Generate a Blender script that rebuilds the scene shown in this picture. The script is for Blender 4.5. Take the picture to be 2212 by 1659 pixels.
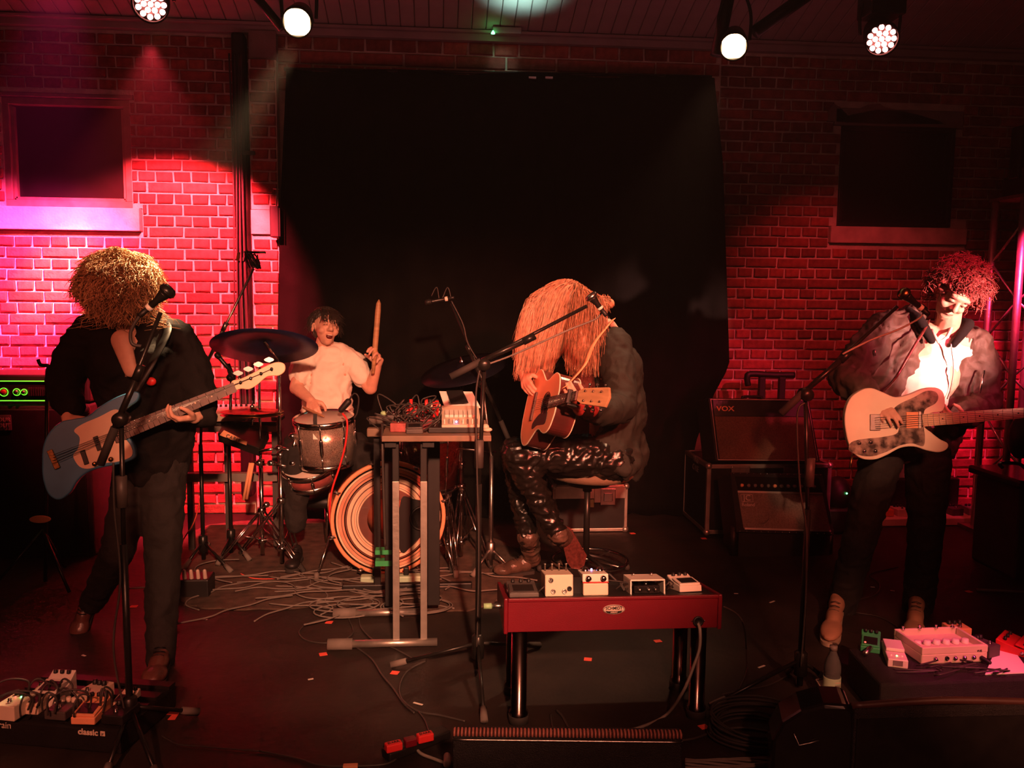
import bpy, bmesh, math, random
from mathutils import Vector, Matrix, noise
random.seed(7)
R = math.radians; PI = math.pi
for o in list(bpy.data.objects): bpy.data.objects.remove(o)
C = bpy.context.scene.collection
sc = bpy.context.scene
# ---------------------------------------------------------------- camera
F = 1850.0
CAM = Vector((0, 0, 1.6))
CM = (Matrix.Rotation(R(-4.9), 3, 'Z') @ Matrix.Rotation(R(90-5.9), 3, 'X') @ Matrix.Rotation(R(0.6), 3, 'Z'))
cd = bpy.data.cameras.new('camera'); cam = bpy.data.objects.new('camera', cd); C.objects.link(cam)
cam.matrix_world = Matrix.Translation(CAM) @ CM.to_4x4()
cd.sensor_fit = 'HORIZONTAL'; cd.sensor_width = 36; cd.lens = 36*F/2212; cd.clip_start = .05
sc.camera = cam
# ---------------------------------------------------------------- world, exposure
w = bpy.data.worlds.new('room_air'); sc.world = w; w.use_nodes = True
w.node_tree.nodes['Background'].inputs[0].default_value = (1, .28, .2, 1)
w.node_tree.nodes['Background'].inputs[1].default_value = .022
vn = w.node_tree.nodes.new('ShaderNodeVolumeScatter'); vn.inputs['Density'].default_value = .0035; vn.inputs['Anisotropy'].default_value = .35   # thin stage haze
w.node_tree.links.new(vn.outputs[0], w.node_tree.nodes['World Output'].inputs['Volume'])
sc.view_settings.view_transform = 'Standard'; sc.view_settings.look = 'None'
sc.view_settings.exposure = 0.0; sc.view_settings.gamma = 1; sc.view_settings.use_curve_mapping = False
cy = sc.cycles; cy.max_bounces = 4; cy.diffuse_bounces = 2; cy.glossy_bounces = 3; cy.transmission_bounces = 5
cy.sample_clamp_indirect = 4; cy.volume_bounces = 0; cy.adaptive_threshold = .04; cy.adaptive_min_samples = 16; cy.use_denoising = True; cy.caustics_reflective = False; cy.caustics_refractive = False
# ---------------------------------------------------------------- pixel -> place
def ray(px, py): return CM @ Vector(((px-1106)/F, -(py-829.5)/F, -1))
def at(px, py, Y):
    d = ray(px, py); return CAM + d*(Y/d.y)
def fl(px, py, z=0.0):
    d = ray(px, py); return CAM + d*((z-1.6)/d.z)
def onp(px, py, P, n):
    d = ray(px, py); return CAM + d*((P-CAM).dot(n)/d.dot(n))
V = Vector
# ---------------------------------------------------------------- stage lights
def aim(o, p, q): o.location = p; o.rotation_euler = (V(q)-V(p)).to_track_quat('-Z', 'Y').to_euler()
def spot(name, p, q, col, e, size, blend=.4, rad=.05):
    l = bpy.data.lights.new(name, 'SPOT'); l.color = col; l.energy = e; l.spot_size = R(size); l.spot_blend = blend; l.shadow_soft_size = rad
    o = bpy.data.objects.new(name, l); C.objects.link(o); aim(o, p, q); return o
def area(name, p, q, col, e, sx, sy=None):
    l = bpy.data.lights.new(name, 'AREA'); l.color = col; l.energy = e; l.shape = 'RECTANGLE'; l.size = sx; l.size_y = sy or sx
    o = bpy.data.objects.new(name, l); C.objects.link(o); aim(o, p, q); return o
WY = 6.25                                   # the brick wall's plane
#LIGHTS
# front of house wash from behind and above the audience
spot('front_warm_wash', (.45, -2.0, 3.2), at(930, 1010, 4.4), (1, .38, .21), 2800, 27, .75, .10)
spot('front_low_wash', (.4, -2.2, 3.2), fl(1100, 1480), (1, .30, .18), 260, 44, .9, .12)
spot('front_red_left', (-1.6, -1.8, 3.2), at(300, 820, 3.8), (1, .20, .10), 420, 18, .8, .10)
spot('front_left_floor', (-1.2, -1.8, 3.2), fl(140, 1540), (1, .26, .15), 650, 13, .8, .08)
spot('front_red_wash', (2.2, -1.6, 3.2), at(1240, 880, 4.5), (1, .09, .05), 1500, 24, .9, .12)
spot('amp_red', (1.2, -1.6, 3.2), at(1660, 1030, 5.6), (1, .12, .06), 420, 13, 1, .12)
# red hot beam on the right guitarist
spot('guitarist_beam', (3.6, 1.0, 1.5), at(2040, 730, 3.95), (1, .40, .32), 3000, 13, .8, .04)
spot('guitarist_red', (3.2, 1.0, 3.0), at(2050, 680, 4.0), (1, .04, .10), 620, 22, .8, .05)
spot('guitar_warm', (.9, -1.6, 3.0), at(1915, 915, 3.75), (1, .42, .24), 900, 6, .9, .05)
spot('riser_warm', (1.6, -1.4, 3.2), fl(2030, 1440, .2), (1, .30, .16), 760, 13, .8, .06)
spot('riser_magenta', (2.6, 1.6, 3.2), fl(2110, 1425, .2), (1, .02, .20), 420, 14, .8, .04)
# magenta and red washes of the left wall and warm streak on it
spot('left_wall_magenta', at(140, -170, 4.4), at(60, 690, WY), (1, .03, .20), 5200, 38, .8, .05)
spot('left_wall_red', at(325, 95, 4.7), at(350, 720, WY), (1, .035, .06), 2600, 66, .4, .03)
spot('left_wall_warm', at(430, -140, 4.6), at(125, 600, WY), (1, .45, .16), 1900, 12, 1, .04)
# red wash of the right wall
spot('right_wall_low', at(2300, 420, 4.9), at(2140, 960, WY), (1, .02, .10), 420, 50, .9, .05)
spot('right_wall_high', at(1905, 170, 4.7), at(1840, 900, WY), (1, .05, .06), 70, 80, .9, .05)
# warm back lights, just in front of their lenses
spot('left_par_beam', at(638, 95, 4.42), at(285, 640, 3.8), (1, .60, .30), 2400, 19, .8, .05)
spot('right_par_beam', at(1560, 145, 4.42), at(1300, 900, 4.2), (1, .5, .28), 130, 46, .8, .05)
# added fill lamps, none with a fixture
area('room_fill', (0, -1.0, 3.9), (0, 3.5, 0), (1, .25, .16), 8, 3, 2)  # unseen soft area lamp added to lift the dim floor
area('ceiling_fill', (0, 4.9, 2.5), (0, 5.15, 4.1), (1, .20, .24), 4, 5, .4)  # unseen area lamp aimed up, added to brighten the roof boards
spot('guitar_side_red', (-2.3, .2, 3.0), at(1160, 800, 4.4), (1, .11, .055), 800, 8.5, .9, .06)  # extra spot added to redden the acoustic guitar's face
#ENDLIGHTS
# ---------------------------------------------------------------- materials
MATS = {}
def mat(name, col, rough=.6, metal=0, var=.15, scale=12, bump=0, bscale=60, spec=.5, col2=None, emit=None, es=0, stretch=None, rnd=0, alpha=None, trans=0, coat=0, sharp=0, sheen=0):
    if name in MATS: return MATS[name]
    m = bpy.data.materials.new(name); m.use_nodes = True; nt = m.node_tree; N = nt.nodes; L = nt.links
    b = N['Principled BSDF']; MATS[name] = m
    b.inputs['Roughness'].default_value = rough; b.inputs['Metallic'].default_value = metal
    b.inputs['Specular IOR Level'].default_value = spec; b.inputs['Coat Weight'].default_value = coat
    if sheen: b.inputs['Sheen Weight'].default_value = sheen
    if trans: b.inputs['Transmission Weight'].default_value = trans; b.inputs['IOR'].default_value = 1.2
    tc = N.new('ShaderNodeTexCoord'); mp = N.new('ShaderNodeMapping'); L.new(tc.outputs['Object'], mp.inputs[0])
    if stretch: mp.inputs['Scale'].default_value = stretch
    nz = N.new('ShaderNodeTexNoise'); nz.inputs['Scale'].default_value = scale; nz.inputs['Detail'].default_value = 4
    L.new(mp.outputs[0], nz.inputs['Vector'])
    rp = N.new('ShaderNodeValToRGB'); L.new(nz.outputs[0], rp.inputs[0])
    rp.color_ramp.elements[0].position = .3+sharp; rp.color_ramp.elements[1].position = .7-sharp
    c2 = col2 if col2 else tuple(min(1, x*(1+var)) for x in col)
    c1 = col if col2 else tuple(x*(1-var) for x in col)
    rp.color_ramp.elements[0].color = (*c1, 1); rp.color_ramp.elements[1].color = (*c2, 1)
    out = rp.outputs[0]
    if rnd:
        oi = N.new('ShaderNodeObjectInfo'); ge = N.new('ShaderNodeNewGeometry'); ad = N.new('ShaderNodeMath'); ad.operation = 'ADD'
        L.new(oi.outputs['Random'], ad.inputs[0]); L.new(ge.outputs['Random Per Island'], ad.inputs[1])
        fr = N.new('ShaderNodeMath'); fr.operation = 'FRACT'; L.new(ad.outputs[0], fr.inputs[0])
        mr = N.new('ShaderNodeMapRange'); mr.inputs['To Min'].default_value = 1-rnd; mr.inputs['To Max'].default_value = 1+rnd*.6
        L.new(fr.outputs[0], mr.inputs[0])
        hs = N.new('ShaderNodeHueSaturation'); L.new(mr.outputs[0], hs.inputs['Value']); L.new(out, hs.inputs['Color']); out = hs.outputs[0]
    L.new(out, b.inputs['Base Color'])
    if bump:
        n2 = N.new('ShaderNodeTexNoise'); n2.inputs['Scale'].default_value = bscale; n2.inputs['Detail'].default_value = 5
        L.new(mp.outputs[0], n2.inputs['Vector'])
        bp = N.new('ShaderNodeBump'); bp.inputs['Strength'].default_value = bump; bp.inputs['Distance'].default_value = .01
        L.new(n2.outputs[0], bp.inputs['Height']); L.new(bp.outputs[0], b.inputs['Normal'])
    if emit: b.inputs['Emission Color'].default_value = (*emit, 1); b.inputs['Emission Strength'].default_value = es
    if alpha is not None: b.inputs['Alpha'].default_value = alpha
    return m
mat('brick', (.38, .085, .07), .85, var=.25, scale=18, bump=.5, bscale=70, rnd=.42)
mat('mortar', (.72, .60, .50), .95, var=.2, scale=9, bump=.6, bscale=90)
mat('stone', (.66, .52, .42), .9, var=.22, scale=7, bump=.4, bscale=60)
mat('plaster', (.28, .2, .18), .9, var=.2, scale=6, bump=.3)
mat('floor', (.014, .010, .009), .62, spec=.3, var=.5, scale=3, bump=.25, bscale=25, col2=(.036, .024, .019))
mat('ceiling', (.42, .33, .32), .8, var=.12, scale=5)
mat('curtain', (.006, .0055, .005), .95, var=.3, scale=5, bump=.2, spec=.05)
mat('windowframe', (.32, .20, .15), .5, var=.2)
mat('blackglass', (.012, .010, .009), .35, var=.3, scale=3)
mat('black', (.010, .008, .0075), .5, var=.3, scale=20)
mat('blackgloss', (.012, .010, .010), .18, var=.2)
mat('rubber', (.03, .025, .022), .8, var=.2)
mat('greyrubber', (.17, .14, .12), .8, var=.2)
mat('tolex', (.013, .010, .010), .6, var=.3, scale=30, bump=.6, bscale=350)
mat('chrome', (.75, .72, .70), .16, 1, var=.08)
mat('legchrome', (.16, .11, .10), .2, 1, var=.3, scale=20)
mat('steel', (.5, .47, .44), .35, 1, var=.15, scale=30)
mat('alu', (.62, .56, .50), .38, .85, var=.15, scale=15, bump=.1)
mat('blackmetal', (.03, .027, .025), .32, .6, var=.2)
mat('brass', (.30, .17, .07), .30, 1, var=.25, scale=10, bump=.1, bscale=120)
mat('darkcymbal', (.035, .03, .05), .35, .8, var=.3, scale=8)
mat('wood', (.42, .24, .12), .5, var=.25, scale=6, stretch=(1, 1, 8))
mat('spruce', (.85, .32, .17), .35, var=.08, scale=8, coat=.3)
mat('mahogany', (.10, .02, .018), .22, var=.3, scale=6, coat=.6)
mat('maple', (.66, .44, .26), .4, var=.12, scale=9, coat=.3)
mat('rosewood', (.10, .05, .04), .5, var=.3, scale=20)
mat('bassblue', (.05, .20, .36), .35, var=.12, coat=.4)
mat('cream', (.82, .68, .52), .4, var=.06, coat=.3)
mat('pearl', (.78, .58, .42), .45, var=.08)
mat('tort', (.05, .035, .03), .25, var=.5, scale=22, col2=(.42, .30, .24), sharp=.08, coat=.4)
mat('skin', (.66, .36, .26), .5, var=.08, scale=30, bump=.08, bscale=200)
mat('blond', (.66, .38, .20), .6, var=.35, scale=40, rnd=.35)
mat('blondlong', (.55, .26, .15), .5, var=.35, scale=40, rnd=.45)
mat('darkhair', (.03, .02, .015), .5, var=.3, scale=40, rnd=.3)
mat('brownhair', (.36, .075, .07), .65, var=.3, scale=40, rnd=.35)
mat('shirt', (.84, .74, .64), .85, var=.06, scale=12, bump=.3, bscale=30)
mat('blackcloth', (.009, .007, .007), .9, var=.3, scale=10, bump=.3, bscale=60, spec=.2)
mat('jacket', (.013, .010, .006), .8, var=.25, scale=6, bump=.35, bscale=30)
mat('bomber', (.060, .036, .026), .68, var=.2, scale=8, bump=.5, bscale=26)
mat('jeans', (.013, .010, .009), .85, var=.3, scale=8, bump=.4, bscale=40)
mat('leather', (.010, .008, .007), .28, var=.3, scale=8, bump=.3, bscale=22)
mat('boot', (.10, .06, .045), .3, var=.4, scale=14, bump=.5, bscale=40)
mat('brownshoe', (.14, .05, .04), .3, var=.3, scale=12, bump=.2)
mat('tanshoe', (.50, .24, .15), .7, var=.12, scale=14)
mat('sole', (.45, .33, .24), .7, var=.1)
mat('redbox', (.15, .002, .010), .45, var=.06, scale=20, bump=.15, bscale=300)
mat('white', (.80, .72, .62), .45, var=.05)
mat('paper', (.95, .92, .84), .7, var=.03)
mat('offwhite', (.72, .58, .44), .45, var=.06)
mat('grey', (.22, .18, .16), .5, var=.15)
mat('darkgrey', (.07, .055, .05), .5, var=.2)
mat('red', (.75, .03, .03), .4, var=.1)
mat('orange', (.85, .25, .10), .4, var=.06)
mat('green', (.05, .40, .13), .4, var=.1)
mat('palegreen', (.35, .60, .30), .45, var=.1)
mat('pinktape', (1.0, .12, .08), .6, var=.06)
mat('oranget', (.85, .36, .18), .7, var=.08)
mat('sparkle', (.30, .20, .17), .25, .7, var=.6, scale=420, col2=(.95, .75, .62), sharp=.12, coat=.7)
mat('redshell', (.12, .03, .025), .25, .2, var=.4, scale=60, coat=.7)
mat('drumhead', (.55, .48, .42), .5, var=.06)
mat('grille', (.17, .085, .055), .85, var=.25, scale=120, bump=.4, bscale=500)
mat('grille2', (.20, .14, .11), .85, var=.25, scale=120, bump=.4, bscale=500)
mat('piping', (.60, .45, .38), .5, var=.1)
mat('rug', (.085, .05, .035), .95, var=.5, scale=14, bump=.5, bscale=200)
mat('cushion', (.20, .13, .085), .8, var=.15, scale=10, bump=.3, bscale=60)
mat('cable', (.045, .036, .032), .5, var=.2)
mat('greycable', (.30, .26, .22), .5, var=.1)
mat('bluepaint', (.03, .05, .16), .5, var=.2)
mat('plastic_clear', (.92, .95, .92), .05, var=.02, trans=.9)
mat('label_green', (.45, .62, .42), .5, var=.1)
mat('blackpanel', (.01, .008, .008), .4, var=.1)
mat('emit_warm', (1, .7, .4), .5, emit=(1, .62, .30), es=28)
mat('emit_red', (1, .3, .2), .5, emit=(1, .26, .22), es=22)
mat('emit_green', (.1, 1, .3), .5, emit=(.10, 1, .25), es=9)
mat('emit_lime', (.1, 1, .1), .5, emit=(.18, .95, .03), es=1.6)
mat('emit_blue', (.3, .3, 1), .5, emit=(.35, .35, 1), es=7)
mat('emit_ledred', (1, .1, .1), .5, emit=(1, .06, .04), es=5)
mat('ring_a', (.50, .17, .09), .5, var=.5, scale=5, stretch=(1, 1, 1), col2=(.85, .45, .28), coat=.3)
mat('ring_b', (.60, .42, .28), .5, col2=(.88, .66, .46), scale=7, coat=.3)
mat('ring_c', (.10, .025, .018), .5, col2=(.20, .06, .04), scale=6, coat=.3)
mat('ring_red', (.85, .16, .08), .5, col2=(.98, .34, .20), scale=9, coat=.3)
M = MATS
# ---------------------------------------------------------------- mesh helpers
WL = {}
def frame(o, x, z):           # 4x4 with local x, local z hint
    x = V(x).normalized(); z = V(z); y = z.cross(x).normalized(); z = x.cross(y)
    m = Matrix((x, y, z)).transposed().to_4x4(); m.translation = V(o); return m
def cr(pts, n=6, closed=False):
    P = [V(p) for p in pts]; k = len(P); out = []
    for i in range(k if closed else k-1):
        g = (lambda j: P[j % k]) if closed else (lambda j: P[min(max(j, 0), k-1)])
        a, b, c, d = g(i-1), g(i), g(i+1), g(i+2)
        for t in range(n):
            s = t/n
            out.append(.5*((2*b)+(c-a)*s+(2*a-5*b+4*c-d)*s*s+(3*b-a-3*c+d)*s**3))
    if not closed: out.append(P[-1])
    return out
class MB:
    def __init__(s): s.v = []; s.f = []; s.sm = []
    def add(s, vs, fs, T=None, sm=False):
        n = len(s.v)
        s.v += [(T @ V(v)) if T else V(v) for v in vs]
        s.f += [tuple(i+n for i in f) for f in fs]; s.sm += [sm]*len(fs); return s
    def box(s, c, d, T=None):
        x, y, z = c; a, b, h = d[0]/2, d[1]/2, d[2]/2
        return s.add([(x-a, y-b, z-h), (x+a, y-b, z-h), (x+a, y+b, z-h), (x-a, y+b, z-h), (x-a, y-b, z+h), (x+a, y-b, z+h), (x+a, y+b, z+h), (x-a, y+b, z+h)],
              [(0, 3, 2, 1), (4, 5, 6, 7), (0, 1, 5, 4), (1, 2, 6, 5), (2, 3, 7, 6), (3, 0, 4, 7)], T)
    def hexa(s, p):           # 8 points, bottom 4 then top 4
        return s.add(p, [(0, 3, 2, 1), (4, 5, 6, 7), (0, 1, 5, 4), (1, 2, 6, 5), (2, 3, 7, 6), (3, 0, 4, 7)])
    def tube(s, pts, r, n=8, closed=False, cap=True):
        P = [V(p) for p in pts]; k = len(P)
        rs = r if isinstance(r, (list, tuple)) else [r]*k
        up = None; vs = []
        for i in range(k):
            a = P[(i-1) % k] if closed or i else P[0]; b = P[(i+1) % k] if closed or i < k-1 else P[-1]
            t = (b-a); t = t.normalized() if t.length > 1e-9 else V((0, 0, 1))
            if up is None:
                up = V((0, 0, 1)) if abs(t.z) < .9 else V((1, 0, 0))
            u = (up-t*up.dot(t)); u = u.normalized() if u.length > 1e-6 else t.orthogonal().normalized(); up = u; w = t.cross(u)
            for j in range(n):
                a_ = 2*PI*j/n; vs.append(P[i]+(u*math.cos(a_)+w*math.sin(a_))*rs[i])
        fs = []
        for i in range(k if closed else k-1):
            for j in range(n):
                p, q = i*n, ((i+1) % k)*n
                fs.append((p+j, p+(j+1) % n, q+(j+1) % n, q+j))
        if not closed and cap:
            fs.append(tuple(range(n-1, -1, -1))); fs.append(tuple(range((k-1)*n, k*n)))
        return s.add(vs, fs, None, n > 4)
    def rod(s, a, b, r, n=8, r2=None): return s.tube([a, b], [r, r if r2 is None else r2], n)
    def lathe(s, prof, T=None, n=24, sm=True):   # prof: (r, z)
        vs = []; fs = []
        for r, z in prof:
            for j in range(n): vs.append((r*math.cos(2*PI*j/n), r*math.sin(2*PI*j/n), z))
        for i in range(len(prof)-1):
            for j in range(n): fs.append((i*n+j, i*n+(j+1) % n, (i+1)*n+(j+1) % n, (i+1)*n+j))
        if prof[0][0] > 1e-5: fs.append(tuple(range(n-1, -1, -1)))
        if prof[-1][0] > 1e-5: fs.append(tuple(range((len(prof)-1)*n, len(prof)*n)))
        return s.add(vs, fs, T, sm)
    def prism(s, out, h, T=None, z0=0):          # out: (x,y) ; extruded z0..z0+h
        n = len(out)
        vs = [(p[0], p[1], z0) for p in out]+[(p[0], p[1], z0+h) for p in out]
        fs = [tuple(range(n-1, -1, -1)), tuple(range(n, 2*n))]+[(i, (i+1) % n, n+(i+1) % n, n+i) for i in range(n)]
        return s.add(vs, fs, T)
    def slab(s, pts, n, th):                     # 3-D outline pts thickened by th along -n
        n = V(n).normalized(); k = len(pts)
        vs = [V(p) for p in pts]+[V(p)-n*th for p in pts]
        return s.add(vs, [tuple(range(k)), tuple(range(2*k-1, k-1, -1))]+[(i, k+i, k+(i+1) % k, (i+1) % k) for i in range(k)])
    def ell(s, c, r, T=None, n=12, m=8):
        vs = [V(c)+V((0, 0, r[2]))]
        for i in range(1, m):
            p = PI*i/m
            for j in range(n): vs.append((c[0]+r[0]*math.sin(p)*math.cos(2*PI*j/n), c[1]+r[1]*math.sin(p)*math.sin(2*PI*j/n), c[2]+r[2]*math.cos(p)))
        vs.append(V(c)-V((0, 0, r[2]))); fs = []
        for j in range(n): fs.append((0, 1+j, 1+(j+1) % n)); fs.append((len(vs)-1, 1+(m-2)*n+(j+1) % n, 1+(m-2)*n+j))
        for i in range(m-2):
            for j in range(n): a = 1+i*n; fs.append((a+j, a+n+j, a+n+(j+1) % n, a+(j+1) % n))
        return s.add(vs, fs, T, True)
    def cap(s, a, b, ra, rb, fl_=1, nrm=None, n=12):  # tapered capsule, optionally flattened along nrm
        a, b = V(a), V(b); t = (b-a); L = t.length; t = t.normalized() if L > 1e-6 else V((0, 0, 1))
        u = (V(nrm)-t*V(nrm).dot(t)).normalized() if nrm is not None else t.orthogonal().normalized(); w_ = t.cross(u); vs = []; rings = []
        for k in range(4): ph = PI/2*(k/4); rings.append((a-t*ra*math.cos(ph), ra*math.sin(ph)))
        rings.append((a, ra)); rings.append(((a+b)/2, (ra+rb)/2)); rings.append((b, rb))
        for k in range(1, 5): ph = PI/2*(k/4); rings.append((b+t*rb*math.sin(ph), rb*math.cos(ph)))
        vs = [rings[0][0]]
        for p, r in rings[1:-1]:
            for j in range(n): x = 2*PI*j/n; vs.append(p+u*(r*fl_*math.cos(x))+w_*(r*math.sin(x)))
        vs.append(rings[-1][0]); k = len(rings)-2; fs = []
        for j in range(n): fs.append((0, 1+(j+1) % n, 1+j)); fs.append((len(vs)-1, 1+(k-1)*n+j, 1+(k-1)*n+(j+1) % n))
        for i in range(k-1):
            for j in range(n): q = 1+i*n; fs.append((q+j, q+(j+1) % n, q+n+(j+1) % n, q+n+j))
        return s.add(vs, fs, None, True)
    def chain(s, ps, rs, fl_=1, nrm=None):
        for i in range(len(ps)-1): s.cap(ps[i], ps[i+1], rs[i], rs[i+1], fl_, nrm)
        return s
    def build(s, name, m, parent=None, bevel=0, kind=None, seg=2):
        me = bpy.data.meshes.new(name); off = WL.get(parent.name, V((0, 0, 0))) if parent else V((0, 0, 0))
        me.from_pydata([tuple(v-off) for v in s.v], [], s.f)
        me.polygons.foreach_set('use_smooth', s.sm)
        if m: me.materials.append(M[m] if isinstance(m, str) else m)
        o = bpy.data.objects.new(name, me); C.objects.link(o)
        if parent: o.parent = parent; WL[o.name] = off
        else: WL[o.name] = V((0, 0, 0))
        if bevel:
            b = o.modifiers.new('bevel', 'BEVEL'); b.width = bevel; b.segments = seg; b.limit_method = 'ANGLE'; b.angle_limit = R(40)
        if kind: o['kind'] = kind
        return o
def remesh(o, voxel, smooth=4, folds=0, ff=9, axis=(1, 1, 1)):
    m = o.modifiers.new('r', 'REMESH'); m.mode = 'VOXEL'; m.voxel_size = voxel; m.use_smooth_shade = True
    if smooth: s = o.modifiers.new('s', 'SMOOTH'); s.factor = .5; s.iterations = smooth
    dg = bpy.context.evaluated_depsgraph_get(); me = bpy.data.meshes.new_from_object(o.evaluated_get(dg), depsgraph=dg)
    o.modifiers.clear(); old = o.data; mt = old.materials[0]; nm = old.name; o.data = me; me.name = nm
    if not me.materials: me.materials.append(mt)
    if folds:
        nr = [v.normal.copy() for v in me.vertices]
        for v, nn in zip(me.vertices, nr):
            p = V((v.co.x*ff*axis[0], v.co.y*ff*axis[1], v.co.z*ff*axis[2]))
            q = p+V((noise.noise(p*.7), noise.noise(p*.7+V((5, 5, 5))), 0))*1.2
            v.co += nn*folds*(.62*(1-3.2*abs(noise.noise(q)))+.38*(1-3.2*abs(noise.noise(q*2.3+V((9, 3, 1))))))
    me.polygons.foreach_set('use_smooth', [True]*len(me.polygons)); me.update()
    return o
def tag(o, label, cat, group=None):
    o['label'] = label; o['category'] = cat
    if group: o['group'] = group
    return o
def thing(name, loc, label, cat, group=None):
    o = bpy.data.objects.new(name, None); o.empty_display_size = .05; C.objects.link(o); o.location = loc; WL[o.name] = V(loc)
    return tag(o, label, cat, group)
def struct(o): o['kind'] = 'structure'; return o
def text(s, size, T, m, parent, name='lettering', ext=.001, bold=0, align='CENTER', sx=1):
    cu = bpy.data.curves.new(name, 'FONT'); cu.body = s; cu.size = size; cu.extrude = ext; cu.align_x = align; cu.align_y = 'CENTER'; cu.offset = bold; cu.resolution_u = 3
    o = bpy.data.objects.new(name, cu); C.objects.link(o)
    dg = bpy.context.evaluated_depsgraph_get(); me = bpy.data.meshes.new_from_object(o.evaluated_get(dg), depsgraph=dg)
    bpy.data.objects.remove(o)
    off = WL.get(parent.name, V((0, 0, 0))) if parent else V((0, 0, 0))
    me.transform(Matrix.Translation(-off) @ T @ Matrix.Diagonal((sx, 1, 1, 1)))
    me.materials.clear(); me.materials.append(M[m])
    o = bpy.data.objects.new(name, me); C.objects.link(o); o.parent = parent; WL[o.name] = off
    return o
# ================================================================ SETTING
def X(px, Y=WY, py=640): return at(px, py, Y).x
def Z(py, px=1106, Y=WY): return at(px, py, Y).z
ZT = at(1106, 92, WY).z                       # wall top
xL, xP0, xP1, xR0, xR = X(-220), X(543), X(603), X(1540), X(2420)
m = MB(); m.box((0, 3.0, -.1), (12, 9, .2)); struct(m.build('floor', 'floor'))
wl = (at(6, 330, WY).x, at(282, 330, WY).x, at(140, 447, WY).z, at(140, 212, WY).z)
wr = (at(1813, 380, WY).x, at(2057, 380, WY).x, at(1935, 490, WY).z, at(1935, 275, WY).z)
sl = (at(-60, 470, WY).x, at(307, 470, WY).x, at(140, 499, WY).z, wl[2])
sr = (at(1790, 510, WY).x, at(2085, 510, WY).x, at(1935, 528, WY).z, wr[2])
lr = (wr[0]-.06, wr[1]+.06, wr[3], wr[3]+.13)
ll = (wl[0]-.25, wl[1]+.03, wl[3], wl[3]+.035)
def brickmesh(L, H, k):
    b = MB(); rnd = random.Random(k); d = .10
    e = .006; f = lambda: rnd.uniform(-.0025, .0025)
    fr = [(-L/2+e+f(), -d/2, -H/2+e+f()), (L/2-e+f(), -d/2, -H/2+e+f()), (L/2-e+f(), -d/2, H/2-e+f()), (-L/2+e+f(), -d/2, H/2-e+f())]
    md = [(-L/2+f(), -d/2+e, -H/2+f()), (L/2+f(), -d/2+e, -H/2+f()), (L/2+f(), -d/2+e, H/2+f()), (-L/2+f(), -d/2+e, H/2+f())]
    bk = [(x, d/2, z) for x, y, z in md]
    b.v = [V(p) for p in fr+md+bk]
    b.f = [(0, 1, 2, 3)]+[(i, i+4, (i+1) % 4+4, (i+1) % 4) for i in range(4)]+[(i+4, i+8, (i+1) % 4+8, (i+1) % 4+4) for i in range(4)]
    b.sm = [False]*len(b.f); return b
BM = {}
def bmesh_for(L, H):
    key = (round(L, 2), round(H, 3)); lst = BM.setdefault(key, [])
    if len(lst) < 5:
        b = brickmesh(L, H, len(lst)*17+int(L*1000)); me = bpy.data.meshes.new('brick'); me.from_pydata([tuple(v) for v in b.v], [], b.f); me.materials.append(M['brick']); lst.append((b, me))
        return lst[-1]
    return random.choice(lst)
CH = .0762; ST = .24
def bay(name, x0, x1, z0, z1, holes, yf, prio, most=300, phase=0.0, back=True, ysc=1, st=ST, ch=CH):
    w_ = MB()
    if back:      # mortar bed, cut round the openings
        xs = sorted({x0, x1}|{min(max(v, x0), x1) for h in holes for v in h[:2]}); zs = sorted({z0, z1}|{min(max(v, z0), z1) for h in holes for v in h[2:]})
        for i in range(len(xs)-1):
            for j in range(len(zs)-1):
                cx, cz = (xs[i]+xs[i+1])/2, (zs[j]+zs[j+1])/2
                if any(h[0] < cx < h[1] and h[2] < cz < h[3] for h in holes): continue
                w_.box((cx, yf+.11, cz), (xs[i+1]-xs[i], .2, zs[j+1]-zs[j]))
    wo = struct(w_.build(name, 'mortar'))
    lst = []; r = 0; z = z0+ch/2-.003
    while z < z1+.0:
        head = (r % 2 == 1); L = st/2 if head else st; x = x0-random.random()*.0-(st/4 if head else 0)+phase
        while x < x1:
            a, b = max(x, x0), min(x+L, x1)
            segs = [(a, b)]
            for h in holes:
                if z+ch*.45 > h[2] and z-ch*.45 < h[3]:
                    ns = []
                    for (p, q) in segs:
                        if q <= h[0] or p >= h[1]: ns.append((p, q)); continue
                        if p < h[0]: ns.append((p, h[0]))
                        if q > h[1]: ns.append((h[1], q))
                    segs = ns
            for (p, q) in segs:
                if q-p > .035: lst.append(((p+q)/2, z+random.uniform(-.0015, .0015), q-p-.015, ch-.014))
            x += L
        z += ch; r += 1
    lst.sort(key=prio); rest = MB()
    for i, (cx, cz, L, H) in enumerate(lst):
        if cz+H/2 > z1: H2 = z1-(cz-H/2); cz = cz-H/2+H2/2; H = H2
        if H < .02: continue
        b, me = bmesh_for(L, H); yy = yf+.043+random.uniform(-.003, .003)
        if i < most:
            o = bpy.data.objects.new('brick', me); C.objects.link(o); o.parent = wo; o.location = (cx, yy, cz)
        else: rest.add(b.v, b.f, Matrix.Translation((cx, yy, cz)))
    if rest.v: rest.build('brick_courses', 'brick', wo, kind='stuff')
    return wo
def pr(px, py):
    c = at(px, py, WY); return lambda b: abs(b[0]-c.x)*.9+abs(b[1]-c.z)
bay('wall_back_left', xL, xP0, 0, ZT, [wl, sl, ll], WY, pr(330, 560))
bay('wall_back_right', xR0, xR, 0, ZT, [wr, sr, lr], WY, pr(1850, 700))
zc = at(1106, 210, WY).z
m = MB(); m.box(((xP1+xR0)/2, WY+.12, zc/2), (xR0-xP1, .2, zc)); struct(m.build('wall_back_centre', 'mortar'))
bay('wall_back_header', xP0, xR0, zc, ZT, [], WY+.005, pr(1090, 140), most=120, st=.36, ch=.094)
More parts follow.
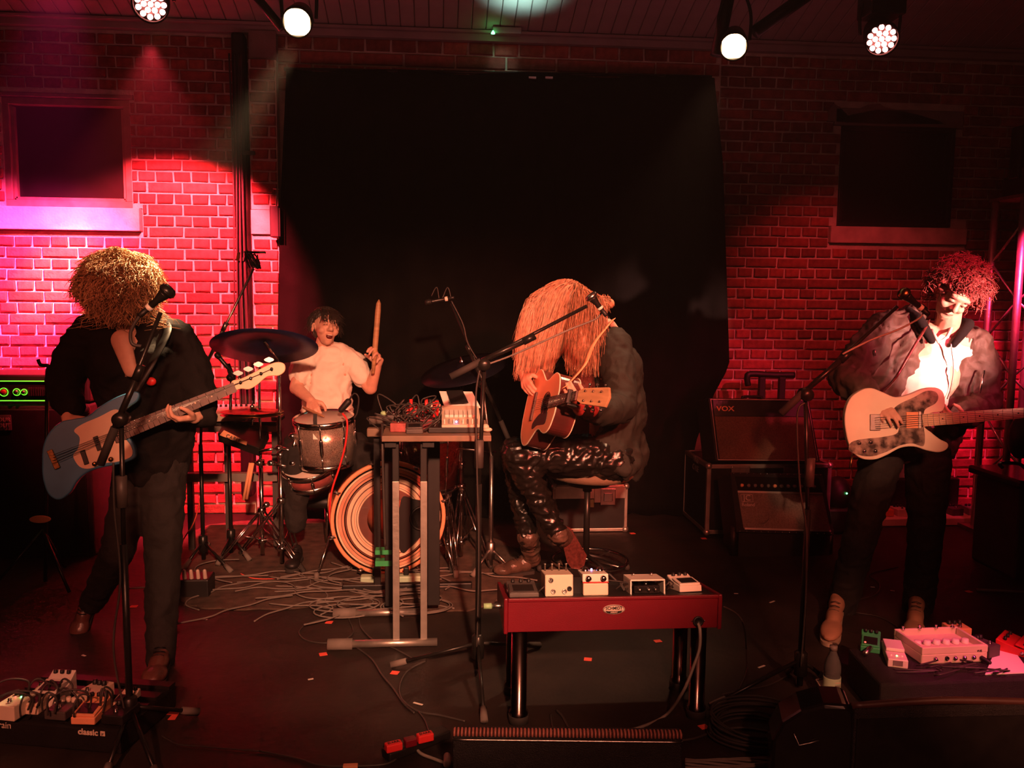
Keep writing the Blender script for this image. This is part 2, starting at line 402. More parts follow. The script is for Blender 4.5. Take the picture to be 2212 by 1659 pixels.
# brick pilaster beside the curtain with a concrete block
pz = (at(570, 508, WY-.1).z, at(570, 452, WY-.1).z)
xp0, xp1 = X(546, WY-.1), X(604, WY-.1)
bay('trim_pilaster', xp0, xp1, 0, at(570, 128, WY-.1).z, [(xp0, xp1, pz[0], pz[1])], WY-.1, pr(570, 600), phase=-.05)
m = MB(); m.box(((xp0+xp1)/2, WY-.03, (pz[0]+pz[1])/2), (xp1-xp0, .17, pz[1]-pz[0]-.01)); struct(m.build('trim_block', 'stone', bevel=.005))
m = MB(); a = at(570, 128, WY-.1).z; m.box(((xp0+xp1)/2, WY-.0, (a+ZT)/2), (xp1-xp0+.0, .14, ZT-a)); struct(m.build('trim_pilaster_top', 'plaster'))
# stone sills and worn plaster above windows
def slabby(name, r, mt, dep=.05, rough=.0):
    m = MB(); m.box(((r[0]+r[1])/2, WY+.06-dep/2, (r[2]+r[3])/2), (r[1]-r[0]-.008, .12+dep, r[3]-r[2]-.008)); return struct(m.build(name, mt, bevel=.006))
slabby('trim_sill_left', sl, 'stone'); slabby('trim_sill_right', sr, 'stone', .03)
slabby('trim_lintel_left', ll, 'plaster', .01); slabby('trim_lintel_right', lr, 'plaster', .012)
mm = mat('limewash', (.30, .19, .17), .95, var=.2, scale=9, bump=.4)
m = MB(); px_ = [(1788, 262), (1790, 240), (1800, 224), (1815, 232), (1832, 250), (1850, 238), (1875, 226), (1900, 224), (1912, 232), (1950, 240), (1990, 250), (2030, 262), (2040, 268), (1900, 268)]
m.slab([at(x, y, WY-.012) for x, y in px_], (0, -1, 0), .02); struct(m.build('trim_limewash', 'limewash'))
# window_1: dark panes in brown metal frame ; window_2: black board panel
def window(name, r, mf, mp, fw, mull=None, rec=.05):
    x0, x1, z0, z1 = r; t = MB()
    m = MB(); f = fw; cy_ = WY+rec
    m.box(((x0+x1)/2, cy_, z0+f/2), (x1-x0, .07, f)); m.box(((x0+x1)/2, cy_, z1-f/2), (x1-x0, .07, f))
    m.box((x0+f/2, cy_, (z0+z1)/2), (f, .07, z1-z0-2*f)); m.box((x1-f/2, cy_, (z0+z1)/2), (f, .07, z1-z0-2*f))
    o = struct(m.build(name, mf, bevel=.004))
    p = MB(); p.box(((x0+x1)/2, cy_+.03, (z0+z1)/2), (x1-x0-.01, .012, z1-z0-.01)); p.build('pane', mp, o)
    q = MB(); g = fw+.012
    for xx in (x0+g, x1-g): q.box((xx, cy_+.005, (z0+z1)/2), (.02, .035, z1-z0-2*g))
    q.box(((x0+x1)/2, cy_+.005, z0+g), (x1-x0-2*g, .035, .02)); q.build('inner_frame', mf, o)
    return o
window('window_1', wl, 'windowframe', 'blackglass', .045)
window('window_2', wr, 'black', 'blackpanel', .03, rec=.02)
# roof boards sloping up towards the room, cornice
sl_ = math.tan(R(17)); yb = WY-.02
cb = struct(MB().add([(-5, WY+.2, ZT+.15), (5, WY+.2, ZT+.15), (5, -1, ZT+.15+(WY+.2+1)*sl_), (-5, -1, ZT+.15+(WY+.2+1)*sl_)], [(0, 1, 2, 3)]).build('ceiling', 'ceiling'))
bw = .098; me = None; x = X(-250)
while x < X(2400):
    if me is None:
        b = MB(); L = 1.9; c_, s_ = math.cos(R(17)), math.sin(R(17))
        prf = [(0, .02), (.0, .004), (.004, 0), (bw-.009, 0), (bw-.004, .004), (bw-.004, .02)]
        n = len(prf); vs = [(p, 0, q) for p, q in prf]+[(p, -L*c_, q+L*s_) for p, q in prf]
        b.add(vs, [(i, i+1, n+i+1, n+i) for i in range(n-1)]); b.add([(0, 0, .02), (bw-.004, 0, .02), (bw-.004, -L*c_, .02+L*s_), (0, -L*c_, .02+L*s_)], [(0, 1, 2, 3)])
        o = b.build('ceiling_board', 'ceiling', cb); me = o.data
    else:
        o = bpy.data.objects.new('ceiling_board', me); C.objects.link(o); o.parent = cb
    o.location = (x, WY-.05, ZT+.055); x += bw
m = MB()
for (d, h, z) in ((.05, .05, 0), (.09, .02, .045), (.06, .03, .06)):
    m.box(((xL+xR)/2, WY-d/2+.02, ZT+z+h/2-.01), (xR-xL, d+.04, h))
struct(m.build('trim_cornice', 'ceiling', bevel=.004))
# side walls far outside the view keep the room closed to the sides
# ---------------------------------------------------------------- curtain
def curtain():
    top = [(600, 152), (700, 146), (900, 152), (1050, 158), (1130, 164), (1200, 170), (1300, 170), (1450, 168), (1535, 166), (1547, 180)]
    def edge(tab, y):
        for (a, b) in zip(tab, tab[1:]):
            if a[0] <= y <= b[0]: return a[1]+(b[1]-a[1])*(y-a[0])/(b[0]-a[0])
        return tab[-1][1]
    le = [(140, 619), (450, 605), (700, 600), (1200, 590)]
    re = [(140, 1540), (360, 1562), (560, 1568), (790, 1575), (850, 1542), (960, 1500), (1200, 1490)]
    nx, nz = 150, 40; vs = []; fs = []
    for j in range(nz+1):
        for i in range(nx+1):
            s = i/nx; q = j/nz
            py0 = 150+18*s+4*math.sin(s*19)
            py = py0+(1112-py0)*q; px = edge(le, py)*(1-s)+edge(re, py)*s
            yy = WY-.2+.028*math.sin(s*75+2*math.sin(q*2+s*5))*(.4+.6*q)+.02*math.sin(s*31)
            vs.append(at(px, py, yy)); 
            if j == nz: vs[-1] = V((vs[-1].x, vs[-1].y, .01))
    for j in range(nz):
        for i in range(nx): a = j*(nx+1)+i; fs.append((a, a+1, a+nx+2, a+nx+1))
    m = MB(); m.add(vs, fs, None, True); o = m.build('stage_curtain', 'curtain'); s = o.modifiers.new('t', 'SOLIDIFY'); s.thickness = .004
    return tag(o, 'wide black cloth backdrop hanging on the back brick wall', 'curtain')
curtain()
m = MB(); a, b = at(1060, 162, WY-.2), at(1170, 168, WY-.2)
m.rod(at(612, 150, WY-.2)+V((0, .03, .01)), at(1540, 167, WY-.2)+V((0, .03, .01)), .012); rr = m.build('curtain_rail', 'blackmetal'); tag(rr, 'thin dark rail along the top edge of the black backdrop', 'rail')
for px in (1150, 1186): m = MB(); m.box(at(px, 168, WY-.23), (.05, .02, .012)); m.build('white_clip', 'paper', rr)
# black drain pipe against the pilaster, with cables
t = thing('wall_pipe', (X(533), WY-.12, 0), 'broad black pipe running down the brick wall left of the pilaster', 'pipe')
m = MB(); m.box((X(533), WY-.07, 1.75), (.085, .13, 3.2)); m.build('pipe', 'black', t, bevel=.02)
for k, dx in enumerate((-.05, -.02, .012, .035)):
    m = MB(); m.tube(cr([(X(533)+dx+.01*math.sin(k+j), WY-.15-.01*k, 3.2-j*.5) for j in range(6)]), .006, 6); m.build('cable', 'cable', t)
for py in (330, 560, 800):
    m = MB(); p = at(533, py, WY-.14); m.box(p, (.11, .02, .025)); m.build('bracket', 'black', t)
t = thing('wall_speaker', at(598, 480, WY-.25), 'small black box speaker with a lit chrome edge on the pilaster', 'speaker')
m = MB(); m.box(at(596, 480, WY-.2), (.06, .12, .21)); m.build('body', 'black', t, bevel=.006)
m = MB(); m.box(at(604, 480, WY-.265), (.008, .006, .19)); m.build('edge_strip', 'chrome', t)
m = MB(); m.rod(at(590, 407, WY-.2), at(604, 409, WY-.2), .004); m.rod(at(597, 408, WY-.2), at(597, 450, WY-.2), .004); m.build('bracket', 'steel', t)
# ---------------------------------------------------------------- emergency light on the ceiling edge
p = at(1065, 68, WY-.16)
t = thing('emergency_light', p, 'small dark light unit with a green lamp above the backdrop', 'light')
m = MB(); m.box(at(1095, 68, WY-.1), (.20, .07, .045)); m.build('body', 'ceiling', t, bevel=.006)
m = MB(); m.box((0,0,0),(.01,.01,.01)); m.v=[]; m.f=[]; m.sm=[]; m.lathe([(.014, 0), (.010, .012), (.001, .024)], Matrix.Translation(at(1065, 73, WY-.15)), 12); m.build('lamp', 'emit_green', t)
l = bpy.data.lights.new('ceiling_glow', 'SPOT'); l.color = (.45, 1, .85); l.energy = 30; l.spot_size = R(70); l.spot_blend = 1; l.shadow_soft_size = .08
o = bpy.data.objects.new('ceiling_glow', l); C.objects.link(o); aim(o, at(1115, 50, WY-.55)+V((0, 0, -.25)), at(1135, -30, WY-.5)+V((0,0,.3)))
spot('brick_glow', at(1110, -10, WY-.5), at(1085, 140, WY), (.6, 1, .75), 3.0, 26, 1, .03)
# ---------------------------------------------------------------- stage lamps
def par(px, py, Y, dirto, kind, label, rr=.07, group=None):
    p = at(px, py, Y); d = (V(dirto)-p).normalized()
    t = thing('led_par_lamp' if kind == 'led' else 'spot_lamp', p, label, 'stage light', group)
    T = frame(p, d.orthogonal(), d)
    q = d.to_track_quat('Z', 'Y').to_matrix().to_4x4(); q.translation = p
    m = MB(); L = .22
    m.lathe([(rr*.65, -L), (rr*.98, -L*.8), (rr*1.22, -.03), (rr*1.22, .012), (rr*1.1, .012), (rr*1.1, -.012)], q, 28); m.build('housing', 'black', t)
    if kind == 'led':
        m = MB(); m.lathe([(rr*1.1, -.012), (rr*1.1, -.010)], q, 28); m.build('face_plate', 'black', t)
        spots = [(0, 0)]+[(rr*.44*math.cos(a*PI/3), rr*.44*math.sin(a*PI/3)) for a in range(6)]+[(rr*.84*math.cos(a*PI/5.5), rr*.84*math.sin(a*PI/5.5)) for a in range(11)]
        for (a, b) in spots:
            m = MB(); m.lathe([(rr*.19, -.010), (rr*.17, .002), (.001, .007)], q @ Matrix.Translation((a, b, 0)), 10); m.build('led', 'emit_red', t)
    else:
        m = MB(); sq = [(rr*1.0*math.copysign(abs(math.cos(a))**.55, math.cos(a)), rr*1.0*math.copysign(abs(math.sin(a))**.55, math.sin(a))) for a in [k*2*PI/28 for k in range(28)]]
        m.prism(sq, .004, q, -.004); m.build('lens', 'emit_warm', t)
    m = MB(); side = q.to_3x3() @ V((1, 0, 0)); a = p-d*.1; top = a+V((0, 0, .26))
    m.tube(cr([a+side*rr*1.35, a+side*rr*1.35+V((0, 0, .14)), top+side*.03, top-side*.03, a-side*rr*1.35+V((0, 0, .14)), a-side*rr*1.35]), .009, 6); m.build('yoke', 'black', t)
    m = MB(); m.box(top+V((0, 0, .03)), (.05, .05, .07)); m.build('clamp', 'black', t)
    return t
cf = (0, 0, 1.4)
par(325, 10, 4.5, (-.9, 1.2, 1.0), 'led', 'round red LED lamp at the ceiling over the left window', .072)
par(642, 48, 4.5, (-.6, 1.5, 1.3), 'hal', 'glaring warm lamp hung at the left end of the backdrop', .062)
par(1585, 100, 4.5, (.5, 1.4, 1.0), 'hal', 'glaring warm lamp hung at the right end of the backdrop', .060)
par(1905, 85, 4.5, (1.3, 1.2, .9), 'led', 'round red LED lamp hanging above the right dark panel', .072)
m = MB(); m.box(at(1905, 5, 4.6), (.2, .16, .16)); o = m.build('lamp_housing_box', 'black', bevel=.01); tag(o, 'black boxy lamp head above the right LED lamp', 'stage light')
def bar(a, b, r, label, name='lighting_bar'):
    m = MB(); m.rod(a, b, r, 10); o = m.build(name, 'black'); tag(o, label, 'bar')
bar(at(535, -30, 4.6), at(610, 62, 4.6), .022, 'slanting black bar behind the left warm lamp')
bar(at(1578, -30, 4.62), at(1548, 120, 4.62), .035, 'thick black post left of the right warm lamp')
bar(at(1770, -30, 4.62), at(1630, 70, 4.62), .035, 'diagonal black bar right of the right warm lamp')
# ================================================================ EQUIPMENT
def one(name, fn, mt, parent, bevel=0, kind=None):
    m = MB(); fn(m); return m.build(name, mt, parent, bevel, kind)
def rodp(name, a, b, r, mt, parent, n=10, r2=None): m = MB(); m.rod(a, b, r, n, r2); return m.build(name, mt, parent)
def tubep(name, pts, r, mt, parent, n=8, closed=False): m = MB(); m.tube(pts, r, n, closed); return m.build(name, mt, parent)
def boxp(name, c, d, mt, parent, bevel=0, T=None): m = MB(); m.box(c, d, T); return m.build(name, mt, parent, bevel)
def dirT(p, d):
    q = V(d).to_track_quat('Z', 'Y').to_matrix().to_4x4(); q.translation = V(p); return q
def rotT(p, deg): return Matrix.Translation(V(p)) @ Matrix.Rotation(R(deg), 4, 'Z')
# ---- rug under the drum kit
def rug():
    pts = [(385, 1225), (392, 1290), (420, 1312), (560, 1318), (800, 1308), (985, 1322), (1075, 1300), (1130, 1262), (1100, 1180), (900, 1128), (520, 1128), (400, 1160)]
    P = cr([fl(x, y) for x, y in pts], 6, True); P = [V((p.x+.01*math.sin(i*1.7), p.y+.01*math.cos(i*2.1), .008)) for i, p in enumerate(P)]
    m = MB(); m.slab(P, (0, 0, 1), .008); return tag(m.build('drum_rug', 'rug'), 'worn brown rug lying under the drum kit', 'rug')
rug()
# ---- microphones and stands
def mic(name, tail, head, label, band='white', group=None, r=.017, hm='steel'):
    tail, head = V(tail), V(head); d = (head-tail).normalized(); L = (head-tail).length
    t = thing(name, tail, label, 'microphone', group); T = dirT(tail, d)
    m = MB(); m.lathe([(.006, -.004), (.0105, 0), (.0115, L*.45), (r*.95, L*.80), (r*.98, L*.83)], T, 18); m.build('body', 'blackmetal', t)
    m = MB(); m.lathe([(r*.98, L*.83), (r*1.22, L*.86), (r*1.38, L*.95), (r*1.38, L*1.0), (r*1.28, L*1.08), (r*.9, L*1.15), (.001, L*1.17)], T, 18); m.build('grille', hm, t)
    m = MB(); m.lathe([(r*1.4, L*.93), (r*1.45, L*.95), (r*1.4, L*.975)], T, 18); m.build('grille_ring', 'blackmetal', t)
    if band: m = MB(); m.lathe([(.0112, L*.02), (.0135, L*.03), (.0135, L*.16), (.0112, L*.17)], T, 16); m.build('label_band', band, t)
    m = MB(); m.lathe([(.008, -.035), (.0095, -.03), (.0095, 0)], T, 12); m.build('connector', 'black', t)
    return t
def stand(name, base, piv, tip, back, legs, label, pole='blackmetal', boom='blackmetal', gr=True, sleeve=None, thick=1):
    base, piv, tip, back = V(base), V(piv), V(tip), V(back)
    t = thing(name, (base.x, base.y, 0), label, 'microphone stand')
    k = .18+.0*thick; hub = V((base.x, base.y, .30 if legs else .03))
    rodp('lower_pole', (base.x, base.y, .02), (base.x, base.y, piv.z*.62), .0125*thick, pole, t)
    rodp('upper_pole', (base.x, base.y, piv.z*.6), piv, .0085*thick, pole, t)
    if sleeve: rodp('pole_clutch', (base.x, base.y, sleeve[0]), (base.x, base.y, sleeve[1]), .019*thick, 'darkgrey', t, 14)
    if piv != tip:
        rodp('boom_arm', back, tip, .0075*thick, boom, t)
        d = (tip-back).normalized()
        rodp('counter_grip', back-d*.01, back+d*.13, .0145, 'rubber', t, 14)
        mid = piv+(tip-piv)*.42
        rodp('boom_sleeve', back+d*.12, mid, .0115*thick, boom, t)
        rodp('boom_clutch', mid-d*.02, mid+d*.035, .015*thick, boom, t, 12)
        m = MB(); m.lathe([(.004, -.03), (.024, -.028), (.026, 0), (.024, .028), (.004, .03)], dirT(piv, d.cross(V((0, 0, 1)))), 18); m.build('swivel_joint', 'blackmetal', t)
        n_ = d.cross(V((0, 0, 1))).normalized(); rodp('wing_knob', piv+n_*-.05, piv+n_*-.03, .014, 'blackmetal', t, 8)
    for (lx, ly) in legs:
        e = V((lx, ly, .014)); hb = V((base.x, base.y, .13)); dd = (e-hb).normalized()
        lg = rodp('leg', hb, e-dd*.05, .008, pole, t); 
        rodp('leg_foot', e-dd*.07, e, .0135, 'greyrubber', lg, 10, .015)
    if legs: m = MB(); m.lathe([(.012, .06), (.026, .065), (.026, .16), (.014, .17)], Matrix.Translation((base.x, base.y, 0)), 16); m.build('leg_hub', pole, t)
    else: m = MB(); m.lathe([(.13, 0), (.13, .012), (.03, .03), (.012, .04)], Matrix.Translation((base.x, base.y, 0)), 28); m.build('round_base', pole, t)
    return t
def legxy(*ps): return [(fl(x, y).x, fl(x, y).y) for x, y in ps]
# left singer stand
b = fl(283, 1600); YL = b.y
stand('boom_microphone_stand', b, at(262, 905, YL), at(347, 675, YL), at(219, 998, YL), legxy((428, 1545), (345, 1700), (222, 1700)),
      'black boom microphone stand in front of the blond bassist', sleeve=(at(270, 1095, YL).z, at(270, 1028, YL).z))
mic('microphone', at(318, 668, YL-.03), at(363, 628, YL-.03), 'black round-headed microphone with white band, in front of the bassist', 'white', r=.021, hm='blackmetal')
# centre stand
b = fl(1032, 1452); YC = b.y
stand('boom_microphone_stand', b, at(1046, 787, YC), at(1268, 661, YC), at(978, 812, YC), legxy((845, 1443), (1046, 1565), (1165, 1400)),
      'black boom microphone stand reaching to the long haired singer', sleeve=(at(1040, 1010, YC).z, at(1040, 950, YC).z))
mic('microphone', at(1299, 668, YC-.03), at(1277, 640, YC-.03), 'small microphone with white band before the long hair', 'white', r=.019, hm='steel')
# right stand
b = fl(1727, 1490); YR = b.y
stand('boom_microphone_stand', b, at(1740, 852, YR), at(1938, 662, YR), at(1690, 890, YR), legxy((1535, 1533), (1790, 1478), (1700, 1455)),
      'black boom microphone stand in front of the right guitarist', sleeve=(at(1735, 1050, YR).z, at(1735, 990, YR).z))
m = MB(); m.lathe([(.03, .02), (.034, .05), (.02, .11), (.013, .12)], Matrix.Translation((b.x, b.y, 0)), 18)
mic('microphone', at(1992, 668, YR-.03), at(1952, 634, YR-.03), 'tilted microphone with copper head and white band at the right guitarist', 'white', r=.019, hm='brass')
# tall overhead stand on the left, foam bundle on its tip
YO = 5.1
b = fl(440, 1215); YO = b.y
t = stand('overhead_microphone_stand', b, at(438, 800, YO), at(548, 580, YO), at(428, 822, YO), legxy((395, 1235), (500, 1240), (450, 1180)),
      'tall stand with long steel boom rising left of the drum kit', boom='steel')
m = MB(); p = at(545, 562, YO)
for k in range(9):
    a = k*.9; m.tube(cr([p+V((.05*math.sin(a+j*1.3)*.8, .03*math.cos(a*2+j), .05*math.cos(a+j*1.9))) for j in range(5)]), .004, 5)
for k in range(2): m.box(p+V((-.0+k*.03, 0, .045)), (.09, .03, .012))
o = m.build('overhead_microphone', 'blackmetal', kind=None); tag(o, 'overhead microphone wrapped in its cable on the tall boom tip', 'microphone'); o['kind'] = 'stuff'; del o['kind']
m = MB(); m.rod(at(513, 563, YO), at(516, 545, YO), .009); m.build('pen_clip', 'orange', o)
# slim mic right of bass neck
ts = stand('snare_microphone_stand', fl(500, 1200), at(500, 815, fl(500, 1200).y), at(498, 803, fl(500, 1200).y), at(508, 830, fl(500, 1200).y), legxy((470, 1225), (540, 1215), (505, 1175)), 'short black stand holding the pencil microphone by the hi-hat')
mic('pencil_microphone', at(497, 800, 4.75), at(470, 768, 4.75), 'thin pencil microphone pointing up beside the bass neck', None, r=.012, hm='blackmetal')
# centre back overhead stand
b = fl(1060, 1230); YB = b.y
stand('overhead_microphone_stand', b, at(1042, 830, YB), at(975, 655, YB), at(1100, 953, YB), legxy((1020, 1250), (1110, 1240), (1065, 1190)), 'black boom stand behind the keyboard table, boom crossing downwards right', pole='steel')
mic('overhead_microphone', at(968, 645, YB), at(925, 653, YB), 'dark small microphone on the boom tip behind the keyboard table', 'white', r=.013, hm='black')
m = MB(); p = at(955, 640, YB); m.tube(cr([p+V((-.06, 0, .0)), p+V((-.03, 0, .05)), p+V((-.01, 0, -.03)), p+V((.03, 0, .05)), p+V((.05, 0, -.01))]), .003, 5); o = m.build('cable_loop', 'cable'); tag(o, 'small cable loops wound round the boom tip behind the table', 'cable')
# ---- wooden keyboard table on uprights
def plank_table():
    Yf = fl(880, 1400).y; Yk = fl(880, 1333).y; ym = (Yf+Yk)/2
    ztop = at(950, 938, Yf).z; t = thing('keyboard_table', (at(880, 938, Yf).x, ym, 0), 'narrow dark table on tall uprights crowded with pedals and keyboard', 'table')
    x0, x1 = at(826, 938, Yf).x, at(1060, 938, Yf).x
    boxp('table_top', ((x0+x1)/2, ym, ztop-.012), (x1-x0, Yk-Yf+.10, .026), 'woodtop', t, .003)
    for px, nm in ((855, 'left'), (915, 'right')):
        xx = at(px, 1200, Yf).x
        boxp('front_post', (xx, Yf+.02, ztop/2+.02), (.030, .028, ztop-.09), 'black', t, .003)
        boxp('aluminium_strip', (xx+.001, Yf-.0, (at(px, 1040, Yf).z+.03)/2), (.030, .008, at(px, 1040, Yf).z-.03), 'alu', t, .001)
        xb = at(px-10 if px < 900 else px+22, 1200, Yk).x
        boxp('rear_post', (xb, Yk, ztop/2+.02), (.06, .045, ztop-.09), 'black', t, .003)
        boxp('top_bracket', ((xx+xb)/2, ym, ztop-.04), (.05, Yk-Yf+.04, .03), 'black', t)
    for yy, xa, xb, py in ((Yf, 708, 935, 1402), (Yk, 720, 900, 1333)):
        a = at(xa, py, yy); b_ = at(xb, py, yy)
        a = V((a.x, yy, .026)); b_ = V((b_.x, yy, .026))
        fo = rodp('foot_tube', a+V((.1, 0, 0)), b_+V((.02, 0, 0)), .018, 'alu', t, 14); rodp('end_cap', a, a+V((.11, 0, 0)), .026, 'greyrubber', fo, 16)
    m = MB()
    for py in (1190, 1213): m.box(at(829, py, Yk+.0), (.075, .054, .026))
    m2 = MB(); m2.box(at(829, 1190, Yk), (.08, .054, .022)); m2.build('green_tape', 'green', t)
    m2 = MB(); m2.box(at(829, 1214, Yk), (.08, .054, .026)); m2.build('green_tape', 'green', t)
    return Yf, Yk, ztop
mat('woodtop', (.24, .15, .10), .55, var=.2, scale=8, stretch=(1, 8, 1))
TYf, TYk, TZ = plank_table()
def on_table(px, py): return fl(px, py, TZ+.001)
# second shelf behind (dark rod ends left of the table)
t = thing('keyboard_stand', (at(800, 930, 4.45).x, 4.5, 0), 'second stand behind the keyboard table, its bare arm ends showing on the left', 'stand')
rodp('upper_arm', at(798, 908, 4.5), at(900, 906, 4.5), .022, 'greyrubber', t, 14)
boxp('lower_arm', at(845, 933, 4.5), (.25, .05, .045), 'woodtop', t, .006)
for px in (930, 815): boxp('post', V((at(px, 1100, 4.55).x, 4.55, .44)), (.035, .035, .88), 'black', t, .003)
boxp('foot', V((at(880, 1100, 4.55).x, 4.55, .02)), (.7, .04, .04), 'black', t, .006)
# ---- pedals
def knob(p, T, r=.010, h=.016, mt='black', parent=None, name='knob'):
    m = MB(); m.lathe([(r*1.05, 0), (r, h*.2), (r*.9, h), (r*.6, h*1.05), (.0005, h*1.05)], T @ Matrix.Translation(p), 12); return m.build(name, mt, parent)
def pedal(name, base, deg, size, mt, label, style='knobs', group='effect pedals', tilt=0, knobs='black'):
    w_, d, h = size; T = rotT(base, deg) @ Matrix.Rotation(R(tilt), 4, 'X'); t = thing(name, base, label, 'effect pedal', group)
    if style == 'treadle':
        out = [(-d/2, 0), (d/2, 0), (d/2, h), (d*.08, h*.62), (-d/2, h*.45)]
        m = MB(); m.v = []; n = len(out)
        m.add([(-w_/2, y, z) for y, z in out]+[(w_/2, y, z) for y, z in out], [tuple(range(n)), tuple(range(2*n-1, n-1, -1))]+[(i, n+i, n+(i+1) % n, (i+1) % n) for i in range(n)], T); m.build('case', mt, t, .003)
        m = MB(); T2 = T @ Matrix.Translation((0, -d*.16, h*.66)) @ Matrix.Rotation(R(10), 4, 'X'); m.box((0, 0, 0), (w_*.94, d*.62, h*.16), T2); m.build('treadle', mt, t, .003)
        m = MB(); m.box((0, -.004, h*.09), (w_*.7, d*.42, .003), T2); m.build('rubber_pad', 'black', t)
        for k in (-1, 0, 1): knob((k*w_*.28, d*.36, h*.93), T, .007, .012, knobs, t)
        m = MB(); m.lathe([(.007, 0), (.007, .003), (.003, .003)], T @ Matrix.Translation((-w_/2, 0, h*.3)) @ Matrix.Rotation(R(-90), 4, 'Y'), 12); m.build('jack_socket', 'steel', t)
    else:
        m = MB(); m.box((0, 0, h/2), (w_, d, h), T); m.build('case', mt, t, .004)
        n = 3 if w_ < .14 else 6
        if style == 'knobs':
            for k in range(n): knob(((k-(n-1)/2)*w_*.8/n, d*.22, h), T, .009, .016, knobs, t)
            for k in range(1 if w_ < .14 else 3):
                m = MB(); m.lathe([(.008, 0), (.008, .006), (.006, .007), (.006, .014), (.0005, .015)], T @ Matrix.Translation(((k-(0 if w_ < .14 else 1))*w_*.3, -d*.28, h)), 12); m.build('foot_switch', 'chrome', t)
        if style == 'rear':      # we see the socket side
            for (kx, kz, mm_) in ((-.3, .68, 'chrome'), (-.22, .16, 'steel'), (.18, .16, 'steel'), (.36, .28, 'black')):
                m = MB(); m.lathe([(.009, 0), (.009, .006), (.005, .006), (.005, .002)], T @ Matrix.Translation((kx*w_, -d/2, kz*h+.006)) @ Matrix.Rotation(R(90), 4, 'X'), 14); m.build('jack_socket', mm_, t)
            for k in range(4): m = MB(); m.lathe([(.003, 0), (.003, .022), (.006, .024), (.006, .028)], T @ Matrix.Translation(((k-1.5)*w_*.26, d*.25, h)), 8); m.build('knob', 'steel', t)
    return t, T
def jack(p, d, L=.04, mt='steel', parent=None):
    pass
# items on the keyboard table (pixel of the base, on the table top)
p = at(985, 925, TYf+.12); 
def keyb():
    y0, y1 = TYf+.02, TYf+.30; z = TZ+.002
    xa, xb = at(925, 925, TYf).x, at(1042, 925, TYf).x
    t = thing('small_keyboard', ((xa+xb)/2, (y0+y1)/2, z), 'small pale keyboard with blue-lit faders on the table under a white sheet', 'keyboard')
    boxp('case', ((xa+xb)/2-.0, (y0+y1)/2, z+.012), (xb-xa, y1-y0, .024), 'black', t, .003)
    m = MB(); m.hexa([(xa+.06, y0+.01, z+.024), (xb-.005, y0+.01, z+.024), (xb-.005, y1-.02, z+.024), (xa+.06, y1-.02, z+.024), (xa+.06, y0+.01, z+.035), (xb-.005, y0+.01, z+.035), (xb-.005, y1-.02, z+.09), (xa+.06, y1-.02, z+.09)]); m.build('sloped_panel', 'offwhite', t)
    sl = (.055)/(y1-y0-.03); zz = lambda y: z+.036+(y-y0-.01)*sl
    for k in range(7):
        xx = xa+.075+k*.021; y_ = y0+.10; m = MB(); m.hexa([(xx, y_, zz(y_)), (xx+.018, y_, zz(y_)), (xx+.018, y_+.07, zz(y_+.07)), (xx, y_+.07, zz(y_+.07)), (xx, y_, zz(y_)+.012), (xx+.018, y_, zz(y_)+.012), (xx+.018, y_+.07, zz(y_+.07)+.012), (xx, y_+.07, zz(y_+.07)+.012)]); m.build('white_key', 'white', t, .001)
    for k in range(8):
        xx = xa+.072+k*.021; boxp('fader', (xx, y0+.03, zz(y0+.03)+.008), (.006, .016, .022), 'grey' if k % 2 else 'white', t, .001)
    m = MB(); m.ell((xa+.125, y0+.018, zz(y0+.02)+.010), (.005, .004, .005)); m.build('blue_lamp', 'emit_blue', t)
keyb()
t = thing('paper_sheet', at(980, 870, TYf+.3), 'white sheet with a black card standing at the back of the keyboard table', 'sheet')
a, b, c_, d_ = at(949, 845, TYf+.42), at(1020, 846, TYf+.42), at(1038, 880, TYf+.26), at(962, 884, TYf+.26)
m = MB(); m.slab([a, d_, c_, b], (0, -.6, 1), .004); m.build('white_paper', 'paper', t)
a, b, c_, d_ = at(964, 846, TYf+.41), at(999, 845, TYf+.41), at(1012, 872, TYf+.28), at(974, 874, TYf+.28)
m = MB(); m.slab([V(q)+V((0, -.004, .006)) for q in (a, d_, c_, b)], (0, -.6, 1), .003); m.build('black_card', 'black', t)
for (px, py, yy, sz, mt_, st_, lab) in ((850, 915, .30, (.10, .13, .05), 'darkgrey', 'knobs', 'dark box pedal at the far left of the keyboard table'),
    (905, 905, .34, (.13, .10, .075), 'red', 'knobs', 'bright red pedal box in the heap on the keyboard table'),
    (918, 922, .16, (.07, .12, .05), 'redbox', 'knobs', 'narrow dark red pedal beside the small keyboard'),
    (895, 922, .05, (.075, .10, .045), 'darkgrey', 'treadle', 'black treadle pedal at the front edge of the keyboard table'),
    (862, 922, .10, (.07, .11, .04), 'brownhair', 'knobs', 'flat brown pedal under the cable heap on the table'),
    (937, 905, .38, (.06, .10, .09), 'offwhite', 'knobs', 'pale pedal box standing behind the red one on the table')):
    xx = at(px, py, TYf+yy).x; pedal('effect_pedal', (xx, TYf+yy, TZ+.002), random.uniform(-8, 8), sz, mt_, lab, st_, 'pedals on the keyboard table')
m = MB()
for k in range(26):
    x = random.uniform(836, 925); yy = TYf+random.uniform(.02, .32); p = at(x, 915, yy); p.z = TZ+random.uniform(.015, .09)
    m.tube(cr([p, p+V((random.uniform(-.05, .05), random.uniform(-.04, .04), random.uniform(.0, .06))), p+V((random.uniform(-.1, .1), random.uniform(-.04, .04), random.uniform(-.0, .07))), V((p.x+random.uniform(-.1, .1), p.y, TZ+.01))]), .0035, 5)
o = m.build('cable_heap', 'cable', kind='stuff'); tag(o, 'black cables heaped over the pedals on the keyboard table', 'cables')
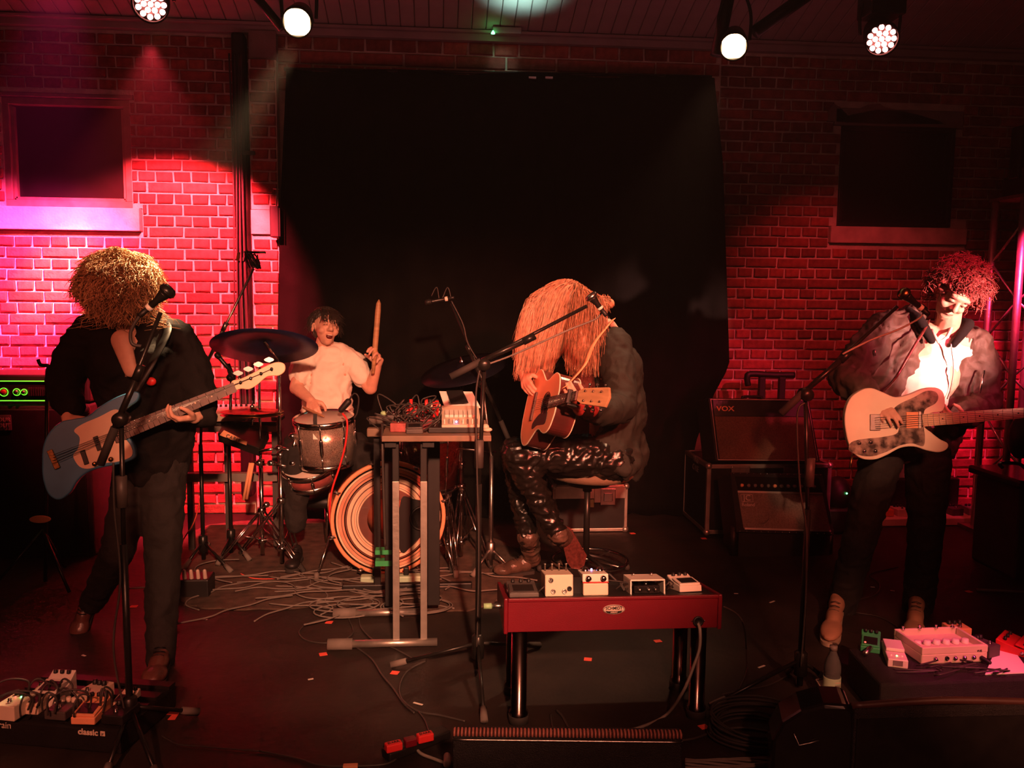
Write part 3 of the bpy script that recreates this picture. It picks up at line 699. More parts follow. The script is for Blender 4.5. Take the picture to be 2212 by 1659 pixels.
for k, (px, yy) in enumerate(((888, .22), (938, .12), (944, .17), (921, .26))):
    p = at(px, 905, TYf+yy); p.z = TZ+.06; m = MB(); m.rod(p, p+V((0, 0, .07)), .008, 10); o = m.build('jack_plug', 'red'); tag(o, ['red cable plug over the black treadle pedal', 'left of the two upright red plugs beside the keyboard', 'right of the two upright red plugs beside the keyboard', 'red plug behind the narrow dark red pedal'][k], 'plug', 'red plugs on the keyboard table')
m = MB(); m.ell(at(829, 893, TYf+.2), (.016, .016, .012)); o = m.build('tennis_ball', 'palegreen'); tag(o, 'pale green knob-like ball at the left end of the table', 'ball')
m = MB(); p = at(1053, 930, TYf+.05); p.z = TZ+.012; m.ell(p, (.022, .02, .010)); m.ell(p+V((-.008, 0, .012)), (.016, .018, .014)); o = m.build('folded_cloth', 'offwhite'); tag(o, 'small pale rag at the right end of the table', 'rag')
tubep('table_cable', cr([at(826, 915, TYf+.1), at(826, 960, TYf), at(828, 1040, TYf), at(830, 1110, TYf), at(832, 1180, TYf)]), .006, 'cable', None); tag(bpy.context.scene.collection.objects['table_cable'], 'black cable hanging down the left of the keyboard table', 'cable')
# ---- drums
def drum(name, c, ax, r, h, shell, label, cat='drum', lugs=8, headm='drumhead', hoop='chrome'):
    ax = V(ax).normalized(); T = dirT(c, ax); t = thing(name, c, label, cat)
    m = MB(); m.lathe([(r*.97, -h/2+.004), (r, -h/2+.004), (r, h/2-.004), (r*.97, h/2-.004)], T, 40); m.build('shell', shell, t)
    for s_, nm in ((1, 'top_head'), (-1, 'bottom_head')):
        m = MB(); m.lathe([(.0005, s_*(h/2+.004)), (r*.96, s_*(h/2+.004)), (r*1.0, s_*(h/2-.004))], T, 40); m.build(nm, headm, t)
        m = MB(); hw = .022 if hoop == 'chrome' else .04; m.lathe([(r*1.01, s_*(h/2-hw)), (r*1.05, s_*(h/2-hw)), (r*1.05, s_*(h/2+.010)), (r*1.015, s_*(h/2+.012)), (r*1.01, s_*(h/2))], T, 40); m.build('hoop', hoop, t)
    for k in range(lugs):
        a = 2*PI*(k+.5)/lugs; e = V((math.cos(a), math.sin(a), 0)); mm = MB()
        for s_ in (-1, 1):
            mm.rod(T @ (e*(r*1.05)+V((0, 0, s_*h*.18))), T @ (e*(r*1.05)+V((0, 0, s_*(h/2+.005)))), .004, 6)
        mm.lathe([(.006, -h*.2), (.011, -h*.15), (.011, h*.15), (.006, h*.2)], T @ Matrix.Translation(e*(r*1.03)), 10)
        mm.build('tension_lug', 'chrome', t)
    return t, T
# bass drum: front head faces the room
YBD = fl(845, 1250).y+.05
bc = at(840, 1128, YBD); bc.z = .335; ax = V((.16, -1, .03)).normalized(); r = .305
T0 = dirT(bc, ax); t = thing('bass_drum', (bc.x, bc.y+.2, 0), 'bass drum with a painted ringed front head and a port hole', 'drum')
m = MB(); m.lathe([(r*.98, -.42), (r, -.42), (r, -.01), (r*.98, -.01)], T0, 56); m.build('shell', 'redshell', t)
for zf in (0, -.42):
    m = MB(); m.lathe([(r*1.0, zf-.045), (r*1.07, zf-.045), (r*1.07, zf-.002), (r*1.055, zf+.004), (r*1.0, zf+.004), (r*1.0, zf-.01)], T0, 56); m.build('hoop', 'oranget', t)
m = MB(); m.lathe([(.0005, 0), (r*1.0, -.002)], T0, 56); hd = m.build('front_head', 'blackgloss', t)
rings = [(.965, .93, 'ring_b'), (.925, .82, 'ring_a'), (.80, .775, 'ring_c'), (.77, .56, 'ring_b'), (.56, .39, 'ring_c')]
for k, (a, b, mt_) in enumerate(rings):
    m = MB(); m.lathe([(r*a, .0012), (r*b, .0022)], T0, 64, True); m.f = m.f[:64]; m.sm = m.sm[:64]; m.build('painted_ring', mt_, hd)
for (a, th) in ((.70, .006), (.64, .004), (.87, .004), (.60, .003)):
    m = MB(); m.lathe([(r*a, .0026), (r*a-th, .0026)], T0, 64); m.f = m.f[:64]; m.sm = m.sm[:64]; m.build('painted_line', 'ring_c' if a != .64 else 'ring_a', hd)
m = MB(); m.lathe([(.0005, .003), (r*.40, .0028)], T0, 48); m.build('red_centre', 'ring_red', hd)
m = MB(); m.prism([(r*.26+r*.42*math.cos(a)*(.55 if math.cos(a) < 0 else 1), -r*.02+r*.36*math.sin(a)) for a in [k*2*PI/30 for k in range(30)]], .001, T0 @ Matrix.Rotation(0, 4, 'Z'), .0035)
def hole_and_shadow():
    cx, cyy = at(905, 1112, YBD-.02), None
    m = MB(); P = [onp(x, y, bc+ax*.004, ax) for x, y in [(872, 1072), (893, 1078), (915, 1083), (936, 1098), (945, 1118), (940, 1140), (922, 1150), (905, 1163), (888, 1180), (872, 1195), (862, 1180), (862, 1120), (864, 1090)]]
    m.slab(cr(P, 5, True), ax, .002); m.build('shadow_patch', 'blackpanel', hd)  # table's cast shadow, laid on the head as a black patch
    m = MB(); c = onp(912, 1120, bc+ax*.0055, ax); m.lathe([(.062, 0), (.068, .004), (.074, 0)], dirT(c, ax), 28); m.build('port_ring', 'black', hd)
hole_and_shadow()
for k in range(8):
    a = 2*PI*(k+.35)/8; e = V((math.cos(a), math.sin(a), 0)); m = MB(); q = T0 @ (e*r*1.08)
    m.box((0, 0, .006), (.03, .018, .012), dirT(q, ax) @ Matrix.Rotation(a, 4, 'Z')); m.rod(q+ax*.012, q-ax*.09, .004, 6); m.rod(q+ax*.016-ax.cross(V((0, 0, 1)))*.02, q+ax*.016+ax.cross(V((0, 0, 1)))*.02, .005, 6); m.build('tension_claw', 'chrome', t)
for s_, px, py in ((-1, 684, 1255), (1, 985, 1250)):
    e = fl(px, py); a_ = bc-ax*.12+V((s_*.30, 0, -.05)); m = MB(); m.rod(a_, e+V((0, 0, .02)), .008, 8); l_ = m.build('spur_leg', 'chrome', t)
    m = MB(); m.lathe([(.008, .05), (.014, .045), (.016, 0)], Matrix.Translation((e.x, e.y, 0)), 12); m.build('rubber_tip', 'greyrubber', l_)
YD = YBD+.02
# rack tom (sparkle)
zt = at(705, 903, 5.0); tc_ = at(703, 950, 5.0)
t, T = drum('rack_tom', tc_, (-.05, -.12, 1), .168, .26, 'sparkle', 'champagne sparkle tom drum with a white badge in front of the drummer', lugs=8)
m = MB(); c = at(691, 941, 4.83); m.box(c, (.075, .004, .042)); m.build('white_badge', 'paper', t)
text('—', .03, Matrix.Translation(c+V((.01, -.004, 0))) @ Matrix.Rotation(R(90), 4, 'X'), 'orange', t)
m = MB(); m.box(at(681, 915, 4.83), (.02, .006, .11)); m.build('black_tape', 'black', t)
# snare below
t, T = drum('snare_drum', at(670, 1012, 5.05), (-.1, -.5, 1), .165, .10, 'brownhair', 'shallow snare drum slung below the sparkle tom', lugs=8)
# floor tom
t, T = drum('floor_tom', at(925, 985, 5.1), (.04, -.18, 1), .185, .34, 'redshell', 'dark red floor tom behind the keyboard table', lugs=8)
for (px, py) in ((880, 1180), (970, 1180), (925, 1160)):
    e = fl(px, py); m = MB(); m.rod((e.x, e.y, .01), (e.x, e.y, .72), .007, 8); m.build('leg', 'chrome', t)
# cymbals
def cym(name, c, ax, r, mt_, label, bell=.02):
    T = dirT(c, ax); m = MB(); m.lathe([(.004, bell), (r*.12, bell*.8), (r*.18, bell*.25), (r*.6, -r*.04), (r, -r*.10), (r, -r*.10-.002), (r*.6, -r*.04-.002), (r*.18, bell*.25-.002), (r*.1, bell*.6), (.004, bell-.002)], T, 48)
    t = thing(name, c, label, 'cymbal'); m.build('bronze_disc', mt_, t); m = MB(); m.lathe([(.004, bell), (.014, bell+.002), (.014, bell+.012), (.004, bell+.02), (.004, bell+.04)], T, 12); m.build('wing_nut', 'chrome', t); return t
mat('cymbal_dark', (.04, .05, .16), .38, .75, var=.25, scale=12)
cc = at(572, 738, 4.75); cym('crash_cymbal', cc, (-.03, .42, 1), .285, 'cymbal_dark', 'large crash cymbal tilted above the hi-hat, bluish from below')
cr_c = at(1000, 790, 5.2); cym('ride_cymbal', cr_c, (-.25, -.25, 1), .27, 'darkcymbal', 'dark ride cymbal behind the singer\'s microphone stand')
hh = at(545, 893, 4.95); cym('hi_hat_cymbal', hh+V((0, 0, .012)), (0, .03, 1), .175, 'brass', 'upper hi-hat cymbal left of the drummer'); cym('hi_hat_cymbal', hh-V((0, 0, .008)), (0, -.03, -1), .175, 'brass', 'lower hi-hat cymbal of the pair left of the drummer')
def hstand(name, x, y, ztop, label, feet, thick=1, top=None, hub=.48, foot=0.02):
    t = thing(name, (x, y, 0), label, 'cymbal stand')
    rodp('lower_tube', (x, y, .03), (x, y, ztop*.55), .013*thick, 'chrome', t, 12); rodp('upper_tube', (x, y, ztop*.5), (x, y, ztop), .009*thick, 'chrome', t, 12)
    if top: rodp('tilter', (x, y, ztop), top, .008, 'chrome', t)
    m = MB(); m.lathe([(.013, -.02), (.022, -.018), (.022, .018), (.013, .02)], Matrix.Translation((x, y, ztop*.55)), 16); m.build('height_clamp', 'chrome', t)
    rodp('wing_bolt', (x-.05, y, ztop*.55), (x+.02, y, ztop*.55), .006, 'chrome', t)
    m = MB(); m.lathe([(.012, hub-.02), (.026, hub-.015), (.026, hub+.015), (.012, hub+.02)], Matrix.Translation((x, y, 0)), 16); m.build('leg_collar', 'chrome', t)
    m = MB(); m.lathe([(.012, .10), (.024, .10), (.024, .13), (.012, .13)], Matrix.Translation((x, y, 0)), 16); m.build('lower_collar', 'chrome', t)
    for (px, py) in feet:
        e = fl(px, py); e.z = foot; h = V((x, y, hub)); d = (e-h).normalized(); s_ = d.cross(V((0, 0, 1))).normalized()*.013; m = MB()
        m.rod(h+s_, e+s_, .006, 6); m.rod(h-s_, e-s_, .006, 6); m.rod(h+(e-h)*.5+s_, V((x, y, .12)), .005, 6); lg = m.build('leg', 'chrome', t)
        m = MB(); m.cap(e+d*-.03, e, .016, .014); m.build('rubber_foot', 'rubber', lg)
    return t
fx = fl(568, 1205); hstand('hi_hat_stand', hh.x, fx.y-.02, hh.z+.16, 'double-braced chrome hi-hat stand left of the drum kit', ((470, 1222), (655, 1240), (560, 1150)), hub=at(565, 1100, fx.y).z)
rodp('pull_rod', (hh.x, fx.y-.02, hh.z+.14), (hh.x, fx.y-.02, hh.z+.24), .004, 'chrome', bpy.data.objects['hi_hat_stand'])
hstand('crash_cymbal_stand', cc.x+.03, 4.98, cc.z-.12, 'chrome crash cymbal stand behind the hi-hat', ((520, 1200), (640, 1190), (600, 1160)), top=cc, hub=.40)
fx = fl(1005, 1210); hstand('ride_cymbal_stand', cr_c.x-.01, fx.y, cr_c.z-.1, 'chrome cymbal stand right of the floor tom', ((975, 1240), (1060, 1230), (1010, 1170)), top=cr_c, hub=at(1005, 1050, fx.y).z)
fx = fl(968, 1215); t = hstand('boom_cymbal_stand', at(967, 1000, fx.y).x, fx.y, at(967, 968, fx.y).z, 'low chrome stand whose arm points right beside the floor tom', ((925, 1235), (985, 1245), (990, 1190)), hub=.42)
rodp('side_arm', at(966, 966, fx.y), at(1072, 977, fx.y), .007, 'chrome', t)
# clamp arms between hi-hat and tom
t = thing('tom_holder', at(615, 965, 4.95), 'cluster of chrome clamps carrying the sparkle tom', 'drum hardware')
for a, b, r_ in (((585, 1000), (632, 1010), .012), ((600, 968), (640, 975), .012), ((632, 965), (660, 955), .010), ((640, 935), (628, 1000), .010), ((560, 975), (600, 968), .009)):
    rodp('clamp_arm', at(*a, 4.95), at(*b, 4.95), r_, 'chrome', t)
for q in ((602, 968), (632, 942), (585, 1000), (632, 1000), (560, 1000), (575, 1090)):
    m = MB(); m.ell(at(*q, 4.93), (.022, .02, .018)); m.build('clamp_knob', 'chrome', t)
t = thing('drum_stick', at(530, 1040, 4.9), 'pair of wooden drumsticks hung on the hi-hat stand', 'drumsticks')
rodp('stick', at(541, 1000, 4.9), at(526, 1080, 4.9), .009, 'oranget', t); rodp('stick', at(546, 1000, 4.9), at(533, 1078, 4.92), .009, 'oranget', t)
# clip microphone at tom
t = thing('clip_microphone', at(740, 880, 4.9), 'black clip-on microphone at the rim of the sparkle tom', 'microphone')
m = MB(); m.cap(at(737, 885, 4.9), at(752, 868, 4.9), .018, .02); m.build('body', 'black', t); tubep('gooseneck', cr([at(752, 868, 4.92), at(765, 850, 4.92), at(775, 860, 4.92), at(772, 890, 4.92), at(765, 905, 4.92)]), .005, 'black', t)
# low table with small synths behind the hi-hat
t = thing('side_table', fl(460, 1150), 'low dark stand with timber rails behind the bassist and the hi-hat', 'stand')
a = at(400, 1032, 5.3); b = at(600, 1028, 5.3)
boxp('rail', ((a+b)/2), ((b-a).length, .05, .05), 'grey', t); boxp('rail', (a+b)/2+V((0, 0, .30)), ((b-a).length, .05, .035), 'grey', t)
for px in (410, 492, 595): q = at(px, 1000, 5.35); boxp('post', (q.x, q.y, .42), (.035, .035, .84), 'darkgrey', t)
boxp('shelf', (a+b)/2+V((0, .12, .335)), ((b-a).length, .3, .02), 'black', t)
z2 = at(500, 945, 5.3).z
def flat(name, P, n, th, mt_, label, cat):
    m = MB(); m.slab(P, n, th); o = m.build(name, mt_, None, .003); return tag(o, label, cat)
q = [at(440, 895, 5.2), at(530, 893, 5.2), at(560, 873, 5.5), at(470, 873, 5.5)]; o = flat('small_mixer', q, (0, -.3, 1), .05, 'offwhite', 'small pale mixer behind the bass guitar neck', 'mixer')
for k in range(8): knob(q[0]+(q[1]-q[0])*(k+.5)/8+V((0, .1, .03)), Matrix.Identity(4), .008, .014, 'black', o)
q = [at(470, 935, 5.0), at(560, 968, 5.0), at(580, 930, 5.3), at(490, 905, 5.3)]; o = flat('effects_case', q, (0, -.4, 1), .06, 'black', 'tilted black flat case with an orange tape label by the hi-hat', 'case')
m = MB(); m.slab([at(474, 940, 4.985), at(532, 962, 4.985), at(534, 954, 4.99), at(484, 929, 4.99)], (0, -1, .3), .004); m.build('tape_label', 'oranget', o)
text('CABLE', .03, frame(at(504, 947, 4.97), at(532, 962, 4.98)-at(474, 940, 4.98), (0, -1, .3)), 'black', o)
# ---- stool of the singer
YS = 4.72
def stool():
    c = at(1272, 1018, YS); t = thing('round_stool', (c.x, YS, 0), 'brown cushioned round stool under the seated singer', 'stool')
    m = MB(); r = .26; m.lathe([(.0005, -.055), (r*.5, -.05), (r*.9, -.03), (r, 0), (r*.96, .028), (r*.7, .045), (.0005, .04)], Matrix.Translation(c) @ Matrix.Rotation(R(2), 4, 'Y'), 40); m.build('cushion', 'cushion', t)
    m = MB(); m.lathe([(.12, -.075), (.13, -.06), (.13, -.05), (.0005, -.05)], Matrix.Translation(c), 24); m.build('seat_plate', 'black', t)
    cx = at(1268, 1100, YS).x; rodp('post', (cx, YS, .12), (cx, YS, c.z-.06), .018, 'blackmetal', t, 14); rodp('upper_tube', (cx, YS, .5), (cx, YS, c.z-.06), .026, 'black', t, 14)
    zr = fl(1290, 1205, 0); zz = at(1320, 1208, YS).z; m = MB(); m.tube([(cx+.02+.215*math.cos(a), YS+.215*math.sin(a), zz) for a in [k*2*PI/40 for k in range(40)]], .010, 8, True); m.build('foot_ring', 'chrome', t)
    for k in range(4):
        a = PI/4+k*PI/2; m = MB(); m.rod((cx+.02, YS, zz), (cx+.02+.215*math.cos(a), YS+.215*math.sin(a), zz), .005, 6); m.build('spoke', 'steel', t)
    for k in range(5):
        a = .3+k*2*PI/5; m = MB(); e = V((cx+.27*math.cos(a), YS+.27*math.sin(a), .025)); m.tube([(cx, YS, .13), (cx+.1*math.cos(a), YS+.1*math.sin(a), .10), e], .011, 8); l_ = m.build('leg', 'black', t); m = MB(); m.ell(e, (.018, .018, .02)); m.build('rubber_foot', 'rubber', l_)
    return c
SC = stool()
# ---- flight cases
def case(name, x0, x1, yf, yb, z0, z1, label, catch=True, T=None, nlatch=1, open_=False, e=.022):
    c = V(((x0+x1)/2, (yf+yb)/2, (z0+z1)/2)); t = thing(name, (c.x, c.y, z0), label, 'flight case'); w_, d, h = x1-x0, yb-yf, z1-z0
    T = T or Matrix.Identity(4); K = T
    boxp('panels', c, (w_-.01, d-.01, h-.01), 'blackpanel' if open_ else 'black', t, 0, K)
    for sx in (-1, 1):
        for sy in (-1, 1):
            boxp('edge', c+V((sx*(w_/2-e/2), sy*(d/2-e/2), 0)), (e, e, h), 'alu', t, .003, K)
            boxp('edge', c+V((0, sx*(d/2-e/2), sy*(h/2-e/2))), (w_-2*e, e, e), 'alu', t, .003, K)
            boxp('edge', c+V((sx*(w_/2-e/2), 0, sy*(h/2-e/2))), (e, d-2*e, e), 'alu', t, .003, K)
            m = MB()
            m.ell(c+V((sx*(w_/2-.012), -(d/2-.012), sy*(h/2-.012))), (.024, .024, .024), K); m.build('ball_corner', 'alu', t)
    return t, c
x0, x1 = at(1195, 1100, 5.6).x, at(1358, 1100, 5.6).x; zb = 0; ztp = at(1280, 1050, 5.6).z
t, c = case('flight_case', x0, x1, fl(1280, 1150).y, fl(1280, 1150).y+.35, 0.005, ztp, 'small black flight case with pale edges behind the stool')
yf = fl(1280, 1150).y
boxp('lid_band', ((x0+x1)/2, yf-.003, ztp-.05), (x1-x0-.03, .01, .085), 'alu', t, .002)
q = at(1313, 1073, yf-.01); boxp('latch', q, (.105, .014, .115), 'steel', t, .004); boxp('latch_turn', q+V((0, -.01, 0)), (.06, .012, .06), 'chrome', t, .004); boxp('green_tape', at(1278, 1087, yf-.01), (.03, .006, .055), 'palegreen', t)
boxp('hinge_plate', at(1293, 1070, yf-.01), (.06, .012, .10), 'alu', t, .003)
# big case with open front, amp on it
yf = fl(1560, 1160).y; x0, x1 = at(1523, 1160, yf).x, at(1790, 1160, yf).x; z1 = at(1640, 1003, yf).z
t, c = case('flight_case', x0, x1, yf, yf+.55, 0.02, z1, 'large black flight case with metal edges under the upper amplifier', open_=True, e=.028)
for px in (1600, 1712): boxp('hinge_plate', at(px, 1018, yf-.008), (.13, .012, .07), 'steel', t, .006)
for k in (-1, 1): m = MB(); m.lathe([(.03, -.012), (.03, .012)], Matrix.Translation((c.x+k*.35, yf+.1, .03)) @ Matrix.Rotation(R(90), 4, 'Y'), 14); m.build('caster', 'rubber', t)
text('HIRE\nCASE', .06, frame((x0-.004, yf+.25, .45), (0, -1, 0), (-1, 0, 0)), 'grey', t, 'stencil')
def amp(name, P, th, label):
    pass
# upper amplifier, tilted back
nrm = V((.0, -1, .14)).normalized(); Y1 = yf-.05
def tiltbox(t, name, quad, n, th, mt_, bevel=0): m = MB(); m.slab(quad, n, th); return m.build(name, mt_, t, bevel)
A, B_, C_, D_ = at(1530, 860, Y1+.08), at(1748, 862, Y1+.08), at(1772, 998, Y1), at(1546, 996, Y1)
n = (D_-A).cross(B_-A).normalized(); n = -n if n.y > 0 else n
t = thing('guitar_amplifier', (A+C_)/2, 'upper brown-grilled combo amplifier tilted back on the large flight case', 'amplifier'); t.location = V(((A.x+C_.x)/2, Y1, D_.z)); WL[t.name] = V(t.location)
tiltbox(t, 'cabinet', [A, D_, C_, B_], n, .28, 'tolex', .008)
def inq(s, v, o=.0): return (A*(1-s)+B_*s)*(1-v)+(D_*(1-s)+C_*s)*v+n*o
tiltbox(t, 'grille_cloth', [inq(.04, .29, .004), inq(.04, .965, .004), inq(.965, .965, .004), inq(.965, .29, .004)], n, .004, 'grille')
tiltbox(t, 'dark_panel', [inq(.04, .03, .004), inq(.04, .28, .004), inq(.965, .28, .004), inq(.965, .03, .004)], n, .004, 'black')
tubep('piping', [inq(*q, .006) for q in ((.02, .02), (.975, .02), (.975, .98), (.02, .98))], .004, 'piping', t, 6, True)
xd = (B_-A).normalized(); text('VOX', .045, frame(inq(.15, .17, .007), xd, n), 'oranget', t, 'logo_lettering', .001, .001, sx=1.25)
for s_ in (.03, .97): tiltbox(t, 'side_rail', [inq(s_-.03, .3, .0), inq(s_-.03, .6, .0), inq(s_-.02, .6, .0), inq(s_-.02, .3, .0)], n, .1, 'chrome') if 0 else None
tubep('carry_handle', cr([inq(.4, -.01, -.12), inq(.42, -.05, -.12), inq(.58, -.05, -.12), inq(.6, -.01, -.12)]), .01, 'black', t)
# lower amplifier, tilted back in front of the case
Y2 = fl(1690, 1160).y-.44
A, B_, C_, D_ = at(1578, 1020, Y2+.12), at(1778, 1024, Y2+.12), at(1803, 1156, Y2), at(1592, 1150, Y2)
n = (D_-A).cross(B_-A).normalized(); n = -n if n.y > 0 else n
t = thing('guitar_amplifier', V(((C_.x+D_.x)/2, Y2, 0)), 'lower wide combo amplifier with knob row leaning before the flight case', 'amplifier')
tiltbox(t, 'cabinet', [A, D_, C_, B_], n, .26, 'tolex', .008)
tiltbox(t, 'control_panel', [inq(.04, .07, .003), inq(.06, .30, .003), inq(.955, .30, .003), inq(.94, .07, .003)], n, .003, 'blackgloss')
tiltbox(t, 'grille_cloth', [inq(.05, .34, .004), inq(.07, .93, .004), inq(.965, .93, .004), inq(.95, .34, .004)], n, .004, 'grille2')
tiltbox(t, 'upper_trim', [inq(.05, .31, .007), inq(.05, .34, .007), inq(.95, .34, .007), inq(.95, .31, .007)], n, .006, 'alu'); tiltbox(t, 'lower_trim', [inq(.08, .92, .007), inq(.08, .95, .007), inq(.965, .95, .007), inq(.965, .92, .007)], n, .006, 'alu')
for k in range(12): q = inq(.10+k*.07, .22, .004); m = MB(); m.lathe([(.012, 0), (.010, .014), (.0005, .015)], dirT(q, n), 12); m.build('knob', 'greyrubber' if k % 5 else 'oranget', t)
for k in range(14):
    for v_ in (.02, .98): m = MB(); m.ell(inq(.03+k*.072, v_, .002), (.005, .005, .005), None, 8, 5); m.build('corner_stud', 'chrome', t)
xd = (B_-A).normalized(); text('JC', .05, frame(inq(.14, .43, .006), xd, n), 'piping', t, 'badge_lettering'); text('Roland', .030, frame(inq(.145, .54, .006), xd, n), 'piping', t, 'logo_lettering')
tubep('badge_frame', [inq(a, b, .006) for a, b in ((.08, .37), (.2, .37), (.2, .49), (.08, .49))], .002, 'piping', t, 5, True)
for s_ in (.27, .70): m = MB(); m.lathe([(.0005, .012), (.03, .010), (.045, .002), (.05, 0)], dirT(inq(s_, .72, .003), n), 24); m.build('speaker_dome', 'grille2', t)
for q in (D_, C_): m = MB(); m.rod(V((q.x, q.y+.06, .0)), V((q.x, q.y+.06, q.z+.02)), .02, 8); m.build('foot', 'black', t)
m = MB(); m.hexa([V((D_.x+.02, Y2+.02, 0)), V((C_.x-.02, Y2+.02, 0)), V((C_.x-.02, Y2+.3, 0)), V((D_.x+.02, Y2+.3, 0)), V((D_.x+.02, Y2+.02, D_.z-.005)), V((C_.x-.02, Y2+.02, D_.z-.005)), V((C_.x-.02, Y2+.3, D_.z-.005)), V((D_.x+.02, Y2+.3, D_.z-.005))]); o = m.build('amplifier_stand', 'black'); tag(o, 'low black stand under the lower combo amplifier', 'stand')
# black folded stand behind the amplifiers
t = thing('folded_stand', V((X(1665), WY-.3, 0)), 'black T-shaped top of a stand seen above the upper amplifier', 'stand'); Yq = WY-.3
tubep('top_bar', cr([at(1616, 833, Yq), at(1614, 815, Yq), at(1622, 808, Yq), at(1670, 810, Yq), at(1716, 810, Yq)]), .022, 'black', t, 10)
for px in (1645, 1688): q = at(px, 840, Yq); boxp('upright', (q.x, Yq, q.z/2+.06), (.045, .04, q.z+.05), 'black', t, .005)
# moving lamp on the floor behind
t = thing('floor_lamp_head', fl(1808, 1130), 'black round stage lamp on the floor with a tiny green light', 'stage light'); q = at(1808, 1068, 5.6); q2 = V((q.x, q.y, 0)); 
m = MB(); m.ell(q, (.10, .10, .13)); m.build('head', 'black', t); boxp('base', (q.x, q.y, .09), (.20, .2, .18), 'black', t, .02); m = MB(); m.ell(q+V((0.02, -.1, .03)), (.006, .006, .006), None, 8, 6); m.build('green_lamp', 'emit_green', t)
# ---- bass amplifier on the left
Ya = 5.25
x0, x1 = at(-60, 840, Ya).x, at(186, 840, Ya).x; zt_, zb_ = at(90, 820, Ya).z, at(90, 868, Ya).z
t = thing('bass_amplifier_head', ((x0+x1)/2, Ya+.18, zb_), 'bass amplifier head glowing lime green behind the bassist', 'amplifier')
boxp('casing', ((x0+x1)/2, Ya+.2, (zt_+zb_)/2+.012), (x1-x0+.03, .38, zt_-zb_+.03), 'black', t, .012)
boxp('front_panel', ((x0+x1)/2, Ya, (zt_+zb_)/2), (x1-x0-.02, .012, zt_-zb_-.01), 'blackgloss', t)
for zz in (zt_-.008, zb_+.008): boxp('green_glow_strip', ((x0+x1)/2, Ya-.01, zz), (x1-x0-.03, .004, .005), 'emit_lime', t)
boxp('green_glow_strip', (x1-.018, Ya-.01, (zt_+zb_)/2), (.006, .004, zt_-zb_-.02), 'emit_lime', t)
for px, mt_, rr in ((8, 'emit_lime', .024), (36, 'emit_lime', .020), (52, 'emit_lime', .017), (156, 'emit_lime', .022)):
    q = at(px, 847, Ya-.012); m = MB(); m.tube([q+V((rr*math.cos(a), 0, rr*math.sin(a))) for a in [k*2*PI/18 for k in range(18)]], .0022, 5, True); m.build('knob_glow', mt_, t); m = MB(); m.lathe([(rr*.75, 0), (rr*.6, .018), (.0005, .018)], dirT(q, (0, -1, 0)), 14); m.build('knob', 'steel' if px != 8 else 'red', t)
for k in range(8): q = at(63+k*5, 846, Ya-.012); boxp('slider', q, (.007, .01, .05), 'steel', t)
x0, x1 = at(-140, 950, Ya).x, at(196, 950, Ya).x
t = thing('bass_speaker_cabinet', ((x0+x1)/2, Ya+.2, 0), 'big black speaker cabinet under the green-lit amplifier head', 'speaker cabinet'); zc2 = zb_-.015
boxp('cabinet', ((x0+x1)/2, Ya+.22, zc2/2), (x1-x0, .45, zc2), 'tolex', t, .012); boxp('grille', ((x0+x1)/2, Ya-.012, zc2/2), (x1-x0-.06, .015, zc2-.06), 'black', t, .004)
boxp('label_plate', at(9, 913, Ya-.025), (.08, .006, .09), 'grey', t); text('OUR\nOUT', .034, frame(at(9, 913, Ya-.032), (1, 0, 0), (0, -1, 0)), 'offwhite', t)
for sx in (x0+.03, x1-.03): m = MB(); m.ell((sx, Ya+.0, zc2-.03), (.035, .035, .035)); m.build('metal_corner', 'blackmetal', t)
# badge on its floor stand and guitar stand
t = thing('guitar_stand', fl(98, 1260), 'thin black guitar stand with a hook, left of the bassist', 'stand')

q = fl(98, 1260); rodp('pole', (q.x, q.y, .01), at(102, 800, q.y), .010, 'blackmetal', t)
tubep('hook', cr([at(102, 800, q.y), at(104, 790, q.y), at(88, 788, q.y), at(82, 776, q.y)]), .010, 'black', t)
for (dx, dy) in ((-.22, -.15), (.2, -.18), (0, .25)): m = MB(); m.rod((q.x, q.y, .3), (q.x+dx, q.y+dy, .012), .008, 8); m.build('leg', 'blackmetal', t)
m = MB(); c = at(88, 1121, q.y-.05); m.prism([(.055*math.cos(a), .020*math.sin(a)) for a in [k*2*PI/24 for k in range(24)]], .012, frame(c, (1, 0, 0), (0, -1, 0))); m.build('oval_cradle', 'oranget', t, .002)
# ---- red pedal table in front
Yt = fl(1118, 1562).y; zf = at(1325, 1292, Yt-.04).z; zbm = at(1325, 1361, Yt-.04).z; x0, x1 = at(1088, 1325, Yt-.04).x, at(1559, 1325, Yt-.04).x; yF = Yt-.04; yB = yF+.34
t = thing('red_pedal_table', ((x0+x1)/2, yF+.17, 0), 'low red pedal table on four chrome tube legs at the front of the stage', 'pedalboard')
RZ = lambda y: zf-(y-yF)*.17
m = MB(); e = .016
m.hexa([(x0+e, yF, zbm), (x1-e, yF, zbm), (x1-e, yB, zbm), (x0+e, yB, zbm), (x0+e, yF, zf), (x1-e, yF, zf), (x1-e, yB, RZ(yB)), (x0+e, yB, RZ(yB))]); m.build('red_front_case', 'redbox', t, .002)
for xx in (x0+e/2, x1-e/2):
    m = MB(); m.hexa([(xx-e/2, yF-.006, zbm-.006), (xx+e/2, yF-.006, zbm-.006), (xx+e/2, yB+.01, zbm-.006), (xx-e/2, yB+.01, zbm-.006), (xx-e/2, yF-.006, zf+.008), (xx+e/2, yF-.006, zf+.008), (xx+e/2, yB+.01, RZ(yB)+.008), (xx-e/2, yB+.01, RZ(yB)+.008)]); m.build('end_cheek', 'redbox', t, .005)
boxp('front_lip', ((x0+x1)/2, yF-.001, zf+.0), (x1-x0-2*e, .012, .012), 'redbox', t, .002)
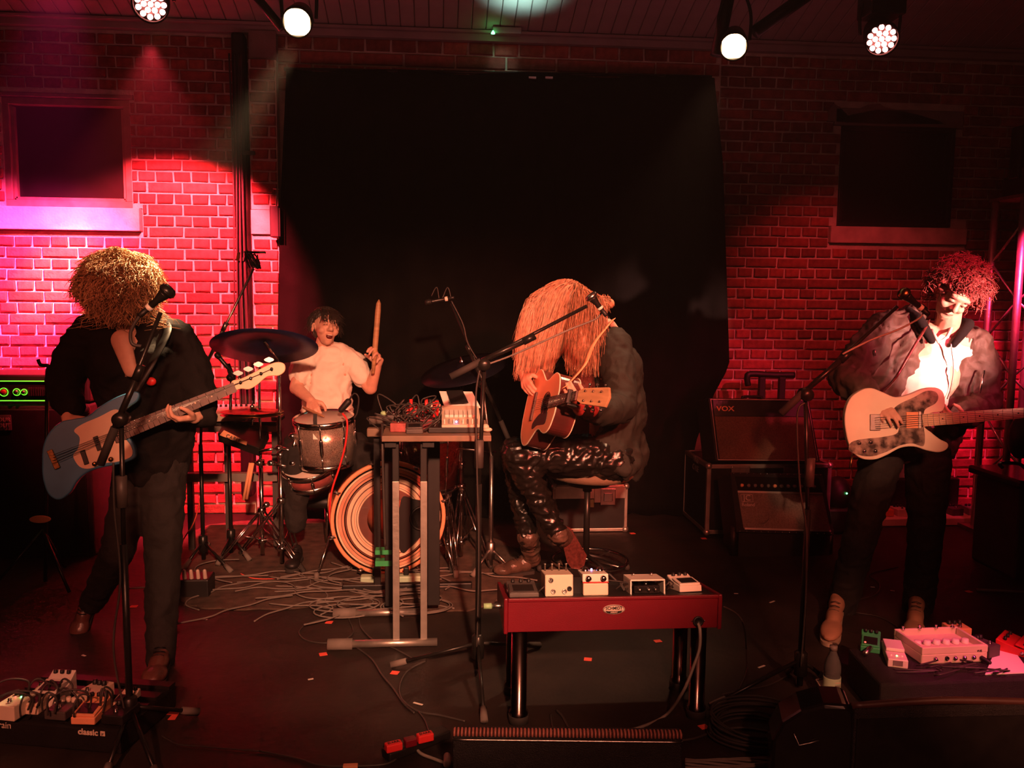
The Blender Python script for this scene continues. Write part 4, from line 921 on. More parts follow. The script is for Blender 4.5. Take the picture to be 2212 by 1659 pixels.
m = MB(); m.hexa([(x0+e+.01, yF+.012, zf+.001), (x1-e-.01, yF+.012, zf+.001), (x1-e-.01, yB-.01, RZ(yB-.01)), (x0+e+.01, yB-.01, RZ(yB-.01)), (x0+e+.01, yF+.012, zf+.003), (x1-e-.01, yF+.012, zf+.003), (x1-e-.01, yB-.01, RZ(yB-.01)+.005), (x0+e+.01, yB-.01, RZ(yB-.01)+.005)]); m.build('black_top_mat', 'black', t)
for (px, py) in ((1120, 1560), (1505, 1550)):
    q = fl(px, py); 
    for yy in (yF+.05, yB-.05):
        m = MB(); m.lathe([(.034, .0), (.036, .005), (.036, .045), (.030, .05), (.030, zbm)], Matrix.Translation((q.x, yy, 0)), 24); l_ = m.build('leg', 'blackchrome' if 0 else 'legchrome' if 'legchrome' in M else 'chrome', t)
        m = MB(); m.lathe([(.0375, .0), (.0385, .03), (.0375, .032)], Matrix.Translation((q.x, yy, 0)), 24); m.build('rubber_foot', 'rubber', l_)
c = at(1326, 1316, yF-.002)
m = MB(); m.prism([(.041*math.cos(a), .018*math.sin(a)) for a in [k*2*PI/40 for k in range(40)]], .003, frame(c, (1, 0, 0), (0, -1, 0))); bd = m.build('oval_badge', 'piping', t)
m = MB(); m.tube([c+V((.039*math.cos(a), -.004, .016*math.sin(a))) for a in [k*2*PI/36 for k in range(36)]], .0010, 5, True); m.build('badge_rim', 'darkgrey', bd)
text('SCHMIDT', .0155, frame(c+V((0, -.0035, .0045)), (1, 0, 0), (0, -1, 0)), 'black', bd, ext=.0006, bold=.0004, sx=.95)
m = MB(); m.prism([(-.033, -.004), (-.02, -.006), (.02, -.006), (.033, -.004), (.026, -.011), (.012, -.0155), (-.012, -.0155), (-.026, -.011)], .001, frame(c+V((0, -.0031, 0)), (1, 0, 0), (0, -1, 0))); m.build('badge_band', 'black', bd)
text('ARRAY', .0085, frame(c+V((0, -.0048, -.0105)), (1, 0, 0), (0, -1, 0)), 'piping', bd, ext=.0004, bold=.0002)
q = at(1508, 1342, yF-.002); m = MB(); m.lathe([(.020, 0), (.020, .005), (.013, .006), (.013, .001)], dirT(q, (0, -1, 0)), 20); m.build('power_socket', 'black', t)
for s_ in (-1, 1): m = MB(); m.ell(q+V((s_*.024, -.001, .002)), (.003, .003, .003), None, 8, 5); m.build('screw', 'chrome', t)
def onred(px, dy): x = at(px, 1285, yF+dy).x; return V((x, yF+dy, RZ(yF+dy)+.005))
tl = -9.6
pg = 'pedals on the red table'
pedal('effect_pedal', onred(1128, .10), 0, (.11, .16, .036), 'darkgrey', 'dark low treadle pedal at the left end of the red table', 'treadle', pg, tl)
pedal('effect_pedal', onred(1203, .09), 0, (.105, .13, .080), 'offwhite', 'tall cream pedal box showing its socket side on the red table', 'rear', pg, tl)
t_, T_ = pedal('effect_pedal', onred(1281, .09), 0, (.095, .12, .045), 'offwhite', 'two-tone cream pedal with shiny knobs, lit, mid red table', 'knobs', pg, tl, 'chrome')
m = MB(); m.box((0, 0, .064), (.098, .11, .03), T_); m.build('upper_case', 'white', t_, .003); m = MB(); m.box((0, -.056, .048), (.098, .004, .003), T_); m.build('red_line', 'red', t_)
for k in (-.028, .028): knob((k, .01, .078), T_, .013, .016, 'chrome', t_); m = MB(); m.lathe([(.010, 0), (.010, .02), (.004, .022)], T_ @ Matrix.Translation((k, -.056, .064)) @ Matrix.Rotation(R(90), 4, 'X'), 12); m.build('jack_plug', 'chrome', t_)
m = MB(); m.box((0, 0, .0), (.0, .0, .0)); 
m = MB(); m.ell((0, .03, .083), (.004, .004, .004), T_, 8, 6); m.build('white_lamp', 'emit_blue', t_)
t_, T_ = pedal('effect_pedal', onred(1391, .10), 0, (.10, .10, .030), 'blackgloss', 'black pedal under a white bridge-shaped riser on the red table', 'knobs', pg, tl)
for k in (-.03, .005, .03): m = MB(); m.lathe([(.007, 0), (.007, .014), (.003, .016)], T_ @ Matrix.Translation((k, -.05, .016)) @ Matrix.Rotation(R(90), 4, 'X'), 12); m.build('jack_plug', 'chrome', t_)
q = onred(1391, .10); t_ = thing('white_riser', q, 'white bridge-shaped metal riser over the black pedal', 'riser'); T_ = Matrix.Translation(q) @ Matrix.Rotation(R(tl), 4, 'X')
m = MB(); m.box((0, 0, .052), (.132, .13, .006), T_); m.build('top_plate', 'white', t_, .002)
for k in (-1, 1): m = MB(); m.box((k*.064, 0, .025), (.005, .12, .05), T_); m.build('side_plate', 'white', t_); m = MB(); m.lathe([(.005, 0), (.005, .012), (.0005, .013)], T_ @ Matrix.Translation((k*.035, .02, .055)), 10); m.build('foot_switch', 'chrome', t_)
pedal('effect_pedal', onred(1478, .12), 6, (.088, .13, .052), 'white', 'white treadle pedal at the right end of the red table', 'treadle', pg, tl-2)
boxp('dark_pedal_body', (0, 0, 0), (.05, .08, .07), 'blackpanel', None); o = bpy.data.objects['dark_pedal_body']; o.name = 'effect_pedal.009'; o.location = onred(1244, .12)+V((0, 0, .035)); tag(o, 'small dark box between the two cream pedals of the red table', 'effect pedal', pg)
o.name = 'effect_pedal'
m = MB()
for k in range(9):
    a = onred(random.choice((1160, 1240, 1330, 1440, 1350, 1430)), .05+random.random()*.12); b = a+V((random.uniform(-.09, .09), random.uniform(-.04, .04), 0)); m.tube(cr([a+V((0, 0, .006)), a+V((.02, -.02, .035)), b+V((-.01, .02, .03)), b+V((0, 0, .006))]), .003, 5)
tag(m.build('patch_cables', 'cable', kind='stuff'), 'short black patch cables looping between pedals on the red table', 'cables')
m = MB(); a = at(1062, 1309, yF+.1); m.rod(a, a+V((.05, 0, 0)), .009, 12); o = m.build('jack_plug', 'steel'); tag(o, 'steel plug with green tape in the left end of the red table', 'plug'); m = MB(); m.rod(a-V((.03, 0, 0)), a, .011, 12); m.build('green_tape', 'palegreen', o)
# ---- left pedalboard
Bz = .09
def left_board():
    P = [fl(-60, 1545, Bz), fl(285, 1590, Bz), fl(330, 1515, Bz), fl(-20, 1480, Bz)]
    A = fl(-40, 1552, Bz); B = fl(262, 1578, Bz); d = (B-A).normalized(); n_ = V((-d.y, d.x, 0))
    t = thing('pedal_case', V(((A.x+B.x)/2, (A.y+B.y)/2+.15, 0)), 'black pedalboard bag with printed front at the lower left corner', 'pedalboard')
    q = [A, B, B+n_*.36, A+n_*.36]; m = MB(); m.hexa([V((p.x, p.y, 0)) for p in q]+q); m.build('bag', 'blackcloth', t, .008)
    for k in range(4):
        a = A+n_*(.04+k*.09)+V((0, 0, .012)); b = B+n_*(.04+k*.09)+V((0, 0, .012)); m = MB(); m.slab([a, b, b+n_*.045, a+n_*.045], (0, 0, 1), .012); m.build('rail', 'black', t)
    fn = -n_
    text('classic', .030, frame(onp(191, 1581, A, n_)+fn*.003, d, fn), 'offwhite', t, ext=.001, bold=.0008)
    c = onp(223, 1584, A, n_)+fn*.003; m = MB(); m.box((0, 0, 0), (.017, .017, .002), frame(c, d, fn)); m.build('logo_square', 'offwhite', t); text('jr', .014, frame(c+fn*.0015, d, fn), 'black', t)
    text('pedaltrain', .034, frame(onp(-12, 1564, A, n_)+fn*.003, d, fn), 'offwhite', t, ext=.001)
    return A, B, d, n_
A, B, d, n_ = left_board(); ang = math.degrees(math.atan2(d.y, d.x))
def onlb(px, py): p = fl(px, py, Bz+.013); return p
pg = 'pedals on the lower left board'
pedal('effect_pedal', onlb(200, 1546), ang+6, (.085, .13, .055), 'oranget', 'orange treadle pedal at the front of the left board', 'treadle', pg)
pedal('effect_pedal', onlb(38, 1540), ang-2, (.075, .12, .055), 'offwhite', 'pale pedal with red and green lamps at the left board corner', 'knobs', pg)
pedal('effect_pedal', onlb(85, 1525), ang+4, (.075, .13, .06), 'pearl', 'cream treadle pedal behind the corner pedal of the left board', 'treadle', pg)
pedal('effect_pedal', onlb(120, 1510), ang+4, (.09, .13, .085), 'white', 'tall white treadle pedal rising highest on the left board', 'treadle', pg)
pedal('effect_pedal', onlb(205, 1513), ang-8, (.075, .12, .05), 'offwhite', 'cream box pedal behind the orange one on the left board', 'knobs', pg)
pedal('effect_pedal', onlb(140, 1540), ang, (.08, .11, .032), 'darkgrey', 'dark low pedal between corner and orange pedals', 'knobs', pg, knobs='offwhite')
pedal('effect_pedal', onlb(262, 1550), ang, (.08, .11, .035), 'black', 'black pedal at the right end of the left board', 'knobs', pg)
pedal('effect_pedal', onlb(272, 1515), ang, (.06, .10, .03), 'offwhite', 'small pale pedal at the back right of the left board', 'treadle', pg)
for k, (px, py, mt_) in enumerate(((31, 1524, 'emit_ledred'), (41, 1524, 'emit_green'))):
    pass
m = MB(); q = onlb(34, 1545)+V((0, 0, .058)); m.ell(q+V((-.008, .02, 0)), (.003, .003, .003), None, 8, 5); o = m.build('pedal_lamp', 'emit_ledred', bpy.data.objects['effect_pedal.001'] if 0 else None); tag(o, 'tiny red lamp on the pale corner pedal of the left board', 'lamp')
m = MB(); m.ell(q+V((.012, .02, 0)), (.003, .003, .003), None, 8, 5); o = m.build('pedal_lamp', 'emit_green'); tag(o, 'tiny green lamp on the pale corner pedal of the left board', 'lamp')
m = MB()
for k in range(16):
    a = onlb(random.uniform(50, 240), random.uniform(1515, 1560)); a.z += .03; b = a+V((random.uniform(-.14, .14), random.uniform(-.05, .05), 0)); m.tube(cr([a, a+V((.01, 0, .05)), (a+b)/2+V((0, 0, .07)), b+V((0, 0, .04)), b]), .0035, 5)
tag(m.build('patch_cables', 'cable', kind='stuff'), 'black patch cables looping over the lower left pedalboard', 'cables')
# ---- right pedalboard
RB = .15
A = fl(1900, 1505, RB); q4 = [fl(1903, 1478, RB), fl(2290, 1462, RB), fl(2290, 1385, RB), fl(1832, 1400, RB)]
t = thing('pedal_riser', V(((q4[0].x+q4[1].x)/2, (q4[0].y+q4[2].y)/2, 0)), 'large black pedal riser in front of the right guitarist', 'pedalboard')
m = MB(); m.hexa([V((p.x, p.y, 0)) for p in q4]+q4); m.build('riser_box', 'tolex', t, .01)
dd = (q4[1]-q4[0]).normalized(); ang = math.degrees(math.atan2(dd.y, dd.x)); pg = 'pedals on the right riser'
q = fl(2066, 1438, RB)+V((0, .12, 0)); T_ = rotT(q, ang+1); t_ = thing('multi_switch_pedal', q, 'wide cream multi-switch pedal, its dished top lit magenta', 'effect pedal', pg); WW, DD = .285, .20
m = MB(); m.box((0, 0, .022), (WW, DD, .044), T_); m.build('case', 'oranget' if 0 else 'offwhite', t_, .006)
for (c, s_) in (((0, -DD/2+.008, .056), (WW, .016, .03)), ((0, DD/2-.006, .056), (WW, .012, .03)), ((-WW/2+.006, 0, .056), (.012, DD-.03, .03)), ((WW/2-.006, 0, .056), (.012, DD-.03, .03))): m = MB(); m.box(c, s_, T_); m.build('raised_rim', 'offwhite', t_, .003)
for k in range(6): knob((-.105+k*.042, -.01, .044), T_, .015, .018, 'white', t_)
for k in range(4): m = MB(); m.lathe([(.008, 0), (.008, .006), (.005, .007), (.005, .014), (.007, .016), (.0005, .017)], T_ @ Matrix.Translation((-.11+k*.075, DD/2-.012, .07)), 10); m.build('foot_switch', 'chrome', t_)
for k, xx in enumerate((-.085, -.035, 0, .04, .08)): m = MB(); m.lathe([(.0085, 0), (.0085, .006), (.005, .007), (.005, .012 if k != 1 else .003)], T_ @ Matrix.Translation((xx, -DD/2, .024)) @ Matrix.Rotation(R(90), 4, 'X'), 14); m.build('jack_socket', 'chrome' if k != 1 else 'black', t_)
text('VUE', .012, T_ @ Matrix.Translation((.105, -DD/2-.001, .048)) @ Matrix.Rotation(R(90), 4, 'X'), 'black', t_)
m = MB(); m.cap(T_ @ V((.115, -DD/2-.005, .02)), T_ @ V((.13, -DD/2-.03, .012)), .009, .008); m.build('power_plug', 'black', t_)
q = fl(1957, 1443, RB)+V((0, .09, 0)); t_, T_ = pedal('effect_pedal', q, ang-22, (.075, .19, .035), 'white', 'long white pedal with three tiny lamps left of the multi-switch pedal', 'plain', pg)
m = MB(); m.box((0, .03, .043), (.07, .10, .014), T_); m.build('treadle', 'white', t_, .003)
for k, mt_ in enumerate(('emit_ledred', 'emit_green', 'emit_ledred')): m = MB(); m.ell((-.02+k*.02, -.06, .037), (.003, .003, .002), T_, 8, 5); m.build('lamp', mt_, t_)
m = MB(); m.box((0, -.096, .02), (.035, .004, .02), T_); m.build('socket_panel', 'grey', t_)
q = fl(1893, 1408, RB)+V((0, .05, 0)); t_, T_ = pedal('effect_pedal', q, ang-30, (.075, .13, .05), 'green', 'green pedal at the left of the right riser', 'treadle', pg)
m = MB(); m.ell((-.02, -.06, .04), (.004, .004, .003), T_, 8, 5); m.build('lamp', 'emit_ledred', t_)
m = MB(); m.rod(fl(1868, 1422, RB)+V((0, 0, .02)), fl(1880, 1412, RB)+V((0, 0, .025)), .010, 10); tag(m.build('jack_plug', 'steel'), 'steel plug beside the green pedal of the right riser', 'plug')
q = fl(2148, 1428, RB)+V((0, .08, 0)); pedal('effect_pedal', q, ang+20, (.07, .11, .05), 'darkgrey', 'dark pedal with a big round switch right of the multi-switch pedal', 'knobs', pg)
q = fl(2115, 1405, RB)+V((0, .16, 0)); pedal('effect_pedal', q, ang, (.09, .08, .045), 'oranget', 'pale small box behind the multi-switch pedal', 'knobs', pg)
q = [fl(2128, 1456, RB+.004), fl(2225, 1452, RB+.004), fl(2190, 1404, RB+.004), fl(2150, 1404, RB+.004)]
m = MB(); m.slab(q, (0, 0, 1), .004); tag(m.build('set_list_sheet', 'paper'), 'sheet lit bright pink-red at the right edge of the riser', 'sheet')
q = fl(2235, 1420, RB)+V((0, .05, 0)); pedal('effect_pedal', q, ang+40, (.14, .2, .05), 'red', 'red pedal at the far right edge of the riser', 'treadle', pg)
m = MB()
for k in range(14):
    a = fl(random.uniform(1915, 2170), random.uniform(1430, 1460), RB+.012); b = a+V((random.uniform(-.14, .14), random.uniform(-.04, .05), 0)); m.tube(cr([a, a+V((.01, -.02, .012)), (a+b)/2+V((0, -.02, .01)), b]), .0035, 5)
tag(m.build('patch_cables', 'cable', kind='stuff'), 'dark cables lying along the front of the right riser', 'cables')
# bottle and small box by the riser
q = fl(1795, 1512); t = thing('water_bottle', (q.x, q.y, 0), 'clear plastic water bottle with pale green label beside the riser', 'bottle')
m = MB(); m.lathe([(.001, 0), (.030, 0), (.033, .008), (.033, .02), (.030, .03), (.033, .04), (.033, .10), (.030, .105), (.033, .115), (.032, .15), (.022, .18), (.013, .20), (.013, .215)], Matrix.Translation((q.x, q.y, 0)), 28); m.build('bottle_body', 'plastic_clear', t)
m = MB(); m.lathe([(.0338, .042), (.0342, .045), (.0342, .098), (.0338, .10)], Matrix.Translation((q.x, q.y, 0)), 28); m.build('paper_label', 'label_green', t)
for k in range(4): boxp('label_line', (q.x+.008, q.y-.0345, .05+k*.012), (.022, .002, .003), 'offwhite' if k % 2 else 'grey', t)
m = MB(); m.lathe([(.015, .208), (.015, .226), (.0005, .227)], Matrix.Translation((q.x, q.y, 0)), 18); m.build('bottle_cap', 'grey', t)
a, b, c, d_ = [fl(*k, .05) for k in ((1762, 1470), (1810, 1545), (1835, 1540), (1790, 1465))]
t = thing('small_flat_box', V(((a.x+c.x)/2, (a.y+c.y)/2, 0)), 'flat grey box on the floor behind the water bottle', 'box')
m = MB(); m.hexa([V((p.x, p.y, 0)) for p in (a, b, c, d_)]+[a, b, c, d_]); m.build('case', 'grey', t, .003); m = MB(); m.tube([a+V((0, 0, .003)), b+V((0, 0, .003)), c+V((0, 0, .003)), d_+V((0, 0, .003))], .003, 5, True); m.build('rim', 'piping', t)
# ---- back pedalboard and side things at the right wall
q = fl(1940, 1138); yq = q.y; xa, xb = at(1888, 1138, yq).x, at(2142, 1150, yq).x
t = thing('back_pedalboard', ((xa+xb)/2, yq+.1, 0), 'pale low pedalboard on the floor against the right brick wall', 'pedalboard')
boxp('board', ((xa+xb)/2, yq+.14, .03), (xb-xa, .28, .055), 'pearl', t, .006)
for k, (px, mt_, lab) in enumerate(((1912, 'orange', 'orange pedal at the left end of the back pedalboard'), (1945, 'offwhite', 'pale pedal next to the orange one on the back pedalboard'), (2100, 'grey', 'grey pedal at the right end of the back pedalboard'), (2060, 'darkgrey', 'dark pedal right of the guitarist\'s leg on the back pedalboard'))):
    pedal('effect_pedal', V((at(px, 1120, yq+.1).x, yq+.12, .058)), random.uniform(-10, 10), (.09, .12, .05), mt_, lab, 'knobs', 'pedals on the back pedalboard')
boxp('equipment_rack', V((at(2000, 1090, yq+.2).x+.0, yq+.38, .14)), (.62, .18, .28), 'black', None, .01); tag(bpy.data.objects['equipment_rack'], 'low black box behind the back pedalboard', 'case')
t_, T_ = pedal('effect_pedal', V((at(1942, 1075, yq+.35).x, yq+.36, .281)), 0, (.09, .1, .10), 'palegreen', 'pale green box standing on the black box seen between the guitarist\'s legs', 'knobs', 'pedals on the back pedalboard')
# truss tower and speaker at the right
def truss():
    Yt_ = 5.3; t = thing('truss_tower', V((at(2200, 900, Yt_).x, Yt_, 0)), 'steel lattice truss tower at the right edge of the stage', 'truss')
    xl = at(2180, 900, Yt_).x; zt_ = at(2192, 425, Yt_).z; s = .29
    ps = [(xl, Yt_), (xl+s, Yt_), (xl, Yt_+s), (xl+s, Yt_+s)]
    for (x, y) in ps: rodp('chord', (x, y, .03), (x, y, zt_), .024, 'alu', t, 14)
    k = 0; z = .1
    while z < zt_-.25:
        m = MB(); a, b = (0, 1) if k % 2 == 0 else (1, 0); m.rod((*ps[a], z), (*ps[b], z+.25), .008, 6); m.build('diagonal_brace', 'alu', t)
        m = MB(); a, b = (0, 2) if k % 2 == 0 else (2, 0); m.rod((*ps[a], z), (*ps[b], z+.25), .008, 6); m.build('diagonal_brace', 'alu', t)
        z += .25; k += 1
    boxp('base_plate', (xl+s/2, Yt_+s/2, .015), (s+.15, s+.15, .03), 'steel', t); boxp('top_plate', (xl+s/2, Yt_+s/2, zt_+.01), (s+.06, s+.06, .02), 'steel', t)
    c = V((xl+s/2+.05, Yt_+s/2, zt_+.35))
    t = thing('moving_head_lamp', (c.x, c.y, zt_+.02), 'black moving head lamp on top of the truss tower', 'stage light')
    boxp('base', (c.x, c.y, zt_+.09), (.32, .30, .14), 'black', t, .02); m = MB(); m.lathe([(.10, -.17), (.14, -.1), (.15, .1), (.13, .16)], dirT(c+V((0, 0, .02)), (.2, -.3, 1)), 24); m.build('head', 'black', t)
    for s_ in (-1, 1): boxp('yoke_arm', (c.x+s_*.17, c.y, c.z-.05), (.03, .1, .34), 'black', t, .01)
truss()
# keyboard in its case at the right edge
t = thing('keyboard_case', V((at(2200, 1080, 5.0).x, 5.1, 0)), 'dark red-lit keyboard case standing at the right edge', 'case'); q = at(2230, 1050, 4.6)
boxp('body', (q.x+.12, 4.72, .27), (.5, .42, .54), 'tolex', t, .02); boxp('lid', (q.x+.10, 4.70, .57), (.56, .48, .05), 'blackgloss', t, .015); tubep('handle', cr([at(2165, 1010, 4.44), at(2160, 1000, 4.42), at(2200, 1002, 4.42), at(2215, 1012, 4.44)]), .01, 'chrome', t)
m = MB(); m.ell(at(2205, 945, 4.7), (.07, .07, .13)); tag(m.build('dark_bag', 'black'), 'black soft bag on the keyboard case at the right edge', 'bag')
t = thing('dropped_connector', fl(2200, 1232, .01), 'pale cable connectors lying on the floor near the right edge', 'connector')
for px, py in ((2194, 1229), (2205, 1233)): m = MB(); q = fl(px, py, .014); m.cap(q, q+V((.025, 0, 0)), .012, .010); m.build('plug_end', 'white', t)
t = rodp('floor_rod', fl(2110, 1274, .012), fl(2230, 1280, .012), .008, 'greyrubber', None); tag(t, 'thin dark rod lying on the floor near the right edge', 'rod')
# ---- monitor wedges at the stage front
def wedge_c():
    Yw = fl(1180, 1659).y-.35; A = at(978, 1563, Yw); B = at(1466, 1603, Yw); A2 = at(1010, 1552, Yw+.05)
    zt = (A.z+B.z)/2; A = V((A.x, Yw+.02, zt)); B = V((B.x, Yw-.04, zt)); d = (B-A).normalized(); n = V((-d.y, d.x, 0)); up = V((0, 0, 1))
    t = thing('monitor_wedge', V(((A.x+B.x)/2, Yw+.2, 0)), 'black floor monitor with a ribbed top edge at the front centre', 'monitor speaker')
    sec = [(0, -.02), (0, 1.0), (.045, 1.0), (.40, .25), (.40, -.02)]
    P = [A+n*a+V((0, 0, (b-1)*zt)) for a, b in sec]; Q = [B+n*a+V((0, 0, (b-1)*zt)) for a, b in sec]; k = len(P)
    for s in (P, Q):
        for p in s: p.z = max(p.z, 0)
    m = MB(); m.add(P+Q, [tuple(range(k-1, -1, -1)), tuple(range(k, 2*k))]+[(i, (i+1) % k, k+(i+1) % k, k+i) for i in range(k)]); m.build('cabinet', 'tolex', t, .006)
    m = MB(); N_ = 62
    for i in range(N_): p = A+d*((B-A).length*(i+.5)/N_); m.tube([p+n*-.005+up*-.006, p+n*-.002+up*.006, p+n*.012+up*.010, p+n*.024+up*.004], .0034, 5)
    m.build('ribbed_grille_edge', 'edge_red', t, kind='stuff')
    m = MB(); m.tube(cr([A+up*-.018-n*.003, (A+B)/2+up*-.018-n*.003, B+up*-.018-n*.003]), .004, 6); m.build('trim_strip', 'steel', t)
    m = MB(); m.slab([A+up*.004, A+n*.022+up*.004, B+n*.022+up*.004, B+up*.004], up, .010); m.build('grille_frame', 'mahog', t)
mat('mahog', (.07, .025, .02), .45, var=.2)
mat('edge_red', (.42, .14, .11), .45)
wedge_c()
def wedge_r():
    Yw = fl(1900, 1659).y-.30; A = at(1845, 1532, Yw); B = at(2240, 1500, Yw-.05); zt = A.z; B.z = zt+.02
    d = (B-A).normalized(); n = V((-d.y, d.x, 0)).normalized(); t = thing('monitor_wedge', V((A.x+.2, Yw+.1, 0)), 'black floor monitor with rounded end at the lower right corner', 'monitor speaker')
    n2 = V((-.62, .2, 0))
    m = MB(); P = [A, B, B+n*.05, A+n*.05]; m.hexa([V((p.x, p.y, 0)) for p in (A, B, B+n*.3, A+n*.3)]+P); m.build('cabinet', 'tolex', t, .012, ) 
    m = MB(); m.slab([A+V((.01, -.004, -.03)), V((A.x+.01, A.y-.004, .02)), V((B.x, B.y-.004, .02)), B+V((0, -.004, -.03))], (0, -1, 0), .008); m.build('front_grille', 'black', t)
    m = MB(); m.tube(cr([A+n*.02, (A+B)/2+n*.02+V((0, 0, .012)), B+n*.02]), .012, 8); m.build('rounded_edge', 'mahog', t)
    # round-shouldered side cheek turned to the camera
    out = [(1665, 1640), (1668, 1600), (1690, 1560), (1730, 1535), (1780, 1522), (1830, 1524), (1846, 1540), (1852, 1720), (1665, 1720)]
    nn = V((-.3, -1, 0)).normalized(); m = MB(); m.slab([onp(x, y, A+V((-.02, .02, 0)), nn) for x, y in out], nn, .14); o = m.build('side_cheek', 'blackgloss', t, .012)
    m = MB(); q = [onp(x, y, A+V((-.02, .02, 0))+nn*.006, nn) for x, y in ((1715, 1585), (1726, 1610), (1745, 1606), (1770, 1600))]; m.tube(q, .002, 5); m.build('handle_edge', 'steel', t)
wedge_r()
# ---- stage box with red plugs
for k, (px, py, dx, lab) in enumerate(((850, 1612, 22, 'leftmost red-topped plug on the black floor strip'), (886, 1602, 16, 'dull red middle plug on the black floor strip'), (918, 1592, 20, 'rightmost bright red plug of the floor strip'))):
    q = fl(px, py, .05); t = thing('power_plug', V((q.x, q.y, .035)), lab, 'plug', 'red plugs at the front floor'); T_ = rotT((q.x, q.y, .036), 22)
    m = MB(); m.box((0, 0, .014), (.042 if k == 1 else .058, .03, .028), T_); m.build('plug_body', 'red' if k != 1 else 'redbox', t, .004)
    if k != 1: text(('DARREN', '', 'DARREN')[k][:4], .016, T_ @ Matrix.Translation((0, 0, .0285)), 'black', t)
q1, q2 = fl(838, 1640, 0), fl(960, 1592, 0); a = math.degrees(math.atan2(q2.y-q1.y, q2.x-q1.x)); c = (q1+q2)/2; t = thing('power_strip', c, 'black power strip on the floor left of the centre monitor', 'power strip')
m = MB(); m.box((0, 0, .017), ((q2-q1).length+.02, .055, .034), rotT(c, a)); m.build('strip_body', 'black', t, .006)
q = fl(966, 1650, .02); t = thing('power_plug', q, 'white plug end against the left side of the centre monitor', 'plug'); m = MB(); m.cap(q, q+V((0, .05, 0)), .014, .012); m.build('plug_body', 'white', t)
q = fl(757, 1655, .006); tag(boxp('cable_tag', q, (.05, .02, .012), 'oranget', None, .003), 'orange tape tag on the cable at the bottom edge', 'tape')
# power strip near drum
q = fl(850, 1262); t = thing('power_strip', q, 'greenish power strip with black plugs before the bass drum', 'power strip'); boxp('strip_body', (q.x, q.y, .03), (.36, .06, .045), 'label_green', t, .008)
for k in (-.1, .02, .07): q2 = V((q.x+k, q.y, .055)); boxp('plug', q2+V((0, 0, .02)), (.03, .03, .045), 'black', t, .006)
# ---- tape marks
tm = [((289, 1310), 'square of pink tape behind the bassist\'s shoe'), ((711, 1344), 'pink tape mark by the upper tube foot of the table'), ((698, 1413), 'pink tape mark by the lower tube foot of the table'), ((853, 1453), 'pink tape mark under the centre stand\'s left foot'), ((1520, 1570), 'bright pink tape mark by the red table\'s right leg'),
      ((1421, 1385), 'pink tape mark seen under the red table towards its right'), ((1270, 1424), 'faint pink tape mark seen under the middle of the red table'), ((1366, 1152), 'pink tape mark at the small flight case corner'), ((1520, 1163), 'pink tape mark at the large flight case corner'), ((2093, 1278), 'pink tape mark beside the thin floor rod'), ((1324, 1222), 'pink tape mark behind the stool ring')]
for (px, py), lab in tm:
    q = fl(px, py, .002); m = MB(); m.box((0, 0, 0), (.034, .03, .002), rotT(q, random.uniform(-20, 20))); tag(m.build('tape_mark', 'pinktape'), lab, 'tape', 'pink tape marks on the stage floor')
q = fl(373, 1546, .002); m = MB(); m.slab([fl(x, y, .003) for x, y in ((355, 1536), (390, 1536), (378, 1554), (362, 1554), (372, 1543), (358, 1543))], (0, 0, 1), .002); tag(m.build('tape_mark', 'pinktape'), 'L-shaped pink tape mark right of the left pedalboard', 'tape', 'pink tape marks on the stage floor')
for k, ((px, py), lab) in enumerate((((1590, 1282), 'small pale paper scrap right of the red table'), ((1668, 1300), 'longer torn paper scrap left of the right microphone stand'), ((181, 1416), 'white speck on the floor left of the bassist'), ((671, 1467), 'pale crumb on the floor before the table feet'), ((903, 1520), 'small tan tape bit on the looped floor cable'), ((1885, 1268), 'white speck between the right guitarist\'s feet'), ((1928, 1276), 'short pale strip near the right guitarist\'s front leg'), ((1645, 1440), 'tiny grey fleck left of the right stand'), ((443, 1338), 'white fleck right of the bassist\'s leg'))):
    q = fl(px, py, .003); m = MB(); m.box((0, 0, 0), (.022+.02*(k % 3 == 1), .009, .002), rotT(q, random.uniform(-40, 40))); tag(m.build('paper_scrap', 'white'), lab, 'scrap', 'scraps on the stage floor')
# ---- cables
def cable(pts, label, r=.004, mt_='cable', name='cable', z=.006):
    P = []
    for p in pts: P.append(fl(p[0], p[1], z) if len(p) == 2 else at(*p))
    m = MB(); m.tube(cr(P, 8), r, 6); return tag(m.build(name, mt_), label, 'cable')
cable([(1508, 1348, yF-.02), (1512, 1362, yF-.04), (1511, 1400, yF-.04), (1498, 1440, yF-.05), (1475, 1495, yF-.06), (1438, 1545), (1380, 1572), (1330, 1582)], 'grey power cable drooping from the red table to the floor', .006, 'greycable')
cable([(764, 1394), (802, 1423), (825, 1458), (850, 1488), (872, 1520), (895, 1540)], 'dark cable running diagonally over the floor before the table', .0045)
cable([(920, 1428), (880, 1450), (863, 1485), (872, 1515), (905, 1537), (950, 1545), (1005, 1558)], 'dark cable bending round to the centre monitor', .0045)
cable([(905, 1538), (920, 1560), (928, 1590), (925, 1600)], 'dark cable reaching the red plugs from above', .004)
cable([(895, 1612), (910, 1628), (940, 1640), (966, 1650)], 'grey cable from the middle red plug to the white plug', .006, 'greycable')
cable([(560, 1622), (640, 1638), (690, 1653), (760, 1655), (835, 1650), (862, 1630), (858, 1615)], 'thin cable along the bottom edge to the red plugs', .004)
cable([(350, 1590), (385, 1608), (430, 1612), (500, 1618), (560, 1622)], 'thin cable from the left stand base towards the right', .003)
cable([(760, 1305), (752, 1330), (762, 1368), (720, 1388), (665, 1384), (646, 1365), (670, 1345), (720, 1335)], 'looped thin cable left of the table feet', .0035)
cable([(775, 1322), (780, 1355), (810, 1385), (850, 1400), (895, 1425)], 'dark cable passing under the lower table foot', .004)
